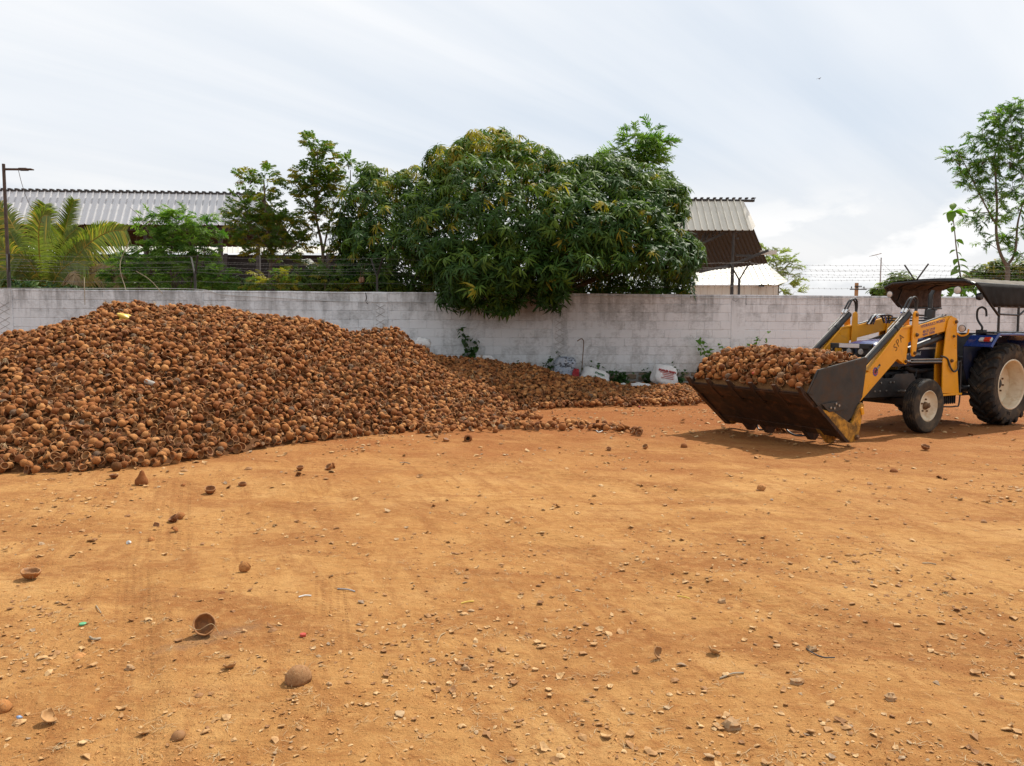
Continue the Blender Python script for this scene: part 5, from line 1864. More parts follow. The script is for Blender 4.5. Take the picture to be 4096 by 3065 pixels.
# ---- large-leaved sapling on the right
sb = at(3840, 1290, 21.3)
teak = thing('teak_sapling', 'thin sapling with big broad leaves standing behind the canopy', 'sapling', (sb.x, sb.y, 0))
so_ = Vector((sb.x, sb.y, 0))
mb = MB()
mb.tube(smooth_path([Vector((0, 0, 0))] + [at(px, py, 21.3) - so_ for px, py in ((3845, 1180), (3838, 1080), (3826, 1000), (3818, 920), (3811, 860))], 4), [.028 - .0009 * i for i in range(21)], 7)
mb.build('stem', MT['bark'], teak)


def broad_leaf(parent, p, d, L, W, mat, name='leaf', droop=.5):
    V, T = blade(L, W, droop, 4, .3)
    A = aim(d, rnd.uniform(-.5, .5))
    V = V @ A.T + np.array(p)
    np_obj(name, V, T, None, [mat], parent)


for (px, py, dx, dz, L) in ((3812, 850, -.9, .1, .36), (3812, 850, .9, .15, .40), (3810, 845, -.4, -.5, .40), (3812, 846, .7, -.35, .42), (3810, 842, .1, .5, .30), (3811, 846, -.2, -.9, .3), (3813, 890, -.8, -.4, .14), (3815, 905, -.5, -.9, .2), (3822, 960, .9, -.2, .26), (3824, 965, .5, -.8, .22), (3824, 1000, -.9, -.2, .2), (3828, 1010, .6, -.4, .2), (3830, 1035, -.8, -.6, .24), (3832, 1040, .9, .05, .24), (3834, 1055, .3, -.9, .26), (3835, 1060, -.7, -.5, .26), (3836, 1060, .9, -.2, .32), (3836, 1080, -.9, -.2, .34), (3838, 1085, .9, -.3, .38), (3840, 1100, -.5, -.7, .34), (3840, 1110, .6, -.6, .38), (3842, 1120, -.9, -.1, .38), (3842, 1130, .95, .1, .38), (3843, 1150, -.9, -.2, .40), (3844, 1160, .9, 0, .40), (3846, 1165, .3, -.6, .40)):
    broad_leaf(teak, at(px, py, 21.3) - so_, (dx, rnd.uniform(-.7, .2), dz), L, L * .62, MT['broad'])
# big-leaved plants filling the gap under the canopy
bt = at(3880, 1290, 20.6)
bp = thing('broad_leaf_plant', 'lush plant with big bright leaves showing under the tractor canopy', 'plant', (bt.x, bt.y, 0))
bo = Vector((bt.x, bt.y, 0))
mb = MB()
for px in (3780, 3840, 3900, 3950):
    mb.tube([Vector((at(px, 1290, 20.6).x - bo.x, 0, 0)), at(px + 8, 1180, 20.6) - bo], [.02, .01], 5)
mb.build('stem', MT['bark'], bp)
for i in range(34):
    px, py = rnd.uniform(3745, 3960), rnd.uniform(1130, 1195)
    L = rnd.uniform(.2, .36)
    broad_leaf(bp, at(px, py, 20.6 + rnd.uniform(-.3, .3)) - bo, (rnd.uniform(-1, 1), rnd.uniform(-.9, .2), rnd.uniform(-.7, .3)), L, L * .66, MT['broad'])


# ---- creepers and weeds at the foot of the wall
def heart_tpl(s):
    V = np.array([(0, 0, 0), (-.15, .38, .05), (.15, .62, .10), (.55, .45, .04), (1.1, 0, -.12), (.55, -.45, .04), (.15, -.62, .10), (-.15, -.38, .05), (.35, 0, -.02)]) * s
    T = np.array([(8, 0, 1), (8, 1, 2), (8, 2, 3), (8, 3, 4), (8, 4, 5), (8, 5, 6), (8, 6, 7), (8, 7, 0)])
    return V, T, np.zeros(len(T), int)


HT = [heart_tpl(.085), heart_tpl(.065), heart_tpl(.05)]


def weed(label, base, tips, n, spread, name='wall_weed', big=1.0, Yoff=.25, mat='weed'):
    s = local_wall_s(base[0])
    W = WALL_A + WALL_DIR * s + WALL_N * (.1 + Yoff)
    z0 = max(0.0, float(pile_h(W.x, W.y)))
    t = thing(name, label, 'plant', (W.x, W.y, z0), 0, 'weeds along the foot of the wall')
    o0 = Vector((W.x, W.y, z0))
    mb = MB()
    items = []
    for tx, ty in tips:
        e = at(tx, ty, W.y - rnd.uniform(-.02, .1)) - o0
        a = Vector((rnd.uniform(-.04, .04), 0, -.06))
        pts = bez(a, Vector((e.x * .25, e.y * .5, e.z * .6)), e, 8)
        mb.tube(pts, [.006 - .0006 * i for i in range(9)], 5)
        for k in range(int(n * 1.5)):
            f = rnd.uniform(.15, 1.0) * 8
            j = min(int(f), 7)
            p = pts[j].lerp(pts[j + 1], f - j) + Vector((rnd.gauss(0, spread), rnd.gauss(0, spread * .6), rnd.gauss(0, spread)))
            d = Vector((rnd.gauss(0, .7), rnd.uniform(-1, .1), rnd.gauss(-.45, .4)))
            items.append((rnd.randrange(3), aim(d, rnd.uniform(-.6, .6)) * big * rnd.uniform(.9, 1.5), np.array(p)))
    mb.build('stem', MT['bark'], t)
    V, T, mi = instance_np(HT, items)
    np_obj('foliage', V, T, mi, [MT[mat]], t, smooth=False)


weed('tall heart-leaved creeper climbing the wall above the white bag', (1880, 1440), [(1832, 1310), (1850, 1320), (1910, 1352), (1880, 1345), (1890, 1400)], 10, .045, big=1.25, Yoff=.1)
weed('tiny dark weed peeping over the shaded shells by the creeper', (1960, 1450), [(1958, 1434), (1966, 1440)], 6, .03)
weed('tiny weed at the wall, third from the tall creeper', (2072, 1462), [(2068, 1452), (2078, 1450)], 7, .03)
weed('small weed at the wall just left of the blue-grey sack', (2117, 1465), [(2114, 1443), (2122, 1450)], 7, .03)
weed('leafy weed pressed against the left of the blue-grey sack', (2195, 1490), [(2192, 1425), (2185, 1450), (2205, 1460)], 10, .035)
weed('thin creeper rising behind the blue-grey sack', (2235, 1470), [(2232, 1395), (2238, 1420)], 11, .035, Yoff=.05)
weed('broad weed between the hooked rod and the green-printed sack', (2370, 1510), [(2335, 1450), (2350, 1445), (2365, 1460), (2385, 1455), (2405, 1470), (2345, 1480)], 12, .05, big=1.15)
weed('dense low green bush between the two printed sacks', (2470, 1530), [(2430, 1500), (2450, 1490), (2475, 1485), (2495, 1495), (2510, 1505), (2440, 1515), (2490, 1515), (2465, 1505)], 22, .075, big=.95, Yoff=.35)
weed('dark creeper over the bare plinth stones right of the low bush', (2585, 1540), [(2570, 1490), (2590, 1500), (2605, 1485)], 12, .05)
weed('sparse weed standing above the broiler feed sack', (2695, 1540), [(2690, 1450), (2705, 1480), (2725, 1500), (2740, 1490)], 11, .05)
weed('leafy sprig leaning left above the loaded bucket', (2860, 1460), [(2762, 1340), (2790, 1345), (2800, 1380), (2850, 1400)], 15, .05, mat='broad', big=.95)
weed('short upright sprig in the middle above the loaded bucket', (2890, 1450), [(2884, 1362), (2890, 1390)], 9, .03, mat='broad', big=.9)
weed('long sprig leaning right above the loaded bucket', (2950, 1440), [(3065, 1330), (3030, 1350), (2990, 1385), (2940, 1390)], 13, .045, mat='broad', big=.95)
# ------------------------------------------------------------------ tractor with front loader (local x forward, y to its left, z up)
trac = thing('loader_tractor', 'blue tractor with yellow front loader and black canopy carrying shells', 'tractor', TR_O, TR_ANG)
SIDES = ((1, 'near'), (-1, 'far'))


def part(name, mb, mat, parent=None, bevel=0.0, smooth=30):
    return mb.build(name, mat, parent or trac, smooth=smooth, bevel=bevel)


def side_M(u, v, z, ang=0.0, sgn=1):
    """frame for flat lettering on a side face looking towards +y"""
    X = Vector((-sgn * math.cos(ang), 0, math.sin(ang)))
    Yv = Vector((sgn * math.sin(ang), 0, math.cos(ang)))
    Zv = Vector((0, sgn, 0))
    m = Matrix((X, Yv, Zv)).transposed().to_4x4()
    m.translation = Vector((u, v, z))
    return m


# wheels ------------------------------------------------------------
def front_wheel(sg):
    w = holder('front_wheel', trac)
    w.location = (0, sg * 0.67, 0.405)
    w.rotation_euler = (0, 0, R_(1.5))
    mb = MB()
    n = 96
    prof = [(.212, -.072), (.23, -.085), (.27, -.098), (.32, -.103), (.355, -.100), (.380, -.092), (.390, -.083)]
    gro = [-.054, -.018, .018, .054]
    tread = [(.394, -.078)]
    for gq in gro:
        tread += [(.402 - abs(gq) * .06, gq - .009), (.388, gq - .004), (.388, gq + .004), (.402 - abs(gq) * .06, gq + .009)]
    tread += [(.394, .078)]
    full = prof + tread + [(r, -y) for r, y in prof[::-1]]
    ng = len(full)
    rows = []
    for k in range(n):
        a = 2 * math.pi * k / n
        for j, (r, y) in enumerate(full):
            if len(prof) < j < len(prof) + len(tread) - 1:
                y = y + (.0055 if k % 4 < 2 else -.0055)
            if j in (len(prof) - 1, len(prof), ng - len(prof), ng - len(prof) - 1) and k % 2:
                r -= .007
            mb.v.append(Vector((r * math.cos(a), y, r * math.sin(a))))
    for k in range(n):
        k2 = (k + 1) % n
        for j in range(ng - 1):
            mb.f.append([k * ng + j, k * ng + j + 1, k2 * ng + j + 1, k2 * ng + j])
            mb.m.append(0 if len(prof) - 2 <= j <= ng - len(prof) else 1)
    mb.build('tyre', [MT['tyre'], MT['tyre_side']], w, smooth=35)
    mb = MB()
    s = sg
    mb.lathe([(.205, s * -.08), (.222, s * -.085), (.226, s * .070), (.232, s * .084), (.222, s * .088), (.212, s * .078), (.205, s * .060), (.185, s * .045), (.175, s * .030), (.150, s * .018), (.120, s * .022), (.085, s * .024), (.05, s * .022), (0.0, s * .022)], (0, 0, 0), 'y', 48)
    mb.build('rim', MT['rim'], w, smooth=40)
    mb = MB()
    mb.lathe([(.058, s * .02), (.056, s * .045), (.046, s * .06), (.03, s * .072), (.026, s * .095), (.012, s * .105), (0, s * .105)], (0, 0, 0), 'y', 20)
    mb.build('hub', MT['pin'], w)
    for k in range(5):
        a = 2 * math.pi * k / 5 + .4
        mb = MB()
        mb.lathe([(.013, s * .02), (.013, s * .042), (0, s * .044)], (.095 * math.cos(a), 0, .095 * math.sin(a)), 'y', 6)
        mb.build('wheel_bolt', MT['pin'], w)
    return w


def rear_wheel(sg):
    w = holder('rear_wheel', trac)
    w.location = (-2.05, sg * 0.68, 0.655)
    mb = MB()
    half = .185
    prof = [(.385, -.150), (.40, -.165), (.45, -.183), (.51, -.188), (.56, -.182), (.595, -.168), (.612, -.135), (.620, -.07), (.622, 0), (.620, .07), (.612, .135), (.595, .168), (.56, .182), (.51, .188), (.45, .183), (.40, .165), (.385, .150)]
    n = 72
    for k in range(n):
        a = 2 * math.pi * k / n
        for r, y in prof:
            mb.v.append(Vector((r * math.cos(a), y, r * math.sin(a))))
    ng = len(prof)
    for k in range(n):
        k2 = (k + 1) % n
        for j in range(ng - 1):
            mb.f.append([k * ng + j, k * ng + j + 1, k2 * ng + j + 1, k2 * ng + j])
            mb.m.append(0 if 4 <= j <= ng - 6 else 1)
    NL = 21
    for sd in (1, -1):
        for k in range(NL):
            a0 = 2 * math.pi * (k + (.5 if sd < 0 else 0)) / NL
            # stations from the crown to the shoulder: (across, sweep, top radius, half width, foot radius)
            st = [(-.012, -.03, .655, .040, .612), (.05, .085, .658, .042, .612), (.115, .19, .656, .046, .608), (.168, .245, .642, .055, .592), (.192, .262, .600, .058, .565), (.190, .268, .555, .050, .540)]
            b = len(mb.v)
            for (y, sw, rt, hw, rf) in st:
                for (da, r) in ((-hw * 1.25, rf), (-hw, rt), (hw, rt), (hw * 1.25, rf)):
                    a = a0 - sg * 0 + sw + da * .62 / .655
                    mb.v.append(Vector((r * math.cos(a), sd * y, r * math.sin(a))))
            for i in range(len(st) - 1):
                for j in range(3):
                    mb.f.append([b + i * 4 + j, b + i * 4 + j + 1, b + i * 4 + 4 + j + 1, b + i * 4 + 4 + j])
                    mb.m.append(0)
            mb.f += [[b, b + 1, b + 2, b + 3], [b + 20, b + 23, b + 22, b + 21]]
            mb.m += [0, 0]
    mb.build('tyre', [MT['tyre'], MT['tyre_side']], w, smooth=38)
    s = sg
    mb = MB()
    mb.lathe([(.37, s * -.15), (.392, s * -.155), (.385, s * -.1), (.360, s * -.06), (.352, s * -.02), (.352, s * .06), (.372, s * .10), (.378, s * .145), (.398, s * .158), (.402, s * .166), (.388, s * .172), (.374, s * .16), (.366, s * .11), (.346, s * .07), (.340, s * -.055), (.30, s * -.072), (.22, s * -.082), (.19, s * -.070), (.10, s * -.068), (0, s * -.068)], (0, 0, 0), 'y', 64)
    mb.build('rim', MT['rim'], w, smooth=40)
    mb = MB()
    mb.lathe([(.20, s * -.068), (.20, s * -.058), (.175, s * -.052), (.10, s * -.052)], (0, 0, 0), 'y', 40)
    mb.build('hub_plate', MT['rim'], w)
    mb = MB()
    mb.lathe([(.082, s * -.06), (.080, s * -.035), (.065, s * -.022), (0, s * -.02)], (0, 0, 0), 'y', 24)
    mb.build('hub_cap', MT['black'], w)
    for k in range(8):
        a = 2 * math.pi * k / 8 + .2
        mb = MB()
        mb.lathe([(.016, s * -.055), (.016, s * -.03), (0, s * -.028)], (.138 * math.cos(a), 0, .138 * math.sin(a)), 'y', 6)
        mb.build('wheel_bolt', MT['pin'], w)
    if sg > 0:
        # raised maker's letters low on the sidewall
        for ch, a in (('A', R_(-74)), ('R', R_(-81))):
            r = .46
            m = side_M(r * math.cos(a), .188, r * math.sin(a), 0)
            m = m @ Matrix.Rotation(-(a + math.pi / 2) * 1.0 + math.pi, 4, 'Z')
            text_obj('tyre_letter', ch, .075, MT['tyre'], w, m, .004)
    return w


for sg in (1, -1):
    front_wheel(sg)
    rear_wheel(sg)

# body ---------------------------------------------------------------
mb = MB()
mb.box((-.55, 0, .66), (1.5, .36, .44))
mb.box((-1.55, 0, .72), (.9, .46, .46))
mb.box((.45, 0, .62), (.7, .42, .26))
part('engine_block', mb, MT['chassis'], bevel=.02)
mb = MB()
for k in range(7):
    mb.box((-.75 + k * .16, .19, .74), (.09, .05, .2))
mb.tube([(-.2, .22, .95), (-.3, .26, .9), (-.5, .27, .88), (-.9, .26, .9)], .035, 8)
mb.lathe([(.0, -.09), (.05, -.085), (.055, 0), (.05, .1), (0, .11)], (-.15, .26, .78), 'z', 14)
mb.tube([(-.42, .28, .92), (-.36, .3, .80), (-.24, .3, .78), (-.16, .29, .86)], .016, 8)
part('engine_fittings', mb, MT['chassis'])
for sg in (1, -1):
    mb = MB()
    mb.prism([(-1.3, .50), (.95, .53), (.98, .60), (.95, .84), (.60, .86), (.52, .80), (.30, .80), (.22, .86), (-.2, .86), (-.35, .66), (-1.3, .62)], sg * .335, sg * .365)
    o = part('side_plate', mb, MT['black'], bevel=.004)
    for (u, z) in ((.58, .74), (.36, .74), (.28, .74), (.60, .62), (.72, .62), (.45, .62), (.15, .60)):
        mb = MB()
        mb.lathe([(.015, .002), (.015, .014), (0, .016)], (u, 0, z), 'y', 6) if sg > 0 else mb.lathe([(.015, -.002), (.015, -.014), (0, -.016)], (u, 0, z), 'y', 6)
        for v in mb.v:
            v.y += sg * .365
        mb.build('plate_bolt', MT['steel'], o)
mb = MB()
mb.box((0, 0, .44), (.12, 1.06, .11))
mb.tube([(0, .50, .30), (0, .50, .60)], .045, 10)
mb.tube([(0, -.50, .30), (0, -.50, .60)], .045, 10)
mb.tube([(0, .48, .405), (0, .60, .405)], .04, 10)
mb.tube([(0, -.48, .405), (0, -.60, .405)], .04, 10)
part('front_axle', mb, MT['chassis'], bevel=.012)
mb = MB()
mb.tube([(.10, .36, .60), (.10, .62, .60)], .022, 10)
part('steering_cylinder', mb, MT['steel'])
mb = MB()
mb.tube([(-2.05, -.52, .655), (-2.05, .52, .655)], .12, 14)
mb.lathe([(.0, -.2), (.2, -.16), (.24, 0), (.2, .16), (0, .2)], (-2.05, 0, .68), 'y', 18)
part('rear_axle', mb, MT['chassis'])

# hood with a crowned top
mb = MB()
secs = []
for u, w_, zt, zb in ((-.98, .31, 1.40, .98), (-.5, .31, 1.385, .98), (0.0, .305, 1.37, .97), (.40, .295, 1.35, .96), (.60, .27, 1.31, .95), (.66, .24, 1.25, .96)):
    secs.append([(u, -w_, zb), (u, -w_, zt - .09), (u, -w_ * .92, zt - .03), (u, -w_ * .6, zt - .004), (u, 0, zt), (u, w_ * .6, zt - .004), (u, w_ * .92, zt - .03), (u, w_, zt - .09), (u, w_, zb)])
for i, sec in enumerate(secs):
    mb.v += [Vector(p) for p in sec]
for i in range(len(secs) - 1):
    for j in range(8):
        mb.f.append([i * 9 + j, i * 9 + j + 1, i * 9 + 9 + j + 1, i * 9 + 9 + j])
        mb.m.append(0 if 1 <= j <= 6 else 1)
mb.f += [list(range(8, -1, -1)), list(range(45, 54))]
mb.m += [1, 1]
hood = part('hood', mb, [MT['blue'], MT['navy']], smooth=45)
text_obj('lettering', 'New Holland', .085, MT['white_ink'], hood, side_M(-.22, .312, 1.155), .001)
mb = MB()
mb.prism([(-.9, 1.22), (.50, 1.20), (.55, 1.235), (-.9, 1.25)], .306, .314)
mb.build('side_stripe', MT['white_ink'], hood)
mb = MB()
mb.box((.665, 0, 1.07), (.03, .40, .20))
for k in range(6):
    mb.box((.685, 0, 1.0 + k * .03), (.012, .38, .008))
part('grille', mb, MT['black'], bevel=.004)
for sg in (1, -1):
    mb = MB()
    mb.box((.665, sg * .135, 1.19), (.07, .20, .115))
    o = part('headlight', mb, MT['black'], bevel=.012)
    mb = MB()
    mb.lathe([(.0, .012), (.035, .008), (.045, 0)], (.70, sg * .10, 1.19), 'x', 18)
    mb.build('lens', MT['clear_lens'], o)
# bull-bar frame with a pale number panel
mb = MB()
for sg in (1, -1):
    mb.box((.78, sg * .325, 1.06), (.05, .05, .46))
mb.box((.78, 0, 1.275), (.05, .70, .075))
mb.box((.78, 0, .93), (.05, .70, .05))
mb.box((.74, 0, .82), (.12, .5, .2))
guard = part('front_guard', mb, MT['black'], bevel=.005)
mb = MB()
mb.box((.8085, -.02, 1.278), (.006, .34, .058))
mb.build('number_panel', MT['plate'], guard, bevel=.002)

# intake stack in front of the driver
mb = MB()
mb.lathe([(.0, 1.10), (.075, 1.11), (.078, 1.40), (.078, 1.80), (.074, 1.83), (.05, 1.845), (.036, 1.85)], (-.92, .14, 0), 'z', 24)
st = part('intake_stack', mb, MT['black'])
mb = MB()
mb.tube(smooth_path([(-.92, .14, 1.84), (-.92, .14, 1.98), (-.93, .14, 2.06), (-.97, .15, 2.125)], 5), [.036] * 12 + [.034] * 4, 12)
mb.build('intake_pipe', MT['black'], st)
mb = MB()
mb.lathe([(.078, 1.835), (.05, 1.852), (.05, 1.856), (.08, 1.838)], (-.92, .14, 0), 'z', 24)
mb.build('bright_collar', MT['chrome'], st)
mb = MB()
mb.box((-1.15, 0, 1.15), (.26, .52, .50))
mb.box((-1.12, 0, 1.42), (.2, .42, .08))
part('dashboard', mb, MT['navy'], bevel=.03)
mb = MB()
ring = [(-1.36 + .16 * math.cos(a) * .45, .19 * math.sin(a), 1.52 + .19 * math.cos(a) * .85) for a in [2 * math.pi * k / 24 for k in range(25)]]
mb.tube(ring, .013, 8, cap=False)
mb.tube([(-1.18, 0, 1.40), (-1.36, 0, 1.52)], .018, 8)
for a in (0.5, 2.6, 4.7):
    mb.tube([(-1.36, 0, 1.52), (-1.36 + .16 * math.cos(a) * .45, .19 * math.sin(a), 1.52 + .19 * math.cos(a) * .85)], .008, 6)
part('steering_wheel', mb, MT['black'])
mb = MB()
mb.box((-1.85, 0, 1.03), (.46, .46, .12))
mb.prism([(-2.02, 1.05), (-2.12, 1.05), (-2.20, 1.42), (-2.16, 1.47), (-2.10, 1.46)], -.23, .23)
mb.box((-1.9, 0, .94), (.3, .3, .12))
part('seat', mb, MT['seat'], bevel=.04)
mb = MB()
mb.box((-1.45, 0, .60), (.75, 1.0, .03))
mb.box((-1.42, .44, .50), (.30, .16, .03))
mb.box((-1.42, .42, .56), (.03, .03, .14))
part('footplate', mb, MT['chassis'])

# fenders ------------------------------------------------------------
for sg in (1, -1):
    prof = [(-1.30, 1.265), (-1.48, 1.435), (-1.62, 1.452), (-2.30, 1.442), (-2.55, 1.36), (-2.74, 1.16)]
    mb = MB()
    for i in range(len(prof) - 1):
        (u0, z0), (u1, z1) = prof[i], prof[i + 1]
        d = Vector((u1 - u0, 0, z1 - z0)).normalized()
        nn = Vector((-d.z, 0, d.x))
        if nn.z < 0:
            nn = -nn
        t = nn * -.012
        a, b = Vector((u0, 0, z0)), Vector((u1, 0, z1))
        P0 = [a, b, b + t, a + t]
        mb.add([p + Vector((0, sg * .48, 0)) for p in P0] + [p + Vector((0, sg * .885, 0)) for p in P0], [(0, 1, 2, 3), (7, 6, 5, 4), (0, 4, 5, 1), (1, 5, 6, 2), (2, 6, 7, 3), (3, 7, 4, 0)], 0)
    fd = part('fender', mb, MT['blue'], smooth=50)
    mb = MB()
    edge = [Vector((u, sg * .89, z)) for u, z in ((-1.31, 1.255), (-1.49, 1.43), (-1.62, 1.448), (-2.30, 1.438), (-2.55, 1.355), (-2.74, 1.155))]
    mb.tube(smooth_path(edge, 4), .022, 8)
    mb.build('fender_lip', MT['blue'], fd)
    mb = MB()
    mb.prism([(-1.30, 1.26), (-1.48, 1.42), (-2.5, 1.40), (-2.72, 1.15), (-2.62, .85), (-2.05, .62), (-1.45, .70), (-1.32, .95)], sg * .470, sg * .482)
    mb.build('inner_panel', MT['navy'], fd)
    mb = MB()
    mb.box((-1.95, sg * .70, 1.475), (.95, .30, .035))
    mb.build('fender_pad', MT['black'], fd, bevel=.01)
    # indicator on the sloping front face
    d = Vector((-.18, 0, .17)).normalized()
    q = Matrix((Vector((0, 1, 0)), d, Vector((0, 1, 0)).cross(d))).transposed()
    c = Vector((-1.385, sg * .775, 1.352)) + Vector((.017, 0, .018))
    mb = MB()
    mb.box(c, (.19, .07, .035), q)
    lm = part('indicator_lamp', mb, MT['clear_lens'], bevel=.006)
    mb = MB()
    mb.box(c + Vector((.004, sg * .03, .004)), (.10, .072, .038), q)
    mb.build('amber_lens', MT['red_lens'], lm, bevel=.006)
# tow hook standing on the near fender
mb = MB()
mb.box((-1.70, .52, 1.475), (.11, .11, .09))
hook = [(-1.70, .52, 1.50), (-1.70, .53, 1.56), (-1.685, .49, 1.63), (-1.675, .46, 1.70), (-1.672, .455, 1.80), (-1.675, .475, 1.855), (-1.68, .525, 1.875), (-1.684, .575, 1.845), (-1.686, .59, 1.79), (-1.688, .592, 1.73)]
mb.tube(smooth_path(hook, 5), .016, 10)
part('hook_bar', mb, MT['black'])

# canopy --------------------------------------------------------------
U0, U1 = -1.05, -2.72
can = holder('canopy', trac)
mb = MB()
tb = .019
for sg in (1, -1):
    v = sg * .75
    mb.tube([(-1.755, v, 1.44), (-1.745, v, 1.76), (-1.745, v, 1.90)], tb, 8)
    mb.tube([(-2.32, v, 1.44), (-2.31, v, 1.90)], tb, 8)
    mb.tube([(-1.745, v, 1.74), (U0 - .02, v, 2.21)], tb, 8)
    mb.tube([(-2.31, v, 1.74), (-2.62, v, 1.90)], tb * .8, 8)
    mb.tube([(-1.745, v, 1.765), (-2.31, v, 1.755)], tb * .8, 8)
    mb.tube([(-1.60, v, 1.885), (-2.70, v, 1.885)], tb * .8, 8)
    mb.tube([(U0, v, 2.23), (U1, v, 2.22)], tb * .8, 8)
    mb.tube([(-1.40, v * .98, 2.0), (-1.52, v * .98, 2.22)], tb * .7, 8)
for u in (U0, -1.42, -1.85, -2.28, U1):
    mb.tube([(u, -.75, 2.215), (u, -.60, 2.275), (u, 0, 2.30), (u, .60, 2.275), (u, .75, 2.215)], tb * (1.25 if u == U0 else .75), 8)
for v in (-.38, 0, .38):
    mb.tube([(U0, v, 2.285), (U1, v, 2.285)], tb * .7, 8)
mb.build('canopy_frame', MT['black'], can, smooth=40)
# roof cloth: crowned top with sagging bays
mb = MB()
NU, NV = 28, 16
zt = lambda v: 2.30 - .02 * (abs(v) / .75) ** 2 - (.075 * max(0, (abs(v) - .58) / .18) ** 1.2)
for k, off in enumerate((0.026, 0.0)):
    for i in range(NU + 1):
        u = U0 + .01 + (U1 - U0 - .02) * i / NU
        for j in range(NV + 1):
            v = -.765 + 1.53 * j / NV
            bay = abs(math.sin(math.pi * 4 * i / NU))
            mb.v.append(Vector((u, v, zt(v) + off - .014 * bay * (1 - abs(v) / .8) + .004 * math.sin(u * 23 + v * 5))))
    b = k * (NU + 1) * (NV + 1)
    for i in range(NU):
        for j in range(NV):
            f = [b + i * (NV + 1) + j, b + i * (NV + 1) + j + 1, b + (i + 1) * (NV + 1) + j + 1, b + (i + 1) * (NV + 1) + j]
            mb.f.append(f if k else f[::-1])
            mb.m.append(k)
mb.build('roof_cloth', [MT['canvas'], MT['lining']], can, smooth=60)
for sg in (1, -1):
    mb = MB()
    n = 22
    for i in range(n + 1):
        t = i / n
        for j in range(7):
            s = j / 6
            u0 = U0 - (.42 * s if True else 0)
            u = u0 + (U1 - u0) * t
            z = 2.225 - .335 * s
            rip = .010 * math.sin(t * 40 + s * 3) * s
            mb.v.append(Vector((u, sg * (.768 + .012 * math.sin(s * 3) + rip), z)))
    for i in range(n):
        for j in range(6):
            mb.f.append([i * 7 + j, i * 7 + j + 1, i * 7 + 8 + j, i * 7 + 7 + j])
            mb.m.append(0)
    o = mb.build('side_flap', [MT['canvas_dark']] if sg > 0 else [MT['lining']], can, smooth=60)
    so = o.modifiers.new('t', 'SOLIDIFY')
    so.thickness = .006
    so.offset = -sg
    so.use_rim = True
# round work lamps under the front edge
for (u, v, z, r) in ((-1.04, -.64, 2.10, .052), (-1.03, .50, 2.13, .060)):
    mb = MB()
    mb.lathe([(0, -.05), (r * .7, -.045), (r, -.01), (r * 1.04, .008), (r * .95, .012)], (u, v, z), 'x', 24)
    o = mb.build('work_lamp', MT['black'], can)
    mb = MB()
    mb.lathe([(r * .95, .010), (r * .6, .018), (0, .022)], (u, v, z), 'x', 24)
    mb.build('lens', MT['lamp'], o)
mb = MB()
mb.lathe([(0, -.04), (.05, -.035), (.06, .0), (.05, .035), (0, .04)], (-1.22, .73, 2.03), 'y', 16)
mb.build('mirror', MT['black'], can)

# loader ----------------------------------------------------------------
def pin(mb, u, z, v, r=.028, L=.03, sg=1):
    mb.lathe([(r, 0), (r, sg * L * .6), (r * .65, sg * L * .6), (r * .6, sg * L), (0, sg * L)], (u, v, z), 'y', 16)


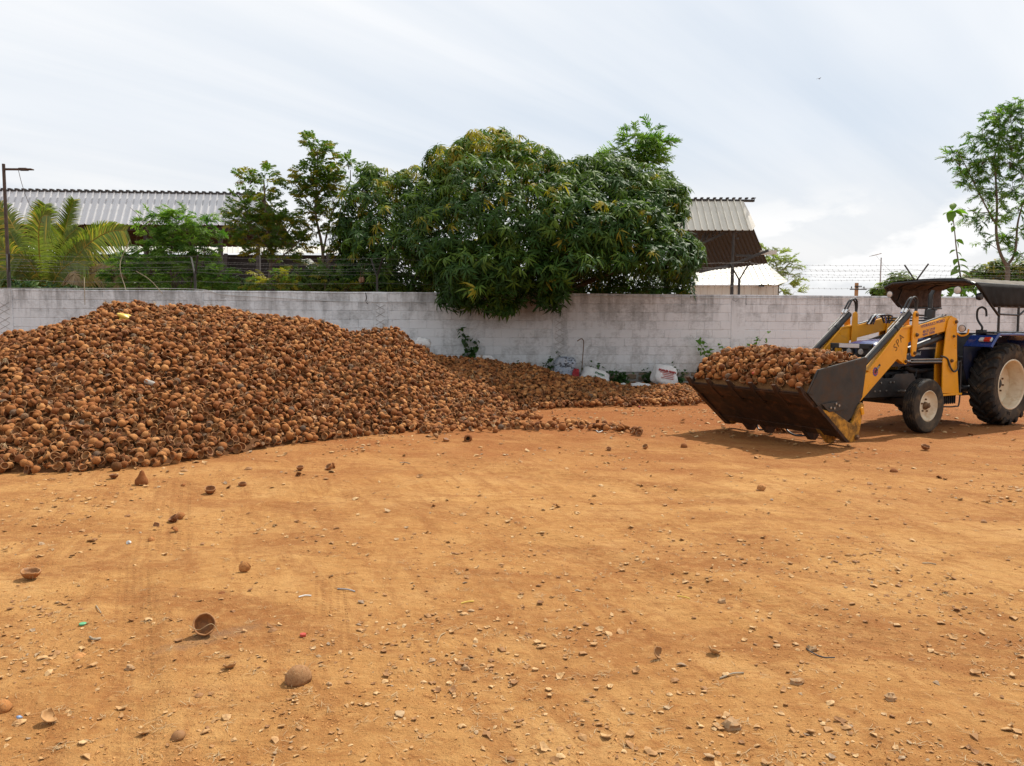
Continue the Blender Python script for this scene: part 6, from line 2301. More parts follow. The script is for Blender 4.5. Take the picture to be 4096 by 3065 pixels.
for sg in (1, -1):
    ld = holder('loader_arm', trac)
    c = sg * .5
    tower = [(-.64, .55), (-.62, 1.04), (-.68, 1.52), (-.72, 1.66), (-.79, 1.715), (-.88, 1.71), (-.94, 1.69), (-.97, 1.30), (-1.0, 1.03), (-1.09, .53)]
    mb = MB()
    for vv in (sg * .545, sg * .425):
        mb.prism(tower, vv, vv + sg * .02)
    mb.prism([(-.92, .56), (-.99, 1.6), (-.97, 1.6), (-.90, .56)], sg * .445, sg * .545)
    mb.box((-.87, sg * .45, .525), (.52, .28, .03))
    mb.build('tower', MT['yellow'], ld, bevel=.005)
    mb = MB()
    for k in range(8):
        mb.box((-1.06 + k * .055, sg * .52, .44), (.012, .02, .14))
    mb.box((-.9, sg * .4, .44), (.4, .2, .12))
    mb.build('tower_mount', MT['chassis'], ld)
    arm = [(-.97, 1.69), (-.84, 1.735), (.09, 1.572), (.22, 1.562), (.40, 1.535), (1.13, .93), (1.80, .36), (1.87, .25), (1.80, .14), (1.16, .59), (.47, 1.096), (.31, 1.02), (.26, 1.04), (.245, 1.15), (.22, 1.33), (.06, 1.375), (-.80, 1.515), (-.95, 1.58)]
    mb = MB()
    mb.prism(arm, c - .038, c + .038)
    # raised rim plate along the lower arm
    mb.prism([(.10, 1.59), (.42, 1.555), (1.15, .945), (1.13, .925), (.40, 1.530), (.10, 1.565)], c - .055, c + .055)
    arm_o = mb.build('arm_beam', MT['yellow'], ld, bevel=.006)
    mb = MB()
    lk = []
    for a in range(0, 181, 20):
        lk.append((.129 + .06 * math.cos(R_(a)), 1.735 + .06 * math.sin(R_(a))))
    lk += [(.055, 1.45)]
    for a in range(180, 361, 20):
        lk.append((.146 + .05 * math.cos(R_(a)), 1.176 + .05 * math.sin(R_(a))))
    lk += [(.20, 1.45)]
    mb.prism(lk, sg * .560, sg * .582)
    mb.prism(lk, sg * .425, sg * .44)
    lo = mb.build('link_plate', MT['yellow'], ld, bevel=.003)
    for (u, z, v, r) in ((.129, 1.739, .582, .030), (.112, 1.446, .582, .032), (.146, 1.178, .582, .028), (-.90, 1.64, .565, .030), (-.85, 1.42, .565, .024), (-.83, 1.045, .565, .030), (.285, 1.058, .539, .028)):
        mb = MB()
        mb.lathe([(r * 1.6, 0), (r * 1.6, sg * .006), (r, sg * .007)], (u, sg * v, z), 'y', 18)
        o = mb.build('pin_boss', MT['yellow'], ld)
        mb = MB()
        pin(mb, u, z, sg * (v + .005), r * .85, .032, sg)
        mb.build('pin', MT['pin'], ld)
    # tilt cylinder with its two steel pipes
    mb = MB()
    a, b = Vector((.19, c, 1.755)), Vector((1.30, c, .965))
    mb.tube([a, b], .050, 16)
    mb.tube([a.lerp(b, .26), a.lerp(b, .29)], .056, 16)
    mb.tube([a.lerp(b, .97), b + (b - a).normalized() * .03], .054, 16)
    mb.build('tilt_cylinder', MT['black'], ld)
    mb = MB()
    mb.tube([b, Vector((1.80, c, .61))], .026, 12)
    mb.build('tilt_rod', MT['chrome'], ld)
    for dv in (-.022, .022):
        mb = MB()
        off = Vector((.040, dv, .055))
        p0, p1 = a.lerp(b, -.02) + off, a.lerp(b, .93 if dv > 0 else .36) + off
        mb.tube([p0, p1, p1 + Vector((.01, 0, -.04))], .009, 8)
        mb.build('oil_pipe', MT['steel'], ld)
    # lift cylinders
    mb = MB()
    mb.tube([(.12, c * .9, 1.215), (-.80, c * .9, 1.425)], .052, 14)
    mb.build('brace_tube', MT['black'], ld)
    mb = MB()
    mb.tube([(-.86, c * 1.02, 1.035), (.10, c * 1.02, 1.055)], .040, 14)
    mb.build('lift_cylinder', MT['black'], ld)
    mb = MB()
    mb.tube([(.10, c * 1.02, 1.055), (.27, c * 1.02, 1.058)], .022, 12)
    mb.build('lift_rod', MT['chrome'], ld)
    mb = MB()
    mb.tube([(.18, c + sg * .05, 1.085), (-.70, c + sg * .05, 1.075)], .010, 8)
    mb.tube([(.18, c + sg * .055, 1.045), (-.72, c + sg * .055, 1.03)], .008, 8)
    mb.build('lift_pipe', MT['steel'], ld)
    # hose loops over the link
    for k, dv in enumerate((-.02, .03)):
        mb = MB()
        hs = [(.31, c + dv, 1.79), (.24, c + dv, 1.88), (.17, c + dv, 1.965 + .01 * k), (.10, c + dv, 1.99 + .01 * k), (.035, c + dv * .7, 1.95 + .01 * k), (.015, c + dv * .4, 1.84), (.025 + .02 * k, c + dv * .3, 1.70)]
        mb.tube(smooth_path(hs, 6), .0145, 10)
        mb.build('hose', MT['rubber'], ld)
        mb = MB()
        mb.tube([(.33, c + dv, 1.77), (.285, c + dv, 1.825)], .019, 10)
        mb.build('hose_fitting', MT['chrome'], ld)
        mb = MB()
        mb.tube([(.025 + .02 * k, c + dv * .3, 1.74), (.025 + .02 * k, c + dv * .3, 1.665)], .019, 10)
        mb.build('hose_fitting', MT['chrome'], ld)
        mb = MB()
        mb.tube(smooth_path([(.025 + .02 * k, c + dv * .3, 1.67), (.01, c + dv * .3, 1.62), (-.06, c + dv * .6, 1.605), (-.45, c + dv * .6, 1.685), (-.70, c + dv, 1.745)], 5), .0085, 8)
        mb.build('oil_pipe', MT['rubber'], ld)
    mb = MB()
    mb.tube(smooth_path([(-.66, c + sg * .055, 1.10), (-.58, c + sg * .06, 1.12), (-.72, c + sg * .07, 1.08), (-.78, c + sg * .09, .95), (-.86, c + sg * .10, .88), (-.96, c + sg * .10, .92), (-.98, c + sg * .09, 1.02), (-1.06, c + sg * .07, 1.03)], 6), .014, 8)
    mb.tube(smooth_path([(-1.06, c + sg * .07, 1.03), (-1.09, c + sg * .07, .98), (-1.10, c + sg * .07, .40), (-1.02, c + sg * .05, .33), (-.80, c, .33)], 5), .012, 8)
    mb.build('hose', MT['rubber'], ld)
    if sg > 0:
        text_obj('lettering', 'SPA', .155, MT['stencil'], arm_o, side_M(.46, .5395, 1.335, R_(49)), .0012, .12, 1.15)
        text_obj('lettering', 'HYDRAULICS WORKS', .062, MT['ink_blue'], arm_o, side_M(-.36, .5395, 1.612, R_(9.5)), .0012)
        text_obj('lettering', '80120 27239', .058, MT['ink_blue'], arm_o, side_M(-.27, .5395, 1.512, R_(9.5)), .0012)
        text_obj('lettering', '98941 20000', .058, MT['ink_blue'], arm_o, side_M(-.265, .5395, 1.463, R_(9.5)), .0012)
        # gear emblem with a slanted name bar
        gp = []
        for k in range(56):
            a = 2 * math.pi * k / 56
            r = .068 if (k // 2) % 2 else .058
            gp.append((.965 + r * math.cos(a) * .92, .925 + r * math.sin(a)))
        mb = MB()
        mb.prism(gp, .538, .5400)
        em = mb.build('emblem', MT['ink_blue'], arm_o)
        mb = MB()
        mb.prism([(.965 + .040 * math.cos(2 * math.pi * k / 24), .925 + .040 * math.sin(2 * math.pi * k / 24)) for k in range(24)], .5401, .5410)
        mb.build('emblem', MT['ink_red'], arm_o)
        mb = MB()
        mb.prism([(.965 + .026 * math.cos(2 * math.pi * k / 20), .925 + .026 * math.sin(2 * math.pi * k / 20)) for k in range(20)], .5411, .5418)
        mb.build('emblem', MT['black'], arm_o)
        mb = MB()
        d = Vector((-math.cos(R_(46)), 0, math.sin(R_(46))))
        q = Matrix((d, Vector((0, 1, 0)), d.cross(Vector((0, 1, 0))))).transposed()
        mb.box(Vector((.965, .5425, .925)) + d * .075, (.13, .001, .034), q)
        mb.build('emblem', MT['black'], arm_o)
        text_obj('lettering', 'SPA', .034, MT['white_ink'], arm_o, side_M(.965 + d.x * .08, .5435, .925 + d.z * .08, R_(46)), .0005)
    # lamp on a yellow loop beside the tower
    mb = MB()
    loop = [(-.95, sg * .56, 1.47 + 0), (-1.01, sg * .60, 1.43), (-1.06, sg * .66, 1.455), (-1.06, sg * .68, 1.53)]
    mb.tube(smooth_path(loop, 5), .014, 8)
    o = mb.build('lamp_loop', MT['yellow'], ld)
    mb = MB()
    mb.lathe([(0, -.05), (.035, -.045), (.055, 0), (.057, .01), (.05, .014)], (-.985, sg * .625, 1.54), 'x', 22)
    mb.build('tower_lamp', MT['black'], ld)
    mb = MB()
    mb.lathe([(.05, .012), (.03, .018), (0, .02)], (-.985, sg * .625, 1.54), 'x', 22)
    mb.build('lens', MT['lamp'], ld)
# valve hoses and cross tube between the arms
mb = MB()
mb.tube([(1.55, -.46, .42), (1.55, .46, .42)], .05, 12)
part('cross_tube', mb, MT['yellow'])
for k in range(4):
    mb = MB()
    mb.tube(smooth_path([(-.15 - .05 * k, -.42, 1.60), (-.28, -.40 + .03 * k, 1.74), (-.42 - .05 * k, -.36 + .03 * k, 1.73), (-.48 - .04 * k, -.34, 1.62)], 5), .014, 8)
    part('valve_hose', mb, MT['chrome'] if k % 2 else MT['rubber'])
mb = MB()
mb.tube([(-.5, -.36, 1.70), (-.5, .36, 1.70)], .013, 8)
mb.tube([(-.56, -.36, 1.66), (-.56, .36, 1.66)], .013, 8)
part('transfer_pipe', mb, MT['rubber'])

# bucket -----------------------------------------------------------------
HW = 1.03
bk = holder('bucket', trac)
mb = MB()
outer = [(3.03, .735), (2.80, .555), (2.40, .225), (2.24, .235), (2.08, .36), (1.94, .62), (1.875, 1.15)]
inner = [(u + du, z + dz) for (u, z), (du, dz) in zip(outer, ((-.004, .016), (-.01, .02), (-.005, .03), (.0, .025), (.02, .015), (.02, .006), (.02, .0)))]
mb.prism(outer + inner[::-1], -HW + .012, HW - .012)
mb.build('shell_plate', [MT['bucket_rust']], bk, smooth=20)
for sg in (1, -1):
    sp_ = [(1.855, 1.16), (1.91, 1.172), (2.82, 1.03), (3.0, .745), (2.80, .575), (2.66, .500), (2.30, .29), (2.12, .40), (1.93, .652)]
    mb = MB()
    mb.prism(sp_, sg * (HW - .012), sg * (HW + .006))
    o = mb.build('side_plate', MT['bucket'], bk, bevel=.003)
    mb = MB()
    mb.prism([(2.81, 1.015), (2.985, .74), (2.90, .72), (2.735, .98)], sg * (HW + .004), sg * (HW + .012))
    mb.prism([(1.90, 1.165), (2.82, 1.022), (2.80, .985), (1.90, 1.125)], sg * (HW + .004), sg * (HW + .011))
    mb.build('edge_strip', MT['bucket'], o)
    yl = [(2.832, .563), (2.663, .511), (2.539, .500), (2.20, .330), (2.155, .318), (2.112, .350), (2.074, .471), (2.02, .545), (1.977, .582), (1.913, .552), (1.935, .45), (2.000, .150), (2.025, .10), (2.098, .065), (2.16, .065), (2.209, .085)]
    mb = MB()
    mb.prism(yl, sg * (HW - .03), sg * (HW + .028))
    y_o = mb.build('pivot_arm', MT['yellow_worn'], bk, bevel=.008)
    mb = MB()
    mb.prism([(2.85, .56), (2.25, .075), (2.20, .085), (2.80, .575)], sg * (HW - .05), sg * (HW + .032))
    mb.build('wear_bar', MT['bucket_rust'], y_o)
    mb = MB()
    pin(mb, 2.06, .13, sg * (HW + .028), .036, .04, sg)
    mb.build('pin', MT['pin'], y_o)
    mb = MB()
    mb.box((1.965, sg * (HW + .03), .47), (.05, .03, .10), Matrix.Rotation(R_(18), 3, 'Y'))
    mb.build('stop_block', MT['yellow'], y_o, bevel=.004)
    mb = MB()
    mb.prism([(2.76, .597), (2.41, .62), (2.25, .525), (2.33, .505), (2.62, .490)], sg * (HW + .0285), sg * (HW + .037))
    br_o = mb.build('hinge_plate', MT['bucket'], bk, bevel=.002)
    for (u, z) in ((2.60, .545), (2.50, .59), (2.44, .565), (2.53, .535)):
        mb = MB()
        mb.lathe([(.017, 0), (.017, sg * .012), (0, sg * .014)], (u, sg * (HW + .037), z), 'y', 6)
        mb.build('hinge_bolt', MT['steel'], br_o)
for k in range(6):
    v = -.985 + k * .394
    mb = MB()
    mb.prism([(3.12, .815), (3.095, .83), (2.98, .745), (2.80, .545), (2.83, .535), (3.04, .70)], v - .028, v + .028)
    mb.build('tooth', MT['bucket_rust'], bk, bevel=.003)
mb = MB()
mb.prism([(3.035, .752), (3.03, .735), (2.86, .600), (2.855, .616)], -HW + .02, HW - .02)
for q in mb.v:
    q.z -= .022
    q.x += .004
mb.build('cutting_edge', MT['bucket_rust'], bk)
mb = MB()
mb.box((2.345, 0, .20), (.13, 1.98, .05), Matrix.Rotation(R_(-40), 3, 'Y'))
mb.box((1.90, 0, 1.12), (.05, 2.03, .07))
mb.tube([(2.07, -1.0, .13), (2.07, -.72, .13)], .045, 12)
mb.tube([(2.07, .72, .13), (2.07, 1.0, .13)], .045, 12)
mb.build('cross_rail', MT['bucket_rust'], bk, bevel=.006)
for v in (-.62, -.28, .46, .74):
    mb = MB()
    mb.prism([(2.42, .22), (2.22, .03), (2.12, .02), (2.06, .08), (2.05, .26), (2.25, .25)], v - .03, v + .03)
    mb.build('bottom_lug', MT['bucket_rust'] if v < .6 else MT['yellow_worn'], bk, bevel=.005)
for (v0, v1) in ((-.55, -.36), (-.02, .36)):
    mb = MB()
    mb.tube(smooth_path([(2.1, v0, .24), (2.15, v0 + .03, .12), (2.18, (v0 + v1) / 2, .055), (2.15, v1 - .02, .07), (2.1, v1, .16), (2.05, v1 - .02, .24)], 6), .013, 8)
    mb.build('hose', MT['rubber'], bk)

# the load of shells heaped in the bucket ---------------------------------------
def load_h(u, v):
    a = min(1.0, max(0.0, (3.0 - u) / .40)) ** .75
    b = min(1.0, max(0.0, (u - 1.86) / .25)) ** .7
    e = 1 - .10 * abs(v / HW) ** 4 - (.10 if v < -.75 else 0) * (abs(v) - .75) / .28
    return .73 + (.475 * a) * e * (.80 + .20 * b) + .04 * mnoise.noise(Vector((u * 3, v * 3, 1)))


items = []
gl = random.Random(3)
lay = 0
for layer, spc in ((0, .077), (1, .10)):
    u = 1.90
    while u < 2.95:
        v = -HW + .06
        while v < HW - .06:
            uu, vv = u + gl.uniform(-.03, .03), v + gl.uniform(-.03, .03)
            z = load_h(uu, vv) - (.045 if layer else 0) + gl.uniform(-.02, .045)
            e = .05
            nn = Vector((load_h(uu - e, vv) - load_h(uu + e, vv), load_h(uu, vv - e) - load_h(uu, vv + e), 2 * e)).normalized()
            d = rand_open_dir(gl, nn)
            dw = tF * d.x + tL * d.y + Vector((0, 0, d.z))
            k = gl.choices(range(16), [6] * 9 + [7] * 5 + [1.5] * 2)[0]
            items.append((k, np.array(rot_to(dw, gl.uniform(0, 6.28))) * gl.triangular(.65, 1.08, .85), np.array(trw(uu, vv, z))))
            v += spc
        u += spc
for iu in range(5):
    for iv in range(26):
        uu, vv = 2.68 + iu * .066 + gl.uniform(-.02, .02), -HW + .07 + iv * .0745 + gl.uniform(-.03, .03)
        d = rand_open_dir(gl, Vector((.7, 0, .7)))
        dw = tF * d.x + tL * d.y + Vector((0, 0, d.z))
        items.append((gl.choices(range(16), [6] * 9 + [7] * 5 + [1.5] * 2)[0], np.array(rot_to(dw, gl.uniform(0, 6.28))) * gl.triangular(.65, 1.05, .85), np.array(trw(uu, vv, load_h(uu, vv) + gl.uniform(-.015, .03)))))
for _ in range(40):
    uu, vv = gl.uniform(2.3, 2.86), gl.uniform(-HW + .06, HW - .06)
    items.append((9 + gl.randrange(5), np.array(rot_to(Vector((gl.gauss(0, 1), gl.gauss(0, 1), gl.gauss(0, 1))), gl.uniform(0, 6))) * .9, np.array(trw(uu, vv, load_h(uu, vv) + .03))))
V, T, mi = instance_np(LOW, items)
# fill sheet below, darkened to paint the shaded gaps, and fibres
FV, FT = [], []
us = np.linspace(1.90, 2.99, 14)
vs = np.linspace(-HW + .02, HW - .02, 24)
for a in us:
    for b in vs:
        FV.append(trw(a, b, load_h(a, b) - .075))
for i in range(13):
    for j in range(23):
        q = [i * 24 + j, i * 24 + j + 1, i * 24 + 24 + j + 1, i * 24 + 24 + j]
        FT += [(q[0], q[1], q[2]), (q[0], q[2], q[3])]
nf = len(FT)
for i in range(900):
    uu, vv = gl.uniform(1.95, 3.0), gl.uniform(-HW + .04, HW - .04)
    p = trw(uu, vv, load_h(uu, vv) + gl.uniform(.0, .07))
    d = Vector((gl.gauss(0, 1), gl.gauss(0, 1), gl.gauss(0, .6))).normalized()
    s = d.cross(Vector((.1, .2, 1))).normalized() * .0016
    L = gl.uniform(.03, .10)
    b = len(FV)
    FV += [p - s, p + s, p + d * L * .5 + s + Vector((0, 0, .012)), p + d * L * .5 - s + Vector((0, 0, .012)), p + d * L]
    FT += [(b, b + 1, b + 2), (b, b + 2, b + 3), (b + 3, b + 2, b + 4)]
FV = np.array([tuple(q) for q in FV])
FT = np.array(FT)
o = np_obj('bucket_load', np.vstack([V, FV]), np.vstack([T, FT + len(V)]), np.concatenate([mi, np.full(nf, 4), np.full(len(FT) - nf, 2)]), SHELL_MATS + [MT['core']])
tag(o, 'heaped load of broken coconut shells filling the loader bucket', 'shell load', kind='stuff')
# ------------------------------------------------------------------ sacks and scraps by the wall
def sack(name, label, c, size, mat, seed, rot=(0, 0, 0), crumple=.12, flat=1.0, cat='sack', ears=True, group=None, n=28):
    """a filled woven sack: pillow shape with pinched corners and creases"""
    me_v, me_f = [], []
    N, Mm = n, n // 2
    sx, sy, sz = size
    for i in range(Mm + 1):
        ph = math.pi * i / Mm - math.pi / 2
        for j in range(N):
            th = 2 * math.pi * j / N
            def pw(x, e):
                return math.copysign(abs(x) ** e, x)
            x = pw(math.cos(ph), .55) * pw(math.cos(th), .65)
            y = pw(math.cos(ph), .55) * pw(math.sin(th), .9)
            z = pw(math.sin(ph), .75)
            p = Vector((x, y, z))
            cr = mnoise.noise(p * 1.6 + Vector((seed, 0, 0))) * 1.0 + .5 * mnoise.noise(p * 3.7 + Vector((0, seed, 0))) + .3 * abs(mnoise.noise(p * 8 + Vector((0, 0, seed))))
            p *= 1 + crumple * cr
            if ears:
                k = abs(x) ** 3 * abs(z) ** 3
                p.x += math.copysign(.28 * k, x)
                p.z += math.copysign(.22 * k, z)
                p.y *= 1 - .6 * k
            me_v.append((p.x * sx / 2, p.y * sy / 2, p.z * sz / 2 * flat))
    for i in range(Mm):
        for j in range(N):
            me_f.append((i * N + j, i * N + (j + 1) % N, (i + 1) * N + (j + 1) % N, (i + 1) * N + j))
    me = bpy.data.meshes.new(name)
    me.from_pydata(me_v, [], me_f)
    me.materials.append(MT[mat])
    me.polygons.foreach_set('use_smooth', [True] * len(me_f))
    o = link(bpy.data.objects.new(name, me))
    o.location = c
    o.rotation_euler = rot
    return tag(o, label, cat, group)


def sack_at(px, py, wpx, hpx, off, depth, **kw):
    s = local_wall_s(px)
    W = WALL_A + WALL_DIR * s + WALL_N * off
    c = at(px, py, W.y)
    k = W.y / FPX
    return c, (wpx * k, depth, hpx * k)


c, sz = sack_at(2257, 1478, 88, 98, .5, .36)
sack('sack', 'crumpled blue-grey striped sack standing beside the red cloth', c, sz, 'sack_grey', 3.1, (R_(-6), R_(4), 0), .22)
c, sz = sack_at(2303, 1498, 26, 42, .72, .12)
sack('red_cloth', 'red cloth bundle hanging at the side of the blue-grey sack', c, sz, 'red_cloth', 6.7, (0, R_(8), 0), .25, cat='cloth', ears=False)
c, sz = sack_at(2380, 1512, 116, 70, .62, .34)
o = sack('sack', 'white sack with green print slumped below the hooked rod', c, sz, 'sack', 9.2, (R_(-25), R_(20), 0), .16)
m = Matrix.Translation((.07, -sz[1] * .5 - .012, -.05)) @ Matrix.Rotation(R_(90), 4, 'X')
text_obj('lettering', 'Shanthi', .085, MT['ink_green'], o, m, .012)
m = Matrix.Translation((.06, -sz[1] * .5 - .012, .06)) @ Matrix.Rotation(R_(90), 4, 'X')
text_obj('lettering', 'STARTER', .06, MT['ink_green'], o, m, .012)
c, sz = sack_at(2658, 1506, 104, 82, .55, .34)
o = sack('sack', 'plump white sack with red print leaning on the plinth', c, sz, 'sack', 12.4, (R_(-24), R_(12), R_(6)), .2)
for k, (s, h) in enumerate((('BROILER FINISH', .062), ('', 0), ('', 0))):
    if s:
        m = Matrix.Translation((0.0, -sz[1] * .5 - .008, .07)) @ Matrix.Rotation(R_(90), 4, 'X')
        text_obj('lettering', s, h, MT['ink_red'], o, m, .02)
mb = MB()
for k, (w, x) in enumerate(((.36, 0), (.30, .03), (.26, .05), (.32, .02))):
    mb.box((x, -sz[1] * .5 - .012, .02 - .045 * k), (w, .02, .007))
mb.build('print_line', MT['ink_red'], o)
mb = MB()
mb.tube([(.15, -.02, sz[2] * .5), (.19, -.03, sz[2] * .5 + .05), (.22, -.03, sz[2] * .5 + .07)], .014, 6)
mb.build('tied_neck', MT['sack'], o)
c, sz = sack_at(2562, 1552, 80, 34, 1.45, .5)
sack('sack', 'white sack with dark green underside lying on the shells', c, sz, 'sack', 15.2, (R_(5), 0, 0), .2)
c2 = c + Vector((.03, -.02, -.10))
sack('dark_bag', 'dark green bag squashed under the white sack on the shells', c2, (sz[0] * .98, .42, .16), 'sack_dark', 16.1, (0, 0, 0), .16, cat='bag', ears=False)
for (px, py, w, h, off, seed, lab) in ((2125, 1514, 84, 26, 1.7, 18, 'flat white sack half buried in the shaded shells'), (2205, 1545, 66, 30, 1.9, 19, 'torn white sack poking out lower in the shaded shells'), (1942, 1440, 78, 18, .8, 20, 'white bag lying behind the shells under the tall creeper'), (1690, 1378, 60, 40, .9, 21, 'pale sack showing behind the second hump of shells'), (2485, 1546, 34, 12, .9, 22, 'small white plastic scrap between the printed sacks')):
    c, sz = sack_at(px, py, w, h, off, .42)
    hh = float(pile_h(c.x, c.y))
    sack('white_bag', lab, c, sz, 'sack', seed, (R_(-22), R_(8 * math.sin(seed)), 0), .28, cat='bag', n=24)
c, sz = sack_at(2632, 1566, 66, 14, 1.5, .3)
mb = MB()
n = 8
for i in range(n + 1):
    for j in range(5):
        x, y = (i / n - .5) * sz[0], (j / 4 - .5) * .34
        mb.v.append(Vector((x, y, .03 * math.sin(i * 1.3) + .02 * math.sin(j * 2 + i))))
for i in range(n):
    for j in range(4):
        mb.f.append([i * 5 + j, i * 5 + j + 1, i * 5 + 6 + j, i * 5 + 5 + j])
        mb.m.append(0)
o = mb.build('cardboard', MT['card'], smooth=60)
o.modifiers.new('t', 'SOLIDIFY').thickness = .008
o.location = c
o.rotation_euler = (R_(18), 0, 0)
tag(o, 'buckled brown cardboard scrap right of the white sack on the shells', 'cardboard')
# hooked iron rod stuck in the ground
s = local_wall_s(2328)
W = WALL_A + WALL_DIR * s + WALL_N * .45
rod = [at(2326, 1530, W.y), at(2327, 1490, W.y), at(2330, 1440, W.y), at(2334, 1385, W.y), at(2334, 1364, W.y), at(2328, 1356, W.y), at(2321, 1357, W.y), at(2309, 1365, W.y)]
rod[0].z = -.1
mb = MB()
mb.tube(smooth_path(rod, 5), .011, 7)
tag(mb.build('iron_rod', MT['pin']), 'thin rusty iron rod with hooked top standing by the sacks', 'rod')
# torn yellow cloth, bottle and bits on the heap
p = at(505, 1303, 12.2)
sack('yellow_cloth', 'crumpled yellow plastic bag near the crest of the heap', (p.x, p.y, float(pile_h(p.x, p.y)) + .04), (.22, .2, .12), 'sack', 31, (0, .3, .4), .35, cat='bag', ears=False).data.materials[0] = MT['plastic_yellow']
p = at(612, 1690, 9.9)
mb = MB()
mb.lathe([(0, -.10), (.03, -.10), (.032, -.02), (.03, .03), (.013, .07), (.013, .085)], (0, 0, 0), 'x', 14, 0)
mb.lathe([(.016, .082), (.016, .105), (0, .105)], (0, 0, 0), 'x', 12, 1)
o = mb.build('plastic_bottle', [MT['bottle'], MT['plastic_yellow']])
o.location = (p.x, p.y, float(pile_h(p.x, p.y)) + .06)
o.rotation_euler = (0, R_(12), R_(-20))
tag(o, 'clear plastic bottle with yellow cap on the lower heap slope', 'bottle')

# ------------------------------------------------------------------ single shells lying on the yard
def lay(px, py, tid, open_dir, spin, label, s=1.0, sink=0.0, name='coconut_shell', mats=None, group='shells lying loose on the yard', cat='coconut shell', zoff=None):
    p = atz(px, py)
    z = g1(p.x, p.y)
    p = atz(px, py, z)
    A = rot_to(open_dir, spin)
    V = HI[tid][0] @ np.array(A).T * s
    zmin = V[:, 2].min()
    zmin = np.percentile(V[:, 2], 2)
    me_ = PALE[tid] if tid in PALE and ('pale' in label or 'long curved' in label) else HI_ME[tid]
    o = link(bpy.data.objects.new(name, me_))
    o.matrix_world = Matrix.Translation((p.x, p.y, z - zmin - .004 - sink if zoff is None else z + zoff)) @ (A * s).to_4x4()
    tag(o, label, cat, group)
    return o


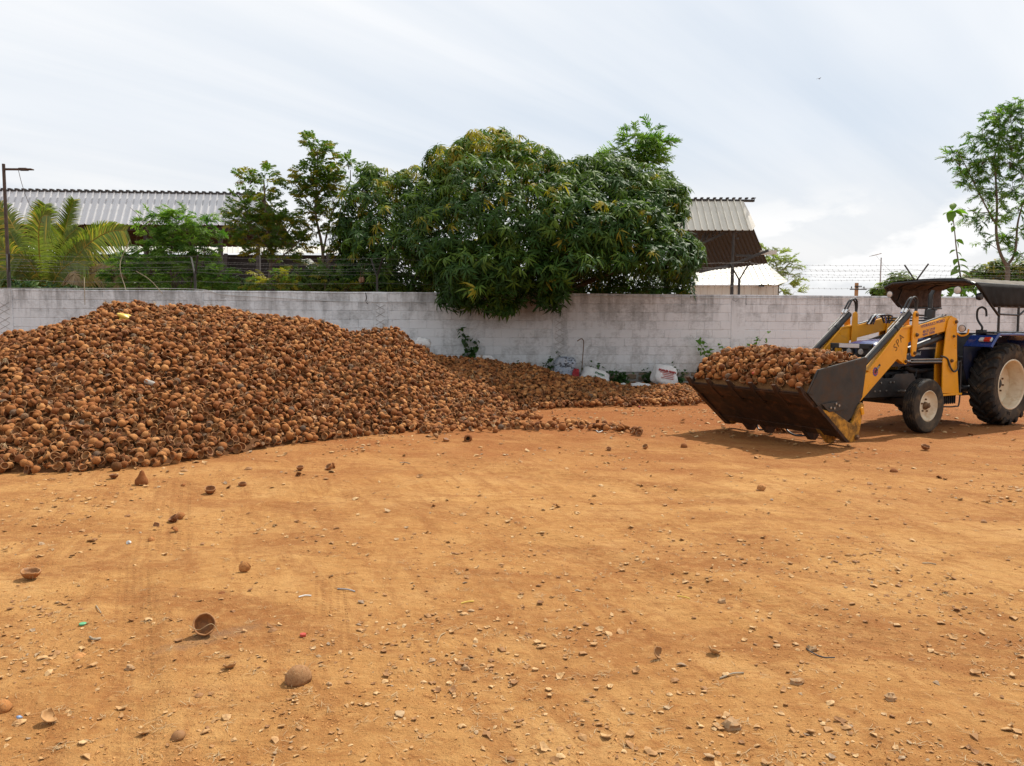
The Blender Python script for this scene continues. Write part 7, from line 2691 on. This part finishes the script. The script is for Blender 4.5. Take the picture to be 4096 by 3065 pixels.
PALE = {t: np_mesh('coconut_shell', *HI[t], [MT['chip'], MT['chip'], MT['straw'], MT['chip']]) for t in (7, 8)}
LOOSE = [
    (126, 2318, 0, (0.1, -0.05, 1), 1, 'deep coconut bowl standing mouth up at the far left of the yard', 1.02),
    (818, 2545, 1, (0.25, -0.75, 0.6), 2, 'red-brown coconut bowl tipped towards us, string across its mouth', 0.98),
    (1194, 2722, 2, (0.05, 0.1, -1), 3, 'large hairy coconut dome lying mouth down near the front', 1.04),
    (982, 2283, 6, (-0.2, 0.5, -0.9), 1, 'arched shell fragment standing like a bridge in mid yard', 0.8),
    (887, 2372, 3, (0, 0.2, -1), 0, 'small reddish dome half sunk beside a row of chips', 0.66),
    (841, 1978, 4, (0.15, -0.35, 0.9), 2, 'round bowl tilted towards us below the heap front', 0.9),
    (970, 1951, 5, (0.05, -0.1, 1), 1, 'shallow bowl lying open right of the tilted round bowl', 0.68),
    (456, 1915, 0, (0.1, 0.1, 1), 4, 'dark open bowl next to the conical husk by the heap', 0.8),
    (735, 1946, 7, (0.3, -0.2, -0.8), 2, 'dark pointed shell piece between the conical husk and round bowl', 0.55),
    (1200, 1883, 1, (0, -0.2, 1), 1, 'open bowl balanced on another shell near the heap foot', 0.68),
    (1197, 1906, 7, (0.3, 0.1, -0.9), 0, 'cracked shell supporting the balanced bowl', 0.68),
    (722, 2076, 2, (0.4, 0.3, -0.85), 3, 'rounded pale dome in the small cluster left of centre', 0.72),
    (690, 2092, 4, (-0.5, -0.3, 0.8), 1, 'tilted bowl touching the pale dome in the small cluster', 0.72),
    (622, 2112, 7, (0.4, -0.2, 0.3), 5, 'dark broken shell left of the small cluster', 0.62),
    (693, 2128, 8, (-0.1, -0.1, -0.9), 2, 'flat dark shell sliver in front of the small cluster', 0.6),
    (602, 2163, 7, (0.1, 0.2, -0.9), 4, 'thin dark shell sliver by the white cap', 0.52),
    (1313, 1880, 3, (-0.4, -0.3, 0.6), 1, 'dark shell in the scuffed hollow before the heap', 0.75),
    (1340, 1872, 8, (0.6, 0.1, 0.4), 2, 'broken shell behind the dark one in the scuffed hollow', 0.65),
    (207, 2893, 7, (0.0, -0.55, 0.65), 2.2, 'big pale curved shell piece cupped up at lower left', 0.68),
    (716, 2948, 8, (0.1, -0.2, -0.9), 0.5, 'pale grey crumpled shell piece near the front left', 0.5),
    (918, 2672, 8, (0.0, -0.3, 0.9), 3.0, 'long curved pale shell sliver right of the ash streak', 0.55),
    (12, 2838, 4, (0, 0.1, -1), 0, 'dome cut off by the left picture edge', 0.6),
    (2643, 2640, 7, (-0.1, -0.6, 0.7), 1.2, 'pale curved shell piece standing on edge, front right of centre', 0.6),
    (2862, 2615, 8, (0.1, -0.3, 0.9), 2.1, 'flat pale shell piece right of the upright curved one', 0.58),
    (3047, 1962, 3, (0.5, 0.2, -0.7), 1, 'dark red shell lying alone in the middle right yard', 0.75),
    (2736, 1790, 2, (0.1, 0.2, -1), 2, 'hairy dome mouth down in front of the bucket shadow', 0.8),
    (2580, 1796, 5, (-0.3, -0.3, 0.6), 2, 'small tilted bowl past the end of the shell row', 0.65),
    (2436, 1802, 0, (0.1, -0.4, 0.9), 1, 'bowl lying in front of the row end with chips', 0.6),
    (3703, 1802, 1, (0.1, -0.3, 0.95), 3, 'open bowl on the ground in front of the front wheel', 0.9),
    (3575, 1888, 8, (0.3, -0.2, -0.8), 1, 'dark shell piece in the right yard before the tractor', 0.75),
    (3755, 1913, 7, (0.2, 0.1, -0.9), 2, 'small dark shell piece right of the other one before the tractor', 0.6),
    (3335, 1772, 4, (0.5, -0.5, 0.2), 1, 'bowl standing on edge under the bucket corner', 0.95),
    (3085, 1728, 2, (0.2, 0.1, -1), 1, 'pale shell under the middle of the raised bucket', 0.9),
    (3112, 1722, 3, (-0.2, 0.5, -0.7), 2, 'brown shell pressed behind the pale one under the bucket', 0.9),
    (3140, 1730, 6, (0.3, -0.4, 0.5), 3, 'cracked shell by the hose loop under the bucket', 0.9),
    (316, 2625, 2, (0.05, 0.1, -1), 1, 'grey hairy dome almost buried among chips at left', 0.8)
]
for r in LOOSE:
    px, py, tid, od, spn, lab, s = r
    sink = .035 if 'buried' in lab or 'sunk' in lab else 0.0
    lay(px, py, tid, od, spn, lab, s, sink)
# conical husk and dark whole nut
p = atz(565, 1936)
mb = MB()
mb.lathe([(0, 0), (.052, .0), (.062, .02), (.058, .05), (.036, .085), (.028, .105), (.018, .135), (.0, .15)], (0, 0, 0), 'z', 20)
for v in mb.v:
    k = 1 + .10 * mnoise.noise(v * 40)
    v.x *= k
    v.y *= k
o = mb.build('coconut_husk', MT['husk'], smooth=60)
o.location = (p.x, p.y, g1(p.x, p.y) - .004)
o.rotation_euler = (0, R_(5), 0)
tag(o, 'tall conical coconut husk standing upright before the heap', 'coconut husk')
p = atz(467, 1888)
mb = MB()
mb.lathe([(0, -.052), (.03, -.046), (.052, -.015), (.054, .01), (.038, .042), (.0, .055)], (0, 0, 0), 'z', 20)
for v in mb.v:
    v *= 1 + .08 * mnoise.noise(v * 30)
o = mb.build('coconut', MT['core'], smooth=60)
o.location = (p.x, p.y, g1(p.x, p.y) + .045)
tag(o, 'round blackish whole coconut at the heap foot', 'coconut')

# string across the tipped bowl
p = atz(818, 2545)
mb = MB()
mb.tube(smooth_path([(p.x - .055, p.y - .05, .075), (p.x, p.y - .072, .062), (p.x + .058, p.y - .05, .085), (p.x + .085, p.y - .02, .02)], 5), .0018, 5)
tag(mb.build('string', MT['straw']), 'pale fibre string lying over the tipped red-brown bowl', 'string')

# stones
for i, (px, py, r, lab) in enumerate(((2890, 2398, .026, 'angular grey stone right of centre in mid yard'), (3562, 2786, .028, 'tan angular stone lower right among bare earth'), (2930, 2900, .036, 'pale rough lump of rock near the front right'), (3185, 2720, .030, 'flat half-buried stone above the pale lump'), (1862, 2662, .022, 'grey pebble in the front centre among chips'), (1318, 2748, .014, 'small dark pebble right of the hairy dome'), (3250, 2590, .025, 'brown stone by the dry stalk right of centre'), (520, 2665, .022, 'reddish clod beside the tyre print'))):
    p = atz(px, py)
    mb = MB()
    n1, n2 = 9, 6
    for a in range(n2 + 1):
        ph = math.pi * a / n2 - math.pi / 2
        for b in range(n1):
            th = 2 * math.pi * b / n1
            d = Vector((math.cos(ph) * math.cos(th), math.cos(ph) * math.sin(th), math.sin(ph)))
            k = r * .8 * (1 + .8 * mnoise.noise(d * 1.7 + Vector((i * 3.3, 0, 0))))
            mb.v.append(Vector((d.x * k * 1.25, d.y * k, d.z * k * .8)))
    for a in range(n2):
        for b in range(n1):
            mb.f.append([a * n1 + b, a * n1 + (b + 1) % n1, (a + 1) * n1 + (b + 1) % n1, (a + 1) * n1 + b])
            mb.m.append(0)
    o = mb.build('stone', MT['rock'], smooth=25)
    o.location = (p.x, p.y, g1(p.x, p.y) + r * .22)
    tag(o, lab, 'stone', 'stones on the yard')

# bits of litter
def cap_obj(px, py, mat, label, r=.016, h=.012, tilt=0):
    p = atz(px, py)
    mb = MB()
    mb.lathe([(0, h), (r * .9, h), (r, h * .8), (r, 0), (r * .85, 0), (r * .8, h * .7), (0, h * .75)], (0, 0, 0), 'z', 16)
    o = mb.build('bottle_cap', MT[mat])
    o.location = (p.x, p.y, g1(p.x, p.y) + .004)
    o.rotation_euler = (tilt, 0, 0)
    tag(o, label, 'bottle cap', 'bottle caps on the yard')


cap_obj(331, 2498, 'plastic_green', 'green plastic lid lying on the left of the yard', .018, .008)
cap_obj(1212, 2546, 'plastic_red', 'red plastic cap among chips left of centre')
cap_obj(517, 2160, 'plastic_white', 'white plastic cap near the small cluster of shells', .015, .022, 1.2)
for pts, mat, lab, r in ((((1845, 2409), (1870, 2405), (1895, 2402)), 'plastic_yellow', 'bright yellow strip of plastic in mid yard', .004), (((1748, 2570), (1762, 2545), (1780, 2530)), 'straw', 'pale straw stalk standing out left of centre front', .003), (((2710, 2375), (2740, 2382), (2760, 2386)), 'plastic_yellow', 'yellow dry stalk left of the grey stone', .004), (((3225, 2585), (3245, 2605), (3290, 2620), (3340, 2622)), 'rubber', 'thin dark curved wire right of centre', .003),
                         (((360, 2560), (375, 2572), (402, 2562)), 'twig', 'short whitish bent twig beside the tyre print', .006), (((2385, 1730), (2395, 1738), (2410, 1730)), 'plastic_white', 'pale plastic wrapper in the row of shells', .008), (((385, 2430), (393, 2445), (405, 2455)), 'twig', 'forked straw bit above the tyre print', .003), (((1195, 2390), (1220, 2385), (1245, 2384)), 'plastic_white', 'white stick lying left of centre mid yard', .004), (((1350, 2352), (1390, 2358), (1420, 2361)), 'galv', 'grey flat strip of metal left of centre mid yard', .004), (((3690, 2250), (3720, 2252), (3745, 2256)), 'twig', 'thin twig at the far right of the yard', .004), (((2880, 2705), (2930, 2690), (2975, 2685)), 'twig', 'dry root strand front right of centre', .004), (((1600, 1850), (1620, 1846), (1640, 1850)), 'twig', 'crooked twig before the shell row', .005)):
    P3 = [atz(*q) for q in pts]
    mb = MB()
    mb.tube(smooth_path([Vector((q.x, q.y, g1(q.x, q.y) + r * 1.2 + .004 * (i % 2))) for i, q in enumerate(P3)], 4), r, 6)
    tag(mb.build('litter_strip' if 'plastic' in mat or mat == 'galv' else ('wire' if mat == 'rubber' else 'twig'), MT[mat]), lab, 'litter' if 'plastic' in mat or mat == 'galv' else ('wire' if mat == 'rubber' else 'twig'))
for (px, py, mat, lab) in ((78, 2888, 'plastic_blue', 'tiny blue and white wrapper at the lower left'), (2558, 1635, 'plastic_red', 'pinkish wrapper at the foot of the shaded shells'), (3070, 1522, 'plastic_red', 'small pink scrap among the bucket load')):
    p = atz(px, py) if px != 3070 else at(2900 + 0, 1525, 10.4)
    if px == 3070:
        p = trw(2.93, .10, load_h(2.93, .10) + .05)
    sack('wrapper', lab, (p.x, p.y, p.z + .012 if px == 3070 else g1(p.x, p.y) + .014), ((.05, .04, .03) if px != 78 else (.02, .018, .012)), 'sack', px * .01, (0, .4, 1), .5, cat='wrapper', ears=False, n=12).data.materials[0] = MT[mat]

# ------------------------------------------------------------------ shell chips over the yard
def chip_tpl(seed, r, hi=False):
    """curved chip with thickness; concave or convex"""
    g = random.Random(seed)
    n = g.choice((5, 6, 7))
    up = g.choice((1, -1))
    th = r * .16
    ring = []
    for k in range(n):
        a = 2 * math.pi * k / n + g.uniform(-.25, .25)
        q = r * g.uniform(.55, 1.1)
        x, y = q * math.cos(a) * 1.25, q * math.sin(a) * .85
        ring.append((x, y, up * (x * x + y * y) / r * .38 + (r * .10 if up > 0 else r * .5)))
    c = (0, 0, (r * .10 if up > 0 else r * .5))
    V = [(*p[:2], p[2] + th) for p in ring] + ring + [(c[0], c[1], c[2] + th)]
    T = [(2 * n, k, (k + 1) % n) for k in range(n)]
    for k in range(n):
        k2 = (k + 1) % n
        T += [(k, k + n, k2 + n), (k, k2 + n, k2)]
    if hi:
        V.append(c)
        T += [(2 * n + 1, (k + 1) % n + n, k + n) for k in range(n)]
    return np.array(V), np.array(T), np.zeros(len(T), int)


gc = random.Random(21)
spots = []
NCH = 4300
k = 0
while len(spots) < NCH and k < 400000:
    k += 1
    # even over the picture's ground, then thinned by drifts
    py = 1640 + (gc.random() ** 1.9) * 1500
    px = gc.uniform(-150, 4250)
    p = atz(px, py)
    if p.y > 15.5:
        continue
    d = fbm(p.x * .8 + 9, p.y * .8, 3, 70) + .8 * fbm(p.x * 2.6, p.y * 2.6, 2, 77)
    pr = 1 / (1 + math.exp(-(float(d) - .15) * 9))
    pr = .04 + .96 * pr
    if gc.random() > pr:
        continue
    if float(pile_h(p.x, p.y)) > 0:
        continue
    r = gc.choices((gc.uniform(.005, .010), gc.uniform(.010, .016), gc.uniform(.016, .026)), (5, 3, 1.0))[0]
    if p.y > 5.5:
        r *= min(1.8, 1 + (p.y - 5.5) * .25)
    spots.append((p.x, p.y, r))
CH_T = [chip_tpl(600 + i, 1.0) for i in range(14)]
CH_H = [np_mesh('shell_fragment', *chip_tpl(700 + i, 1.0, True), [MT['chip']], smooth=False) for i in range(8)]
# the chips that show largest are single things
spots.sort(key=lambda s: -s[2] / s[1])
big = [s for s in spots if visible_in_frame((s[0], s[1], 0), -20)][:300]
bset = set(big)
small = [s for s in spots if s not in bset]
arr = []
XY = np.array([(s[0], s[1]) for s in small])
ZZ = gh(XY[:, 0], XY[:, 1])
for (x, y, r), z in zip(small, ZZ):
    A = np.array(Matrix.Rotation(gc.uniform(0, 6.28), 3, 'Z') @ Matrix.Rotation(gc.gauss(0, .22), 3, 'X') @ Matrix.Rotation(gc.gauss(0, .22), 3, 'Y')) * r
    arr.append((gc.randrange(14), A, np.array((x, y, z - r * .06))))
V, T, mi = instance_np(CH_T, arr)
o = np_obj('shell_chips', V, T, mi, [MT['chip']], smooth=False)
tag(o, 'scatter of small coconut shell chips over the red earth', 'shell chips', kind='stuff')
for (x, y, r) in big:
    o = link(bpy.data.objects.new('shell_fragment', CH_H[gc.randrange(8)]))
    o.location = (x, y, g1(x, y) - r * .04)
    o.rotation_euler = (gc.gauss(0, .2), gc.gauss(0, .2), gc.uniform(0, 6.28))
    o.scale = (r, r, r)
    w_ = Vector((x, y, -CAM_H))
    pxx, pyy = CX + FPX * w_.dot(cR) / w_.dot(cF), CY - FPX * w_.dot(cU) / w_.dot(cF)
    zone = ('left ' if pxx < 1024 else 'centre left ' if pxx < 2048 else 'centre right ' if pxx < 3072 else 'right ') + ('front edge' if pyy > 2800 else 'foreground' if pyy > 2450 else 'middle ground')
    tag(o, 'curved chip of coconut shell on bare earth in the ' + zone, 'shell fragment', 'larger shell chips on the near yard')

# crumbs of soil and short dry fibres
cr = []
CT = []
for i in range(6):
    V = np.array([(gc.gauss(0, .55), gc.gauss(0, .55), gc.uniform(-.2, .9)) for _ in range(5)])
    T = np.array([(0, 1, 2), (0, 2, 3), (0, 3, 1), (1, 2, 4), (2, 3, 4), (3, 1, 4)])
    CT.append((V, T, np.zeros(6, int)))
XY, RR = [], []
while len(XY) < 16000:
    py = 1700 + (gc.random() ** .6) * 1450
    p = atz(gc.uniform(-100, 4200), py)
    d = float(fbm(p.x * 1.9 + 4, p.y * 1.9, 3, 90))
    if gc.random() > .2 + 2.6 * max(d, 0):
        continue
    XY.append((p.x, p.y))
    RR.append(gc.choices((gc.uniform(.002, .004), gc.uniform(.004, .009)), (4, 1))[0])
XY = np.array(XY)
ZZ = gh(XY[:, 0], XY[:, 1])
arr = [(gc.randrange(6), np.array(Matrix.Rotation(gc.uniform(0, 6.28), 3, 'Z')) * r, np.array((x, y, z))) for (x, y), z, r in zip(XY, ZZ, RR)]
V, T, mi = instance_np(CT, arr)
tag(np_obj('soil_crumbs', V, T, mi, [MT['crumb']], smooth=False), 'loose crumbs of red soil over the yard', 'soil', kind='stuff')
FV, FT = [], []
for i in range(2600):
    py = 1720 + (gc.random() ** .7) * 1400
    p = atz(gc.uniform(-100, 4200), py)
    d = float(fbm(p.x * .8 + 9, p.y * .8, 3, 70))
    if gc.random() > .35 + 2.2 * max(d, 0) or float(pile_h(p.x, p.y)) > 0:
        continue
    z = g1(p.x, p.y)
    m = 1 if gc.random() < .75 else 7
    c0 = Vector((p.x, p.y, z + .002))
    for _ in range(m):
        a = gc.uniform(0, 6.28)
        d = Vector((math.cos(a), math.sin(a), gc.uniform(-.02, .10)))
        L = gc.uniform(.015, .06)
        s = Vector((-d.y, d.x, 0)) * gc.uniform(.0006, .0013)
        q = c0 + Vector((gc.gauss(0, .012), gc.gauss(0, .012), .001))
        b = len(FV)
        mid = q + d * L * .5 + s * gc.uniform(-6, 6) + Vector((0, 0, .003))
        FV += [q - s, q + s, mid + s, mid - s, q + d * L]
        FT += [(b, b + 1, b + 2), (b, b + 2, b + 3), (b + 3, b + 2, b + 4)]
o = np_obj('dry_fibres', np.array([tuple(v) for v in FV]), np.array(FT), None, [MT['straw']], smooth=False)
tag(o, 'wisps of dry coir fibre strewn over the yard', 'fibre', kind='stuff')

# a bird high over the yard
p = at(3277, 316, 60)
bt_ = thing('bird', 'tiny dark bird gliding high in the sky', 'bird', p)
mb = MB()
mb.tube([(-.16, 0, 0), (-.08, 0, .01), (.06, 0, .01), (.16, 0, .02)], [.01, .05, .05, .012], 8)
for sg in (1, -1):
    mb.add([(.06, sg * .03, .02), (-.06, sg * .03, .02), (-.08, sg * .22, .10), (.02, sg * .24, .11), (-.10, sg * .46, .05)], [(0, 1, 2, 3), (3, 2, 4)])
mb.add([(-.14, -.02, 0), (-.14, .02, 0), (-.28, .06, 0), (-.28, -.06, 0)], [(0, 1, 2, 3)])
mb.build('body', MT['bird'], bt_)
bt_.rotation_euler = (0, 0, R_(35))
bt_.scale = (.6, .6, .6)
